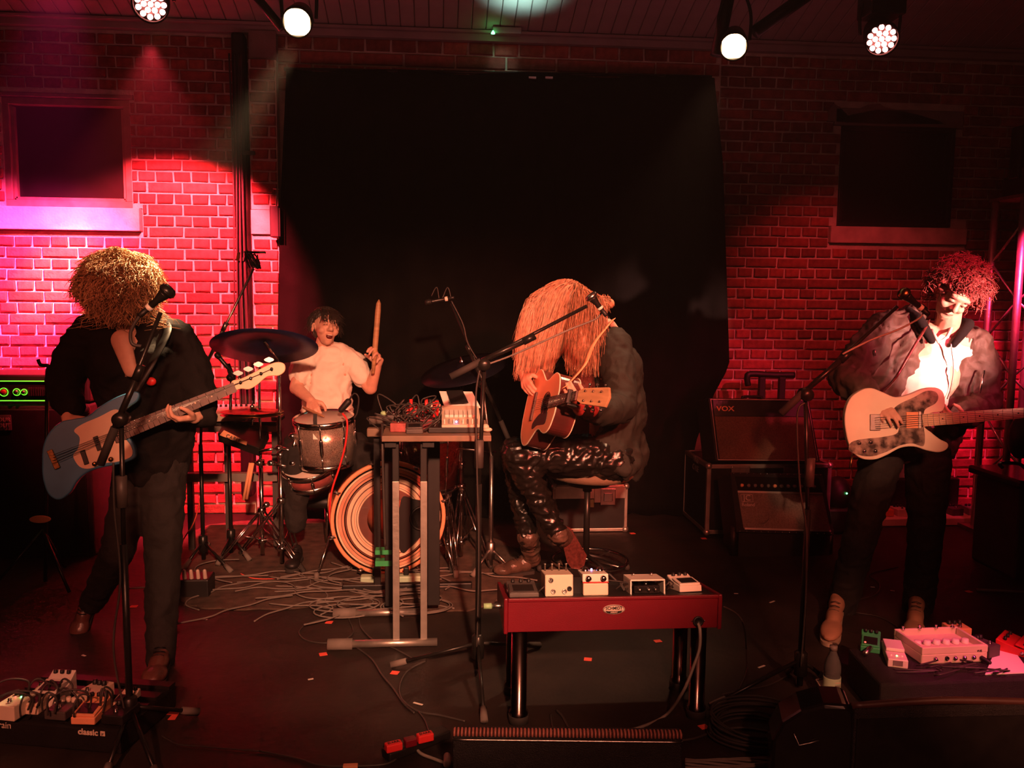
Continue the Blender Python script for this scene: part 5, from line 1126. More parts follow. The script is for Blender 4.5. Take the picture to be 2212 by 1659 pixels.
cable([(1562, 1310, yF+.1), (1590, 1325, yF+.1), (1606, 1350, yF+.1), (1612, 1400), (1612, 1450), (1590, 1500), (1572, 1530)], 'black cable looping from the right end of the red table', .0035)
cable([(1360, 1108), (1400, 1108), (1440, 1104), (1482, 1109)], 'white cable on the floor between the two flight cases', .006, 'paper')
cable([(1466, 1600), (1500, 1595), (1545, 1580), (1600, 1572), (1660, 1580)], 'black cable from the centre monitor towards the right one', .005)
cable([(1190, 1545), (1192, 1560), (1197, 1585)], 'short cable end standing up behind the centre monitor, left one', .005)
cable([(1203, 1535), (1215, 1548), (1232, 1580)], 'short cable end standing up behind the centre monitor, right one', .005)
cable([(520, 1240), (548, 1250), (590, 1251), (632, 1245)], 'pink cable on the rug before the hi-hat stand', .005, 'pinktape')
cable([(438, 1030, 5.1), (432, 1080, 5.1), (418, 1130, 5.1), (395, 1168, 5.1), (390, 1200, 5.05)], 'red cable hanging beside the tall stand', .004, 'pinktape')
cable([(740, 893, 4.82), (750, 912, 4.8), (746, 960, 4.8), (733, 1010, 4.8), (717, 1060, 4.8), (712, 1110, 4.8), (716, 1140, 4.8)], 'bright red cable curving down in front of the sparkle tom', .006, 'red')
cable([(1300, 674, YC), (1285, 690, YC), (1230, 712, YC), (1150, 748, YC), (1100, 770, YC), (1056, 786, YC)], 'slack microphone cable under the centre boom', .004, 'greyrubber')
cable([(1036, 800, YC-.03), (1028, 860, YC-.03), (1030, 1000, YC-.03), (1034, 1200, YC-.03), (1030, 1400, YC-.03)], 'microphone cable running down the centre stand', .004)
cable([(1996, 672, YR-.02), (1985, 688, YR-.02), (1940, 712, YR-.02), (1880, 735, YR-.02), (1820, 765, YR-.02)], 'slack microphone cable under the right boom', .004, 'greycable')
cable([(1738, 870, YR-.03), (1722, 900, YR-.03), (1728, 1050, YR-.03), (1742, 1150, YR-.03), (1740, 1300, YR-.03), (1730, 1440, YR-.03)], 'microphone cable running down the right stand', .004)
cable([(316, 672, YL-.03), (300, 685, YL-.03), (283, 715, YL-.03), (285, 742, YL-.03), (305, 748, YL-.03)], 'short cable bow below the bassist\'s microphone', .006)
cable([(245, 1000, YL-.03), (247, 1100, YL-.03), (260, 1250, YL-.03), (245, 1400, YL-.03), (270, 1540, YL-.03)], 'microphone cable hanging down the left stand', .004)
cable([(1970, 1380), (1925, 1345), (1890, 1330), (1840, 1320), (1838, 1300), (1890, 1285), (1900, 1262), (1880, 1240), (1940, 1225)], 'thin winding cable on the floor between the right guitarist\'s feet', .003)
cable([(2130, 1449, 3.15), (2150, 1465, 3.1), (2185, 1473, 3.1), (2240, 1472, 3.1)], 'thin cable bow over the front of the right riser', .003)
cable([(1700, 1460), (1660, 1480), (1610, 1490), (1560, 1500)], 'thin cable left of the right stand base', .003)
cable([(975, 650, YB-.02), (1000, 700, YB-.02), (1010, 740, YB-.02), (1030, 775, YB-.02)], 'cable along the boom behind the table', .004)
m = MB()
for k in range(11):
    c = fl(1625+k*2, 1583+random.uniform(-6, 10)); r_ = .13+random.uniform(-.025, .03); m.tube([c+V((r_*1.15*math.cos(a)+.01*math.sin(a*3+k), r_*math.sin(a), .006+k*.006+.004*math.sin(2*a+k))) for a in [j*2*PI/36 for j in range(36)]], .0045, 5, True)
tag(m.build('coiled_cable', 'cablecoil' if 0 else 'rubber', kind='stuff'), 'coil of black cable on the floor left of the right monitor', 'cable')
m = MB(); rr = random.Random(5)
for k in range(30):
    a = fl(rr.uniform(430, 990), rr.uniform(1240, 1312)); P = [a]
    ang_ = rr.choice((0, PI))+rr.uniform(-.4, .4)
    for j in range(6): ang_ += rr.uniform(-.95, .95); P.append(P[-1]+V((.13*math.cos(ang_), .10*math.sin(ang_), 0)))
    m.tube(cr([V((p.x, p.y, .014+.002*(k % 8))) for p in P], 6), .0042, 5)
for k in range(7):
    c = fl(rr.choice((745, 800, 900)), rr.uniform(1300, 1330)); r_ = rr.uniform(.08, .15); m.tube([c+V((r_*1.3*math.cos(a), r_*.8*math.sin(a), .014+.003*k)) for a in [j*2*PI/28 for j in range(28)]], .0042, 5, True)
tag(m.build('cable_tangle', 'tangle', kind='stuff') if 'tangle' in M else m.build('cable_tangle', 'greyrubber', kind='stuff'), 'tangle of thin cables across the rug before the drum kit', 'cables')
m = MB()
for k in range(8): P = [fl(1480+j*45, 1640+k*2+6*math.sin(j*.9+k), .008+k*.004) for j in range(6)]; m.tube(cr(P), .005, 5)
tag(m.build('cable_run', 'greyrubber', kind='stuff'), 'bundle of cables between the two floor monitors', 'cables')
# small multicore boxes left of the rug
q = fl(415, 1290); t = thing('stage_box', q, 'small black stage box with pale plugs behind the bassist\'s legs', 'stage box'); boxp('box', (q.x, q.y+.05, .05), (.18, .14, .10), 'black', t, .008)
for k in range(5): m = MB(); p = V((q.x-.07+k*.035, q.y-.0, .105)); m.cap(p, p+V((0, -.01, .04)), .011, .009); m.build('plug', 'piping', t)
# ================================================================ PEOPLE
def hand(m, wrist, d, nrm, curl=.6, thumb=1, s=1.0, spread=.1, tc=.4):
    """wrist, direction to knuckles, palm normal (towards palm side); thumb=+1/-1 picks the side"""
    wrist = V(wrist); d = V(d).normalized(); n = V(nrm); n = (n-d*n.dot(d)).normalized(); sd = d.cross(n)*thumb
    s = s*.98; pl = .088*s
    for k, (o, fl_, cm) in enumerate(((.030, .074, .9), (.010, .083, 1.0), (-.011, .077, 1.05), (-.031, .062, 1.1))):
        k0 = wrist+d*.012+sd*o*.5*s; kn = wrist+d*(pl-(.004*k*k if k > 1 else 0)*s)+sd*o*s
        m.cap(k0, kn, .0145*s, .0125*s)
        dd = (d+sd*(o*spread*20/ .6 if 0 else o*spread*12)).normalized(); p = kn; a = curl*.55*cm
        for j, (f, r0, r1) in enumerate(((.45, .0098, .0088), (.30, .0088, .0080), (.25, .0080, .0066))):
            q = (dd*math.cos(a)+n*math.sin(a)); e = p+q*fl_*f*s; m.cap(p, e, r0*s, r1*s, n=10); p = e; a += curl*(.95 if j == 0 else .6)*cm
    t0 = wrist+d*.022*s+sd*.020*s; t1 = t0+(d*.55+sd*.75+n*.35).normalized()*.040*s; t2 = t1+(d*.8+sd*(.45-tc*.5)+n*(.2+tc)).normalized()*.032*s; t3 = t2+(d*.9+sd*(.2-tc)+n*(.2+tc)).normalized()*.026*s
    m.cap(t0, t1, .0155*s, .0115*s); m.cap(t1, t2, .0115*s, .0098*s); m.cap(t2, t3, .0098*s, .0078*s)
    m.cap(wrist-d*.02, wrist+d*.03, .021*s, .024*s, .75, n)
    return m
def headm(m, c, fwd, up, s=1.0, mouth_open=0):
    """head centred between the ears; returns frame (right, fwd, up)"""
    f = V(fwd).normalized(); u = V(up); u = (u-f*u.dot(f)).normalized(); r = f.cross(u); c = V(c)
    T = Matrix((r, f, u)).transposed().to_4x4(); T.translation = c; T = T @ Matrix.Diagonal((s, s, s, 1))
    E = lambda p, q: m.ell(p, q, T, 20, 14)
    E((0, -.012, .035), (.077, .096, .088)); E((0, .030, -.010), (.062, .066, .085)); E((0, .045, -.060), (.046, .048, .048)); E((0, .070, -.088), (.024, .024, .022))
    E((0, .082, .034), (.052, .020, .016)); m.cap(T @ V((0, .092, .020)), T @ V((0, .116, -.016)), .009*s, .014*s); E((-.012, .104, -.022), (.010, .010, .008)); E((.012, .104, -.022), (.010, .010, .008))
    for k in (-1, 1): E((k*.078, -.008, -.004), (.010, .020, .032)); E((k*.040, .066, -.026), (.024, .026, .022)); E((k*.03, .083, .012), (.019, .014, .011))
    E((0, .092, -.049), (.026, .014, .007)); E((0, .088, -.062-mouth_open*.5), (.022, .013, .008)); E((0, .074, -.080), (.030, .024, .016))
    return T
def face_parts(T, root, open_=0, closed=True, hair='darkhair'):
    for k in (-1, 1):
        m = MB(); m.ell((k*.030, .086, .013), (.0135, .0125, .010), T, 14, 10); e = m.build('eye', 'skin' if closed else 'offwhite', root)
        m = MB(); m.tube([T @ V((k*.030+x, .0975-abs(x)*.25, .010-.0*x-.2*abs(x))) for x in (-.014, -.007, 0, .007, .014)], .0016, 5); m.build('eyelashes', 'darkhair', root)
        m = MB(); m.tube([T @ V((k*(.030+x), .099-abs(x)*.3, .033-.15*abs(x-.004))) for x in (-.018, -.009, 0, .010, .020)], [.002, .0034, .0036, .003, .0015], 6); m.build('eyebrow', hair, root)
    m = MB()
    if open_:
        m.ell((0, .096, -.060), (.021, .010, .013*open_), T, 14, 10); m.build('open_mouth', 'darkred', root)
        m = MB(); m.ell((0, .1005, -.052), (.016, .005, .004), T, 12, 8); m.build('teeth', 'white', root)
    else:
        m.tube([T @ V((x, .104-abs(x)*.5, -.0555)) for x in (-.022, -.011, 0, .011, .022)], .003, 6); m.build('mouth', 'lips', root)
mat('boot2', (.012, .01, .01), .5)
mat('darkred', (.12, .01, .01), .5); mat('lips', (.42, .12, .10), .45)
def person(loc, label):
    return thing('person', loc, label, 'person')
def bodyb(m, root, mt='skin', vox=.0052):
    o = m.build('body', mt, root); return remesh(o, vox, 3)
def cloth(name, m, mt, root, vox=.011, folds=.012, ff=9, axis=(1, 1, 1), smooth=5):
    return remesh(m.build(name, mt, root), vox, smooth, folds, ff, axis)
def shoe(name, heel, toe, mt, root, up=(0, 0, 1), s=1.0, tip=.8):
    heel, toe = V(heel), V(toe); d = (toe-heel).normalized(); L = (toe-heel).length; u = V(up); u = (u-d*u.dot(d)).normalized(); w_ = d.cross(u)
    T = Matrix((w_, d, u)).transposed().to_4x4(); T.translation = heel
    m = MB(); m.ell((0, L*.18, .045*s), (.036*s, L*.20, .045*s), T, 16, 10); m.ell((0, L*.45, .035*s), (.036*s, L*.28, .036*s), T, 16, 10); m.ell((0, L*.76, .027*s), (.046*s, L*.25, .028*s), T, 16, 10); m.cap(T @ V((0, L*.16, .05)), T @ V((0, L*.15, .065*s)), .034*s, .032*s)
    o = remesh(m.build(name, mt, root), .007, 4)
    out = [(.036, .0), (.040, .25), (.044, .6), (.048, .8), (.038, .95), (.012, 1.01), (-.012, 1.01), (-.038, .95), (-.048, .8), (-.042, .6), (-.036, .25), (-.036, 0), (0, -.035)]
    P = cr([(a*s*.88, b*L, 0) for a, b in out], 4, True); m = MB(); m.prism([(p.x, p.y) for p in P], .018, T, -.006); m.build('sole', 'sole' if mt == 'tanshoe' else 'rubber', o)
    for k in range(4): y = L*(.34+k*.07); m = MB(); m.tube([T @ V((-.022, y, (.078-k*.007)*s)), T @ V((0, y+.006, (.087-k*.008)*s)), T @ V((.022, y, (.078-k*.007)*s))], .0025, 5); m.build('lace', 'darkgrey' if mt == 'tanshoe' else 'black', o)
    return o
def strands(lines, r, mt, root, name='hair', n=4):
    m = MB()
    for P in lines: k = len(P); m.tube(P, [r*(1-.75*(i/(k-1))**2) for i in range(k)], n, cap=False)
    return m.build(name, mt, root, kind='stuff')
rh = random.Random(11)
# ---------------------------------------------------------------- instruments
def strings(t, A, B, side, n, w0, w1, h, r=.0009):
    A, B, side, h = V(A), V(B), V(side), V(h)
    for k in range(n):
        s = (k-(n-1)/2)/max(1, n-1); m = MB(); m.rod(A+side*s*w0+h, B+side*s*w1+h, r, 5); m.build('string', 'steel', t)
def neckpart(t, A, B, nrm, w0, w1, th, mt, fb, frets=18, dots=True, head=None, lab=True):
    A, B, nrm = V(A), V(B), V(nrm).normalized(); d = (B-A).normalized(); sd = d.cross(nrm).normalized()
    m = MB(); q = [A-sd*w0/2, B-sd*w1/2, B+sd*w1/2, A+sd*w0/2]; lo = [A-sd*w0*.35-nrm*th, B-sd*w1*.35-nrm*th*.9, B+sd*w1*.35-nrm*th*.9, A+sd*w0*.35-nrm*th]; m.hexa(lo+q); nk = m.build('neck', mt, t, .003)
    m = MB(); m.slab([p+nrm*.004 for p in q], nrm, .005); f_ = m.build('fretboard', fb, nk); L = (B-A).length
    for k in range(frets):
        u = L*(1-2**(-(k+1)/12))/(1-2**(-frets/12)); p = B-d*u; ww = w1+(w0-w1)*u/L; m = MB(); m.rod(p-sd*ww/2+nrm*.0045, p+sd*ww/2+nrm*.0045, .0011, 5); m.build('fret', 'steel', nk)
    if dots:
        for k in (3, 5, 7, 9, 12, 15):
            if k < frets: u = L*(1-2**(-(k-.5)/12))/(1-2**(-frets/12)); p = B-d*u; m = MB(); m.lathe([(.0035, 0), (.0035, .0008)], dirT(p+nrm*.004, nrm), 10); m.build('fret_dot', 'black' if fb == 'maple' else 'pearl', nk)
    return nk, d, sd
# --- right electric guitar
YG = 3.72
def guitar_right():
    P0 = at(1935, 915, YG); n = V((-.18, -1, .10)).normalized()
    O = lambda x, y, o=0: onp(x, y, P0+n*o, n)
    t = thing('electric_guitar', P0, 'cream electric guitar with mottled dark pickguard held by the right guitarist', 'guitar')
    out = [(1826, 925), (1826, 890), (1836, 862), (1856, 845), (1880, 838), (1905, 846), (1935, 858), (1965, 852), (1995, 840), (2020, 837), (2037, 846), (2042, 868), (2036, 888), (2012, 893), (1998, 905), (1998, 922), (2012, 934), (2030, 948), (2048, 958), (2046, 970), (2030, 977), (2005, 974), (1975, 965), (1945, 968), (1915, 984), (1888, 993), (1860, 990), (1838, 970)]
    m = MB(); m.slab(cr([O(*p) for p in out], 5, True), n, .042); m.build('body', 'cream', t, .006, seg=3)
    pg = [(1834, 972), (1840, 955), (1868, 948), (1900, 945), (1935, 938), (1942, 925), (1940, 905), (1930, 886), (1945, 872), (1975, 858), (2000, 845), (2020, 846), (2027, 858), (2020, 872), (1998, 885), (1996, 905), (1996, 925), (1998, 945), (1994, 964), (1972, 958), (1945, 962), (1915, 976), (1885, 985), (1855, 983)]
    m = MB(); m.slab(cr([O(*p, .004) for p in pg], 4, True), n, .005); g = m.build('pickguard', 'tort', t)
    for x, y in ((1855, 957), (1880, 955), (1866, 974), (1890, 974)): m = MB(); m.lathe([(.011, 0), (.0095, .008), (.006, .013), (.0005, .013)], dirT(O(x, y, .005), n), 14); m.build('control_knob', 'chrome', t)
    def bx(x0, y0, x1, y1, h, mt_, nm): m = MB(); m.slab([O(x0, y0, h), O(x1, y0, h), O(x1, y1, h), O(x0, y1, h)], n, h); m.build(nm, mt_, t, .002)
    bx(1958, 890, 1984, 925, .010, 'oranget', 'neck_pickup'); bx(1985, 889, 1990, 925, .011, 'white', 'pickup_ring'); bx(1880, 895, 1902, 930, .009, 'steel', 'bridge')
    A = O(1992, 908, .010); B = O(2262, 888, .010); nk, d, sd = neckpart(t, A, B, n, .057, .043, .022, 'maple', 'maple', 15)
    strings(t, O(1890, 914, .016), B+d*.01, sd, 6, .05, .035, n*.004)
    C_ = B+d*.02; m = MB(); hp = [B-sd*.021, B+d*.03-sd*.028, B+d*.17-sd*.03, B+d*.19, B+d*.17+sd*.035, B+d*.03+sd*.03, B+sd*.021]; m.slab([p-n*.002 for p in hp], n, .014); hd = m.build('headstock', 'maple', nk, .003)
    for k in range(6): q = B+d*(.04+k*.025)-sd*.035; m = MB(); m.rod(q-n*.02, q+n*.012, .004, 8); m.ell(q-sd*.016-n*.008, (.007, .007, .007), None, 8, 6); m.build('tuning_peg', 'chrome', t)
    m = MB(); m.tube([O(1842, 982, -.02), O(1838, 1000, -.02), O(1836, 1012, -.02)], .006, 8); m.build('jack_plug', 'brass', t)
    return t, O, n, d, sd
GR, GO, gn, gd, gs = guitar_right()
# --- bass
YB_ = 3.55
def bass_left():
    P0 = at(190, 960, YB_); n = V((.16, -1, .12)).normalized(); O = lambda x, y, o=0: onp(x, y, P0+n*o, n)
    t = thing('bass_guitar', P0, 'blue bass guitar with pale pickguard held by the blond player', 'guitar')
    out = [(90, 1000), (92, 965), (105, 935), (130, 912), (160, 905), (190, 898), (215, 878), (250, 858), (285, 846), (300, 850), (297, 866), (278, 880), (262, 897), (262, 922), (280, 945), (292, 968), (290, 990), (262, 1002), (230, 1008), (195, 1018), (170, 1036), (150, 1066), (126, 1080), (104, 1068), (92, 1035)]
    m = MB(); m.slab(cr([O(*p) for p in out], 5, True), n, .042); m.build('body', 'bassblue', t, .007, seg=3)
    pg = [(158, 985), (168, 970), (172, 945), (160, 930), (180, 915), (215, 900), (245, 885), (258, 890), (255, 915), (264, 940), (282, 962), (284, 985), (255, 997), (225, 1001), (195, 1012), (172, 1008)]
    m = MB(); m.slab(cr([O(*p, .004) for p in pg], 4, True), n, .005); m.build('pickguard', 'pearl', t)
    def bx(pts, h, mt_, nm): m = MB(); m.slab([O(*p, h) for p in pts], n, h); m.build(nm, mt_, t, .002)
    bx([(172, 975), (182, 1005), (192, 1001), (182, 971)], .012, 'black', 'pickup'); bx([(200, 945), (210, 975), (220, 971), (210, 941)], .012, 'black', 'pickup'); bx([(100, 975), (118, 1015), (130, 1010), (112, 970)], .010, 'brass', 'bridge')
    for x, y in ((205, 1002), (222, 997), (240, 992)): m = MB(); m.lathe([(.010, 0), (.009, .012), (.0005, .012)], dirT(O(x, y, .005), n), 12); m.build('control_knob', 'brass', t)
    A = O(245, 942, .010); B = O(508, 836, .010); nk, d, sd = neckpart(t, A, B, n, .062, .042, .024, 'maple', 'rosewood', 20)
    hp = [(503, 845), (500, 824), (520, 818), (545, 806), (575, 790), (598, 782), (614, 786), (616, 800), (604, 811), (588, 812), (575, 815), (555, 832), (538, 841), (520, 840)]
    m = MB(); m.slab(cr([O(*p, .004) for p in hp], 4, True), n, .015); m.build('headstock', 'maple', nk, .003)
    for k, (x, y) in enumerate(((520, 826), (542, 817), (564, 807), (587, 797))):
        q = O(x, y, .004); q2 = O(x-6, y-20, -.01); m = MB(); m.rod(q, q+n*.016, .0065, 10); m.rod(q-n*.02, q2-n*.02, .004, 6); m.prism([(.017*math.cos(a)+.004*math.cos(3*a), .012*math.sin(a)) for a in [j*2*PI/14 for j in range(14)]], .005, dirT(q2-n*.01, n)); m.build('tuning_peg', 'chrome', t)
        mm = MB(); mm.rod(O(115, 992+(k-1.5)*6, .018), q+n*.008, .0012, 5); mm.build('string', 'steel', t)
    return t, O, n, d, sd
BL, BO, bn_, bd_, bs_ = bass_left()
# --- acoustic guitar
def acoustic():
    u = V((.20, -.94, .20)).normalized(); tail = at(1136, 884, 4.44); w_ = V((-.92, -.25, .28)); w_ = (w_-u*w_.dot(u)).normalized(); v = w_.cross(u)
    if v.z < 0: v = -v
    T = Matrix((u, v, w_)).transposed().to_4x4(); T.translation = tail
    t = thing('acoustic_guitar', tail, 'sunlit orange-topped acoustic guitar on the long haired singer\'s lap', 'guitar'); t['label'] = 'orange-topped acoustic guitar with dark sides on the long haired singer\'s lap'
    h = [(0, 0), (.005, .08), (.03, .15), (.09, .195), (.15, .195), (.21, .16), (.26, .128), (.31, .125), (.36, .142), (.41, .148), (.46, .125), (.49, .07), (.495, .03)]
    out = [(a, b) for a, b in h]+[(a, -b) for a, b in h[::-1]][:-1]; P = cr([(a, b, 0) for a, b in out], 4, True)
    m = MB(); m.prism([(p.x, p.y) for p in P], .105, T, -.105); m.build('body_sides', 'mahogany', t, .004)
    m = MB(); m.prism([(p.x, p.y) for p in P], .004, T, .0005); m.build('spruce_top', 'spruce', t)
    m = MB(); m.tube([T @ V((p.x, p.y, .002)) for p in P], .0035, 6, True); m.build('binding', 'cream', t)
    m = MB(); m.tube([T @ V((p.x, p.y, -.105)) for p in P], .003, 6, True); m.build('binding', 'cream', t)
    m = MB(); m.lathe([(.0005, .0052), (.05, .0052)], T @ Matrix.Translation((.335, 0, 0)), 30); m.build('sound_hole', 'blackpanel', t)
    for rr in (.054, .060): m = MB(); m.tube([T @ V((.335+rr*math.cos(a), rr*math.sin(a), .0052)) for a in [k*2*PI/30 for k in range(30)]], .0016, 5, True); m.build('rosette', 'black', t)
    pgd = [(.335, -.05), (.29, -.045), (.24, -.06), (.19, -.09), (.20, -.12), (.26, -.105), (.32, -.105), (.385, -.10), (.39, -.05), (.37, -.045)]
    m = MB(); m.prism([(p.x, p.y) for p in cr([(a, b, 0) for a, b in pgd], 4, True)], .002, T, .0045); m.build('pickguard', 'black', t)
    m = MB(); m.box((.155, 0, .009), (.028, .15, .010), T); m.build('bridge', 'rosewood', t, .003)
    A = T @ V((.40, 0, .008)); B = T @ V((.40+.37, 0, .010)); nk, d, sd = neckpart(t, A, B, w_, .056, .044, .022, 'mahogany', 'rosewood', 18)
    strings(t, T @ V((.155, 0, .012)), B, sd, 6, .055, .036, w_*.006, .0008)
    hp = [(0, -.022), (.03, -.036), (.165, -.044), (.178, 0), (.165, .044), (.03, .036), (0, .022)]; w2 = (w_*.87+u*.49).normalized(); u2 = (u-w2*u.dot(w2)).normalized()
    Th = Matrix((u2, v, w2)).transposed().to_4x4(); Th.translation = B+u2*.005; m = MB(); m.prism(hp, .014, Th, -.014); m.build('headstock', 'wood', nk, .002)
    for s_ in (-1, 1):
        for k in range(3): q = Th @ V((.045+k*.045, s_*.022, 0)); m = MB(); m.rod(q, q+w2*.01, .004, 8); m.rod(q-w2*.014, q-w2*.014+v*s_*.03, .003, 6); m.ell(q-w2*.014+v*s_*.034, (.007, .007, .007), None, 10, 6); m.build('tuning_peg', 'chrome', t)
    m = MB(); m.box((.40+.30, 0, .018), (.016, .066, .022), T); m.box((.40+.30, 0, -.03), (.014, .05, .012), T); m.box((.40+.30, -.036, -.005), (.014, .010, .055), T); m.build('capo', 'black', t, .003)
    return t, T, u, v, w_, Th
AG, AT, au, av, aw, ATh = acoustic()
# ---------------------------------------------------------------- right guitarist
def right_guitarist():
    Y = 4.0; r = person(fl(1900, 1400), 'curly haired guitarist in bomber jacket and white shirt, leaning at the right'); J = lambda x, y, o=0: at(x, y, Y+o)
    hc = J(2060, 634, -.06); fwd = V((-.30, -.78, -.62)); up = V((.30, -.55, .80))
    shR, elR, wrR = J(1915, 712, .02), J(1828, 815, .0), J(1893, 872, -.20)
    shL, elL, wrL = J(2098, 742, .05), J(2125, 868, .05), J(2068, 906, -.16)
    nk0, nk1 = J(2030, 745, .04), J(2050, 690, -.02); ch, wa, pe = J(2010, 810, .03), J(1975, 905, .03), J(1952, 965, .05)
    hpR, knR, anR = J(1905, 985, .05), J(1852, 1180, .03), J(1808, 1345, .14); hpL, knL, anL = J(2005, 990, .05), J(1998, 1180, .04), J(1978, 1345, .12)
    m = MB(); T = headm(m, hc, fwd, up, 1.0)
    m.cap(nk0, nk1, .058, .056); m.cap(nk1, hc-V((0, -.02, .03)), .055, .06)
    m.cap(shR, shL, .07, .07); m.cap(J(1990, 770, .04), ch, .13, .14, .8, (0, 1, 0)); m.cap(ch, wa, .125, .105, .75, (0, 1, 0)); m.cap(wa, pe, .10, .09, .8, (0, 1, 0))
    for a, b, c in ((shR, elR, wrR), (shL, elL, wrL)): m.cap(a, b, .05, .042); m.cap(b, c, .040, .027)
    for a, b, c in ((hpR, knR, anR), (hpL, knL, anL)): m.cap(a, b, .075, .055); m.cap(b, c, .052, .036)
    hand(m, wrR, GO(1925, 900, .03)-wrR, -gn*.9+V((0, 0, -.2)), .55, 1, 1.0, .15)
    hand(m, wrL+V((0, -.02, -.0)), (V((-.75, -.35, .12))), V((-.1, .65, .75)), .95, -1, 1.0, .1, .3)
    bodyb(m, r); face_parts(T, r, 0, True, 'brownhair')
    # shirt
    m = MB(); m.cap(J(2022, 765, .02), J(1992, 830, .0), .125, .14, .72, (0, 1, 0)); m.cap(J(1992, 830, .0), J(1962, 905, .0), .145, .14, .75, (0, 1, 0)); m.cap(J(1962, 905, .0), J(1958, 925, .03), .145, .13, .8, (0, 1, 0)); m.cap(J(1960, 730, .03), J(2075, 755, .04), .06, .06)
    cloth('white_shirt', m, 'shirt', r, .010, .008, 8)
    m = MB(); m.tube([J(2012, 712, -.05), J(2028, 740, -.10), J(2046, 728, -.09), J(2056, 705, -.05)], .008, 8); m.build('shirt_collar', 'shirt', r)
    # bomber jacket: right half, left half, sleeves
    m = MB(); m.chain([shR, J(1865, 765, .0), elR], [.088, .086, .080]); m.chain([elR, (elR+wrR)/2, wrR-V((0.02, 0, 0))], [.082, .072, .046])
    m.chain([J(1975, 680, .04), J(1935, 710, .04), shR], [.055, .075, .09]); m.chain([J(1935, 735, .03), J(1915, 800, .02), J(1905, 860, .03)], [.10, .115, .105], .75, (0, 1, 0)); m.chain([J(1965, 715, -.0), J(1950, 780, -.02), J(1915, 860, -.02)], [.075, .08, .07], .7, (0, 1, 0))
    m.chain([J(2080, 730, .05), shL, J(2118, 800, .06), elL], [.07, .088, .086, .08]); m.chain([elL, (elL*.5+wrL*.5)+V((0, 0, -.012)), wrL+V((.02, .02, 0))], [.078, .066, .045]); m.chain([J(2078, 765, .06), J(2075, 850, .07), J(2052, 925, .08), J(2035, 968, .09)], [.085, .095, .085, .075], .75, (0, 1, 0)); m.chain([J(1950, 760, .14), J(2010, 850, .16), J(2000, 940, .16)], [.15, .16, .13], .5, (0, 1, 0))
    cloth('bomber_jacket', m, 'bomber', r, .0095, .016, 10, (1, 1, .8), 6)
    m = MB(); m.chain([J(1962, 672, .02), J(1985, 690, -.06), J(1998, 712, -.09), J(2012, 735, -.11)], [.022, .026, .026, .020]); cloth('ribbed_collar', m, 'blackcloth', r, .006, 0)
    m = MB(); m.chain([J(2072, 695, .02), J(2092, 700, -.02), J(2075, 725, -.07), J(2060, 745, -.09)], [.022, .028, .022, .016]); cloth('ribbed_collar', m, 'blackcloth', r, .006, 0)
    for p, q in ((wrR-V((.035, -.01, 0)), wrR+V((.005, -.005, 0))), (wrL+V((.04, .01, 0)), wrL+V((.0, 0, 0)))): m = MB(); m.cap(p, q, .043, .036); cloth('ribbed_cuff', m, 'blackcloth', r, .006, 0)
    m = MB(); P = cr([J(2054, 742, -.115), J(2060, 790, -.115), J(2056, 830, -.11), J(2046, 862, -.10)], 8); m.tube(P, .0035, 6); m.build('zip', 'steel', r)
    m = MB(); m.rod(J(2126, 800, -.055), J(2116, 850, -.065), .005, 6); m.build('sleeve_zip', 'chrome', r); m = MB(); m.rod(J(1890, 755, -.09), J(1891, 768, -.09), .004, 6); m.build('sleeve_tab', 'steel', r)
    m = MB()
    m.chain([hpR, (hpR+knR)/2, knR], [.105, .092, .078]); m.chain([knR, (knR+anR)/2, anR+V((0, 0, -.02))], [.078, .076, .066]); m.chain([hpL, (hpL+knL)/2, knL], [.108, .096, .080]); m.chain([knL, (knL+anL)/2, anL+V((0, 0, -.01))], [.080, .078, .068]); m.chain([J(1900, 955, .05), J(1955, 945, .05), J(2008, 958, .05)], [.09, .125, .10], .9, (0, 1, 0))
    cloth('jeans', m, 'jeans', r, .0105, .008, 9, (1, 1, 1.2))
    e = fl(1783, 1392); shoe('shoe', V((anR.x, anR.y-.0, .008)), e+V((-.0, -.03, .008)), 'tanshoe', r, (0, 0, 1), 1.1); e = fl(1966, 1392); shoe('shoe', V((anL.x, anL.y+.0, .006)), e+V((-.005, -.03, .006)), 'tanshoe', r, s=1.1)
    # strap
    m = MB(); P = cr([GO(1903, 850, -.01), J(1935, 815, -.17), J(1965, 765, -.15), J(1996, 712, -.12), J(2005, 690, -.03)], 8)
    for i in range(len(P)-1): pass
    vs = []; 
    for i, p in enumerate(P): sd_ = V((.9, -.2, .35))*.011; vs += [p-sd_, p+sd_]
    m.add(vs, [(2*i, 2*i+1, 2*i+3, 2*i+2) for i in range(len(P)-1)], None, True); s_ = m.build('guitar_strap', 'brownstrap' if 0 else 'redshell', None); s_.modifiers.new('t', 'SOLIDIFY').thickness = .003; tag(s_, 'dark strap running down the right guitarist\'s chest to his guitar', 'strap')
    # curly hair
    R3 = T.to_3x3(); ctr = J(2050, 612, -.01)
    m = MB(); m.ell(T @ V((0, -.035, .05)), (.115, .11, .105), None, 20, 14); m.ell(T @ V((-.05, -.01, .075)), (.06, .06, .06), None, 14, 10); m.ell(T @ V((.06, -.02, .06)), (.07, .06, .07), None, 14, 10); o = m.build('hair_base', 'brownhair', r); remesh(o, .008, 3, .016, 18)
    L = []
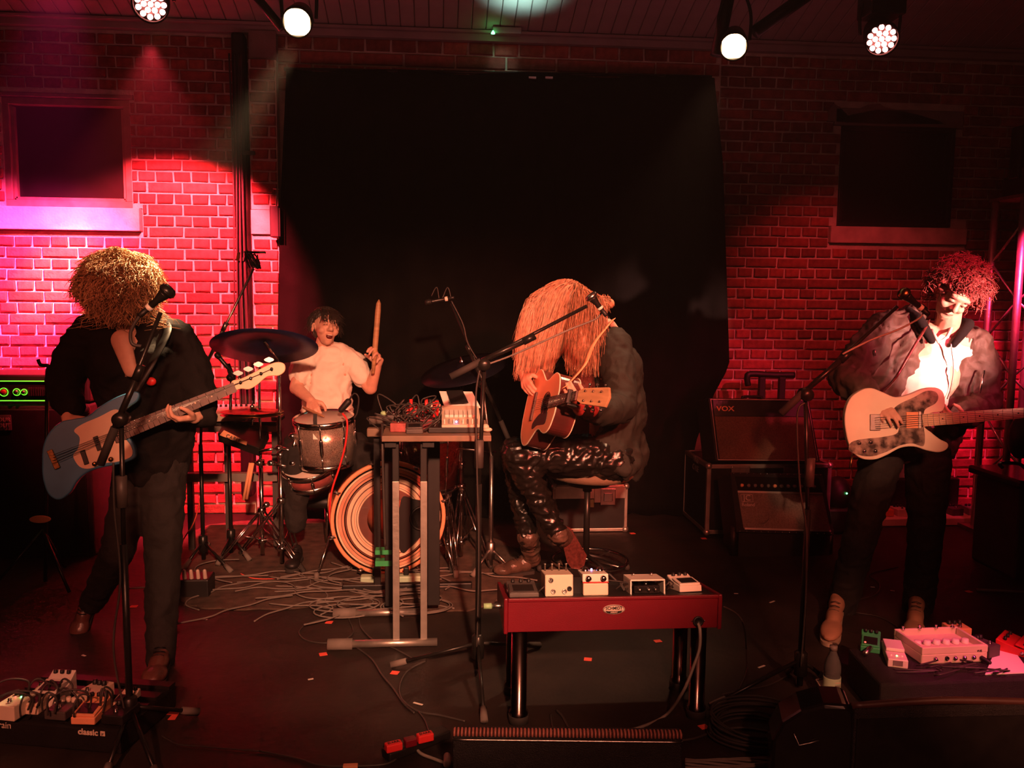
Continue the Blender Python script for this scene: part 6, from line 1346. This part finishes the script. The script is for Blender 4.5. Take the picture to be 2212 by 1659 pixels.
    for k in range(1500):
        z_ = rh.uniform(-.9, 1); a = rh.uniform(0, 2*PI); q = math.sqrt(1-z_*z_); dl = V((q*math.cos(a), q*math.sin(a), z_))
        if dl.y > .35 and dl.z < .42: continue
        if dl.y > .1 and dl.z < -.35: continue
        base = T @ V((dl.x*.088, -.03+dl.y*.10, .04+dl.z*.095)); dw = (R3 @ dl).normalized(); P = [base]; ln = rh.uniform(.045, .085); t1 = dw.orthogonal(); t2 = dw.cross(t1); ph = rh.uniform(0, 6.3); 
        for j in range(1, 7): s_ = j/6; P.append(base+dw*ln*s_+(t1*math.cos(ph+s_*8)+t2*math.sin(ph+s_*8))*.012*min(1, s_*2)+V((0, 0, -.02*s_*s_)))
        L.append(P)
    strands(L, .0032, 'brownhair', r, 'curly_hair')
right_guitarist()
# ---------------------------------------------------------------- bassist on the left
def bassist():
    Y = 3.80; r = person(fl(300, 1440), 'blond big-haired bassist in black jacket bending over at the left'); J = lambda x, y, o=0: at(x, y, Y+o)
    hc = J(262, 628, -.06); fwd = V((-.12, -.62, -.78)); up = V((.0, -.80, .60))
    shR, elR, wrR = J(192, 722, .02), J(140, 822, .02), J(148, 905, -.14); shL, elL, wrL = J(375, 735, .04), J(425, 850, .02), J(420, 902, -.12)
    hpR, knR, anR = J(300, 1000, .06), J(255, 1190, .0), J(200, 1300, .30); hpL, knL, anL = J(350, 1010, .05), J(352, 1200, -.02), J(348, 1415, -.14)
    m = MB(); T = headm(m, hc, fwd, up); m.cap(J(280, 712, .03), J(272, 660, -.03), .058, .056); m.cap(J(272, 660, -.03), hc, .055, .06)
    m.cap(shR, shL, .07, .07); m.cap(J(285, 760, .03), J(300, 850, .04), .13, .14, .75, (0, 1, 0)); m.cap(J(300, 850, .04), J(325, 970, .06), .13, .125, .8, (0, 1, 0))
    for a, b, c in ((shR, elR, wrR), (shL, elL, wrL)): m.cap(a, b, .05, .042); m.cap(b, c, .040, .027)
    for a, b, c in ((hpR, knR, anR), (hpL, knL, anL)): m.cap(a, b, .07, .05); m.cap(b, c, .05, .036)
    hand(m, wrR, BO(172, 950, .03)-wrR, -bn_+V((0, 0, -.2)), .55, 1, 1.05, .12)
    hand(m, wrL, V((-.62, -.75, .0)), V((-.2, .1, 1)), .95, -1, 1.05, .1, .3)
    m.cap(J(262, 735, -.09), J(282, 800, -.11), .045, .03, .5, (0, 1, 0))
    bodyb(m, r); face_parts(T, r, 0, True, 'blond')
    m = MB(); m.chain([shR, (shR+elR)/2+V((-.01, 0, 0)), elR], [.085, .078, .070]); m.chain([elR, (elR+wrR)/2, wrR+V((0, .03, .05))], [.070, .062, .05])
    m.chain([shL, (shL+elL)/2+V((.012, 0, 0)), elL], [.090, .088, .08]); m.chain([elL, wrL+V((.03, .06, 0))], [.078, .05])
    m.chain([J(222, 698, .02), J(242, 780, -.01), J(262, 880, .06), J(300, 985, .07)], [.07, .105, .10, .10], .8, (0, 1, 0)); m.chain([J(328, 705, .02), J(340, 790, -.02), J(365, 890, .05), J(360, 990, .07)], [.075, .115, .115, .105], .8, (0, 1, 0)); m.chain([J(292, 850, -.02), J(308, 930, -.01), J(318, 1000, .02)], [.09, .125, .125], .8, (0, 1, 0)); m.chain([shR, J(282, 712, .10), shL], [.08, .07, .085])
    cloth('jacket', m, 'blackcloth', r, .011, .012, 7)
    m = MB(); m.ell(J(326, 824, -.125), (.022, .012, .018), None, 14, 10); m.build('round_brooch', 'red', r)
    m = MB(); m.tube(cr([J(262, 690, -.09), J(270, 712, -.12), J(283, 690, -.09)]), .003, 6); m.build('necklace', 'brass', r)
    m = MB(); m.chain([hpR, (hpR+knR)/2, knR], [.10, .088, .072]); m.chain([knR, anR], [.070, .055]); m.chain([hpL, (hpL+knL)/2, knL], [.102, .09, .075]); m.chain([knL, (knL+anL)/2, anL+V((0, 0, -.02))], [.074, .070, .060]); m.chain([hpR, hpL], [.11, .11], .85, (0, 1, 0))
    cloth('trousers', m, 'jeans', r, .0115, .008, 9, (1, 1, 1.2))
    e = fl(340, 1482); shoe('shoe', V((anL.x, anL.y+.05, .006)), e+V((-.01, -.04, .006)), 'brownshoe', r, s=1.15); e = at(182, 1352, 4.12); shoe('shoe', e+V((.03, .05, .13)), e+V((-.01, -.06, -.04)), 'brownshoe', r, (0, -.9, .3))
    R3 = T.to_3x3(); c0 = J(258, 610, -.06)
    m = MB(); m.ell(c0, (.140, .12, .118), None, 24, 16); m.ell(c0+V((-.07, -.02, -.04)), (.08, .08, .07), None, 16, 10); m.ell(c0+V((.09, 0, .0)), (.07, .07, .09), None, 16, 10); o = m.build('hair_base', 'blond', r); remesh(o, .009, 3, .02, 13)
    L = []
    for k in range(7000):
        z_ = rh.uniform(-1, 1); a = rh.uniform(0, 2*PI); q = math.sqrt(1-z_*z_); dl = V((q*math.cos(a), q*math.sin(a), z_))
        nf = 1+.20*noise.noise(dl*2.2+V((3, 1, 2))); base = c0+V((dl.x*.135, dl.y*.118, dl.z*.112))*nf; P = [base]; ln = rh.uniform(.06, .11); t1 = dl.orthogonal(); t2 = dl.cross(t1); ph = rh.uniform(0, 6.3); sw = V((rh.uniform(-.4, .4), rh.uniform(-.4, .4), -.5))
        for j in range(1, 7): s_ = j/6; P.append(base+(dl*.75*s_*(1-s_*.35)+sw*s_*s_*.55)*ln+(t1*math.cos(ph+s_*6)+t2*math.sin(ph+s_*6))*.010*s_)
        L.append(P)
    for k in range(90):
        px = rh.choice((rh.uniform(190, 240), rh.uniform(300, 345))); base = J(px, rh.uniform(660, 680), rh.uniform(-.1, .1)); P = [base+V((rh.uniform(-.02, .02)*j+(px-270)*.00012*j, 0, -.017*j)) for j in range(5)]; L.append(P)
    strands(L, .0022, 'blond', r, 'wild_hair', 3)
    m = MB(); vs = []; P = cr([BO(290, 850, -.01), J(330, 780, -.16), J(360, 715, -.06), J(345, 690, .05)], 8)
    for p in P: vs += [p-V((.02, 0, .008)), p+V((.02, 0, .008))]
    m.add(vs, [(2*i, 2*i+1, 2*i+3, 2*i+2) for i in range(len(P)-1)], None, True); s_ = m.build('bass_strap', 'black'); s_.modifiers.new('t', 'SOLIDIFY').thickness = .003; tag(s_, 'black strap from the bass up over the bassist\'s shoulder', 'strap')
bassist()
# ---------------------------------------------------------------- seated singer
def singer():
    Y = 4.56; r = person((SC.x, SC.y, 0), 'seated long-haired singer in dark jacket playing acoustic guitar'); J = lambda x, y, o=0: at(x, y, Y+o)
    hc = J(1225, 668, -.02); fwd = V((-.62, -.42, -.66)); up = V((-.55, -.30, .78))
    up = V((-.50, -.28, .82))
    shL, elL = J(1325, 745, -.10), J(1342, 880, -.30); q = AT @ V((.60, -.02, -.03)); wrL = at(1250, 880, q.y+.05)
    shR, elR, wrR = J(1215, 745, .18), J(1150, 790, .12), J(1132, 812, -.10)
    pe = J(1318, 985, .05); kn1, an1 = J(1118, 985, -.14), J(1205, 1155, -.10); kn2, an2 = J(1112, 975, .10), J(1140, 1160, .05)
    m = MB(); T = headm(m, hc, fwd, up); m.cap(J(1292, 722, .03), J(1265, 680, .0), .058, .056); m.cap(J(1268, 684, .0), hc, .055, .06)
    m.cap(shR, shL, .07, .07); m.chain([J(1300, 750, .04), J(1320, 850, .05), pe], [.13, .14, .14], .85, (1, 0, 0))
    m.cap(shL, elL, .05, .042); m.cap(elL, wrL, .040, .027); m.cap(shR, elR, .05, .042); m.cap(elR, wrR, .040, .027)
    m.chain([pe+V((0, -.08, 0)), kn1, an1], [.08, .055, .036]); m.chain([pe+V((0, .08, 0)), kn2, an2], [.08, .055, .036])
    hand(m, wrL, (AT @ V((.62, .03, .0)))-wrL, aw*.5+V((0, 0, .6)), .9, -1, 1.0, .12, .2)
    hand(m, wrR, V((.15, -.75, -.55)), V((.6, .4, -.1)), .5, 1, 1.05, .15)
    bodyb(m, r); face_parts(T, r, 0, True, 'blondlong')
    m = MB(); m.chain([J(1290, 715, .03), J(1325, 800, .04), J(1330, 900, .04), J(1325, 975, .04)], [.10, .145, .15, .15], .95, (1, 0, 0)); m.chain([J(1340, 790, .05), J(1345, 900, .05)], [.12, .13])
    m.chain([shL+V((0, 0, .0)), (shL+elL)/2+V((.01, -.01, 0)), elL], [.095, .088, .080]); m.chain([elL, (elL+wrL)/2+V((0, 0, -.02)), wrL+V((.03, .01, -.005))], [.080, .070, .048]); m.chain([shR, elR, wrR+V((0, .06, .02))], [.085, .075, .05])
    m.chain([J(1345, 960, -.04), J(1362, 1000, -.08), J(1352, 1030, -.12)], [.10, .07, .025], .45, (0, 1, 0)); m.chain([J(1310, 960, -.10), J(1345, 1010, -.14)], [.075, .055], .4, (0, 1, 0)); m.chain([J(1370, 950, .05), J(1384, 990, .05), J(1372, 1035, .05)], [.065, .055, .025], .6, (0, 1, 0))
    cloth('jacket', m, 'jacket', r, .011, .011, 10, (1, 1, .7), 10)
    m = MB(); m.chain([J(1262, 740, -.05), J(1258, 800, -.06), J(1270, 860, -.05)], [.05, .06, .05], .6, (0, 1, 0)); cloth('patterned_shirt', m, 'redshell', r, .010, .006)
    m = MB(); m.chain([wrL+V((.05, .02, -.004)), wrL+V((.012, 0, 0))], [.050, .042]); cloth('patterned_cuff', m, 'redcuff', r, .006, .003, 30)
    m = MB(); m.chain([J(1262, 700, -.02), J(1290, 690, -.05), J(1318, 698, -.05), J(1335, 715, -.04)], [.03, .032, .030, .02], .6, (0, 0, 1)); cloth('pink_collar', m, 'shirtpink', r, .006, .003)
    m = MB(); m.chain([pe+V((0, -.09, 0)), (pe+kn1)/2+V((0, -.04, .01)), kn1], [.115, .098, .078]); m.chain([kn1, (kn1+an1)/2, an1], [.078, .068, .052]); m.chain([pe+V((0, .07, 0)), (pe+kn2)/2+V((0, .04, .0)), kn2], [.11, .095, .076]); m.chain([kn2, (kn2+an2)/2, an2], [.076, .066, .052])
    cloth('leather_trousers', m, 'leather', r, .0095, .014, 11, (1.2, 1.2, 1.8))
    for (an, e, d, nm) in ((an1, fl(1222, 1238), V((-.10, -.12, 0)), 1), (an2, fl(1118, 1240), V((-.14, -.05, 0)), 2)):
        h_ = e-d*.6; h_.z = .006; to = e+d*1.0; to.z = .006; b_ = shoe('boot', h_, to, 'boot', r, s=1.2)
        m = MB(); m.chain([V((h_.x, h_.y, .08)), (V((h_.x, h_.y, .16))+an)/2, an], [.050, .056, .058]); cloth('boot_shaft', m, 'boot', r, .008, .008, 16)
    # hanging red strap end / jacket lining near the boot
    m = MB(); P = [J(1205, 1130, -.02), J(1232, 1140, -.02), J(1268, 1200, -.02), J(1262, 1222, -.02), J(1240, 1236, -.02), J(1225, 1215, -.02)]; m.slab(P, (0, -1, 0), .01); m.build('flared_hem', 'redshell', r)
    # long hair
    R3 = T.to_3x3(); L = []
    m = MB(); m.ell(T @ V((0, -.02, .045)), (.096, .096, .095), None, 20, 14); m.chain([J(1215, 665, -.02), J(1190, 740, -.03), J(1160, 800, -.04)], [.10, .085, .05], .8, (0, 1, 0)); m.chain([J(1250, 680, -.10), J(1262, 740, -.14), J(1262, 790, -.13)], [.07, .055, .02], .6, (0, 1, 0)); o = m.build('hair_base', 'blondlong', r); remesh(o, .009, 4, .014, 20, (1, 1, .2))
    for k in range(4300):
        # scalp point
        a = rh.uniform(-1, 1); s_ = rh.random()
        top = J(1222+58*a, 608+36*a*a+rh.uniform(-6, 10), rh.uniform(-.13, .10))
        if a < .35: end = J(1118+60*(a+1)/1.35*1.1+rh.uniform(-12, 12), rh.uniform(725, 825)-40*max(0, a), rh.uniform(-.16, .05))
        else: end = J(1225+80*(a-.35)/.65+rh.uniform(-12, 12), rh.uniform(710, 815), rh.uniform(-.20, -.08))
        midx = (top+end)/2; out = V(((end.x-top.x)*.10+(a*.02), -.05*rh.random(), .055))
        P = cr([top, top*.7+end*.3+out*.9, top*.35+end*.65+out*.6, end], 3); wv = rh.uniform(0, 6)
        P = [p+V((.007*math.sin(wv+i*.9), .006*math.cos(wv+i), 0)) for i, p in enumerate(P)]; L.append(P)
    for k in range(140):
        b0 = J(rh.uniform(1288, 1318), rh.uniform(640, 668), rh.uniform(-.05, .02)); L.append([b0, b0+V((rh.uniform(-.01, .015), 0, rh.uniform(-.0, .015))), b0+V((rh.uniform(-.015, .03), 0, rh.uniform(-.03, .01)))])
    strands(L, .0023, 'blondlong', r, 'long_hair', 3)
    m = MB(); m.ell(J(1318, 656, .0), (.024, .024, .026), None, 14, 10); m.ell(J(1298, 652, .0), (.035, .03, .03), None, 14, 10); m.build('hair_knot', 'blondlong', r)
    # strap
    m = MB(); vs = []; P = cr([J(1325, 690, -.06), J(1306, 712, -.19), J(1282, 745, -.24), J(1262, 790, -.28), AT @ V((.62, .05, .02))], 8)
    for p in P: sd_ = V((.85, -.2, .5))*.014; vs += [p-sd_, p+sd_]
    m.add(vs, [(2*i, 2*i+1, 2*i+3, 2*i+2) for i in range(len(P)-1)], None, True); s2 = m.build('guitar_strap', 'oranget'); s2.modifiers.new('t', 'SOLIDIFY').thickness = .003; tag(s2, 'tan strap over the seated singer\'s shoulder to the acoustic guitar', 'strap')
mat('redcuff', (.40, .05, .06), .6, var=.8, scale=60, col2=(.75, .25, .2)); mat('shirtpink', (.75, .40, .32), .7)
singer()
# ---------------------------------------------------------------- drummer
def drummer():
    Y = 5.42; r = person((at(710, 1000, Y).x, Y, 0), 'shouting drummer in pale T-shirt raising a stick behind the drums'); J = lambda x, y, o=0: at(x, y, Y+o)
    hc = J(703, 708, -.02); fwd = V((.42, -.88, .10)); up = V((.12, .10, 1))
    shR, elR, wrR = J(658, 778, .0), J(640, 838, -.08), J(672, 866, -.24); shL, elL, wrL = J(762, 782, .0), J(800, 838, -.05), J(815, 790, -.12)
    m = MB(); T = headm(m, hc, fwd, up, 1.0, .03); m.cap(J(702, 775, .03), J(702, 738, .0), .060, .056)
    m.cap(shR, shL, .07, .07); m.chain([J(708, 800, .02), J(705, 860, .02), J(705, 925, .03)], [.15, .145, .14], .8, (0, 1, 0))
    m.cap(shR, elR, .052, .043); m.cap(elR, wrR, .042, .028); m.cap(shL, elL, .052, .043); m.cap(elL, wrL, .042, .028)
    st0, st1 = J(815, 775, -.17), J(824, 668, -.17)
    hand(m, wrL, V((.05, -.45, .85)), V((-.5, -.8, 0)), 1.15, -1, 1.1, .05, .7)
    hand(m, wrR, V((.25, -.75, -.5)), V((.35, -.1, -.6)), 1.0, 1, 1.1, .05, .6)
    for k, (x, kx) in enumerate(((670, 640), (745, 790))):
        m.chain([J(x+15, 985, .0), J(kx, 985, -.42), J(kx, 1130, -.40)], [.085, .06, .045])
    bodyb(m, r); face_parts(T, r, 1.25, True)
    m = MB(); m.chain([J(708, 790, .02), J(707, 850, .02), J(706, 930, .03)], [.150, .155, .165], .82, (0, 1, 0)); m.chain([J(675, 772, .02), shR, (shR*.45+elR*.55)], [.080, .076, .066]); m.chain([J(745, 775, .02), shL, (shL*.45+elL*.55)], [.080, .076, .066])
    m.chain([J(680, 762, .03), J(735, 762, .03)], [.06, .06])
    cloth('t_shirt', m, 'shirt', r, .010, .012, 8)
    m = MB(); m.chain([J(655, 975, .02), J(755, 975, .02)], [.14, .14], .9, (0, 1, 0))
    for x, kx in ((685, 640), (745, 790)): m.chain([J(x, 985, .0), J(kx, 985, -.42), J(kx, 1130, -.40)], [.11, .085, .06])
    cloth('trousers', m, 'jeans', r, .013, .01, 8)
    for kx in (640, 790): e = J(kx, 1150, -.40); e.z = .025; shoe('shoe', e+V((0, .05, 0)), e+V((0, -.2, 0)), 'boot2', r)
    L = []; R3 = T.to_3x3()
    m = MB(); m.ell((0, -.026, .052), (.086, .092, .082), T, 20, 14); m.ell((0, -.06, .0), (.078, .05, .07), T, 16, 10); o = m.build('hair_base', 'darkhair', r); remesh(o, .008, 3, .008, 20)
    for k in range(1000):
        z_ = rh.uniform(-.5, 1); a = rh.uniform(0, 2*PI); q = math.sqrt(1-z_*z_); dl = V((q*math.cos(a), q*math.sin(a), z_))
        if dl.y > .3 and dl.z < .3: continue
        b0 = T @ V((dl.x*.084, -.02+dl.y*.092, .045+dl.z*.085)); dw = (R3 @ dl); g = V((rh.uniform(-.5, .5), 0, -.8)); P = [b0]; ln = rh.uniform(.03, .06)
        for j in range(1, 5): s_ = j/4; P.append(b0+dw*ln*.5*s_+g*ln*s_*s_)
        L.append(P)
    for k in range(60):
        x = rh.uniform(-.045, .06); b0 = T @ V((x, .058, .105)); P = [b0, T @ V((x*1.05, .094, .078)), T @ V((x*1.1+rh.uniform(-.01, .01), .106, .05)), T @ V((x*1.1+rh.uniform(-.012, .012), .108, .028+rh.uniform(-.02, .01)))]; L.append(P)
    strands(L, .0028, 'darkhair', r, 'dark_hair')
    m = MB(); m.ell((0, .062, -.078), (.036, .034, .024), T, 16, 10)
    fc = wrL+V((.05, -.45, .85)).normalized()*.085+V((-.5, -.8, 0))*.028
    for k, (a, b, lab) in enumerate(((fc-V((.012, .0, .12)), fc+V((.026, 0, .33)), 'pale thick drumstick raised upright in the drummer\'s hand'), (J(655, 880, -.30), J(700, 900, -.48), 'drumstick in the drummer\'s lower hand over the tom'))):
        a, b = V(a), V(b); m = MB(); d = (b-a).normalized(); Ls = (b-a).length; m.lathe([(.004, 0), (.010 if k == 0 else .008, .004), (.017 if k == 0 else .008, Ls*.3), (.017 if k == 0 else .007, Ls*.85), (.014 if k == 0 else .005, Ls*.95), (.003, Ls)], dirT(a, d), 12); o = m.build('drumstick', 'wood'); tag(o, lab, 'drumstick', 'drumsticks in the drummer\'s hands')
    t = thing('drum_stool', (J(705, 1000).x, Y+.03, 0), 'round drum stool hidden under the drummer', 'stool'); m = MB(); zz = J(705, 1040, 0).z-.07; m.lathe([(.02, zz-.08), (.17, zz-.07), (.175, zz-.02), (.14, zz), (.0005, zz)], Matrix.Translation((J(705, 1000).x, Y+.03, 0)), 24); m.build('seat', 'black', t)
    m = MB(); m.rod((J(705, 1000).x, Y+.03, .01), (J(705, 1000).x, Y+.03, zz-.06), .02, 10); m.build('post', 'chrome', t)
drummer()
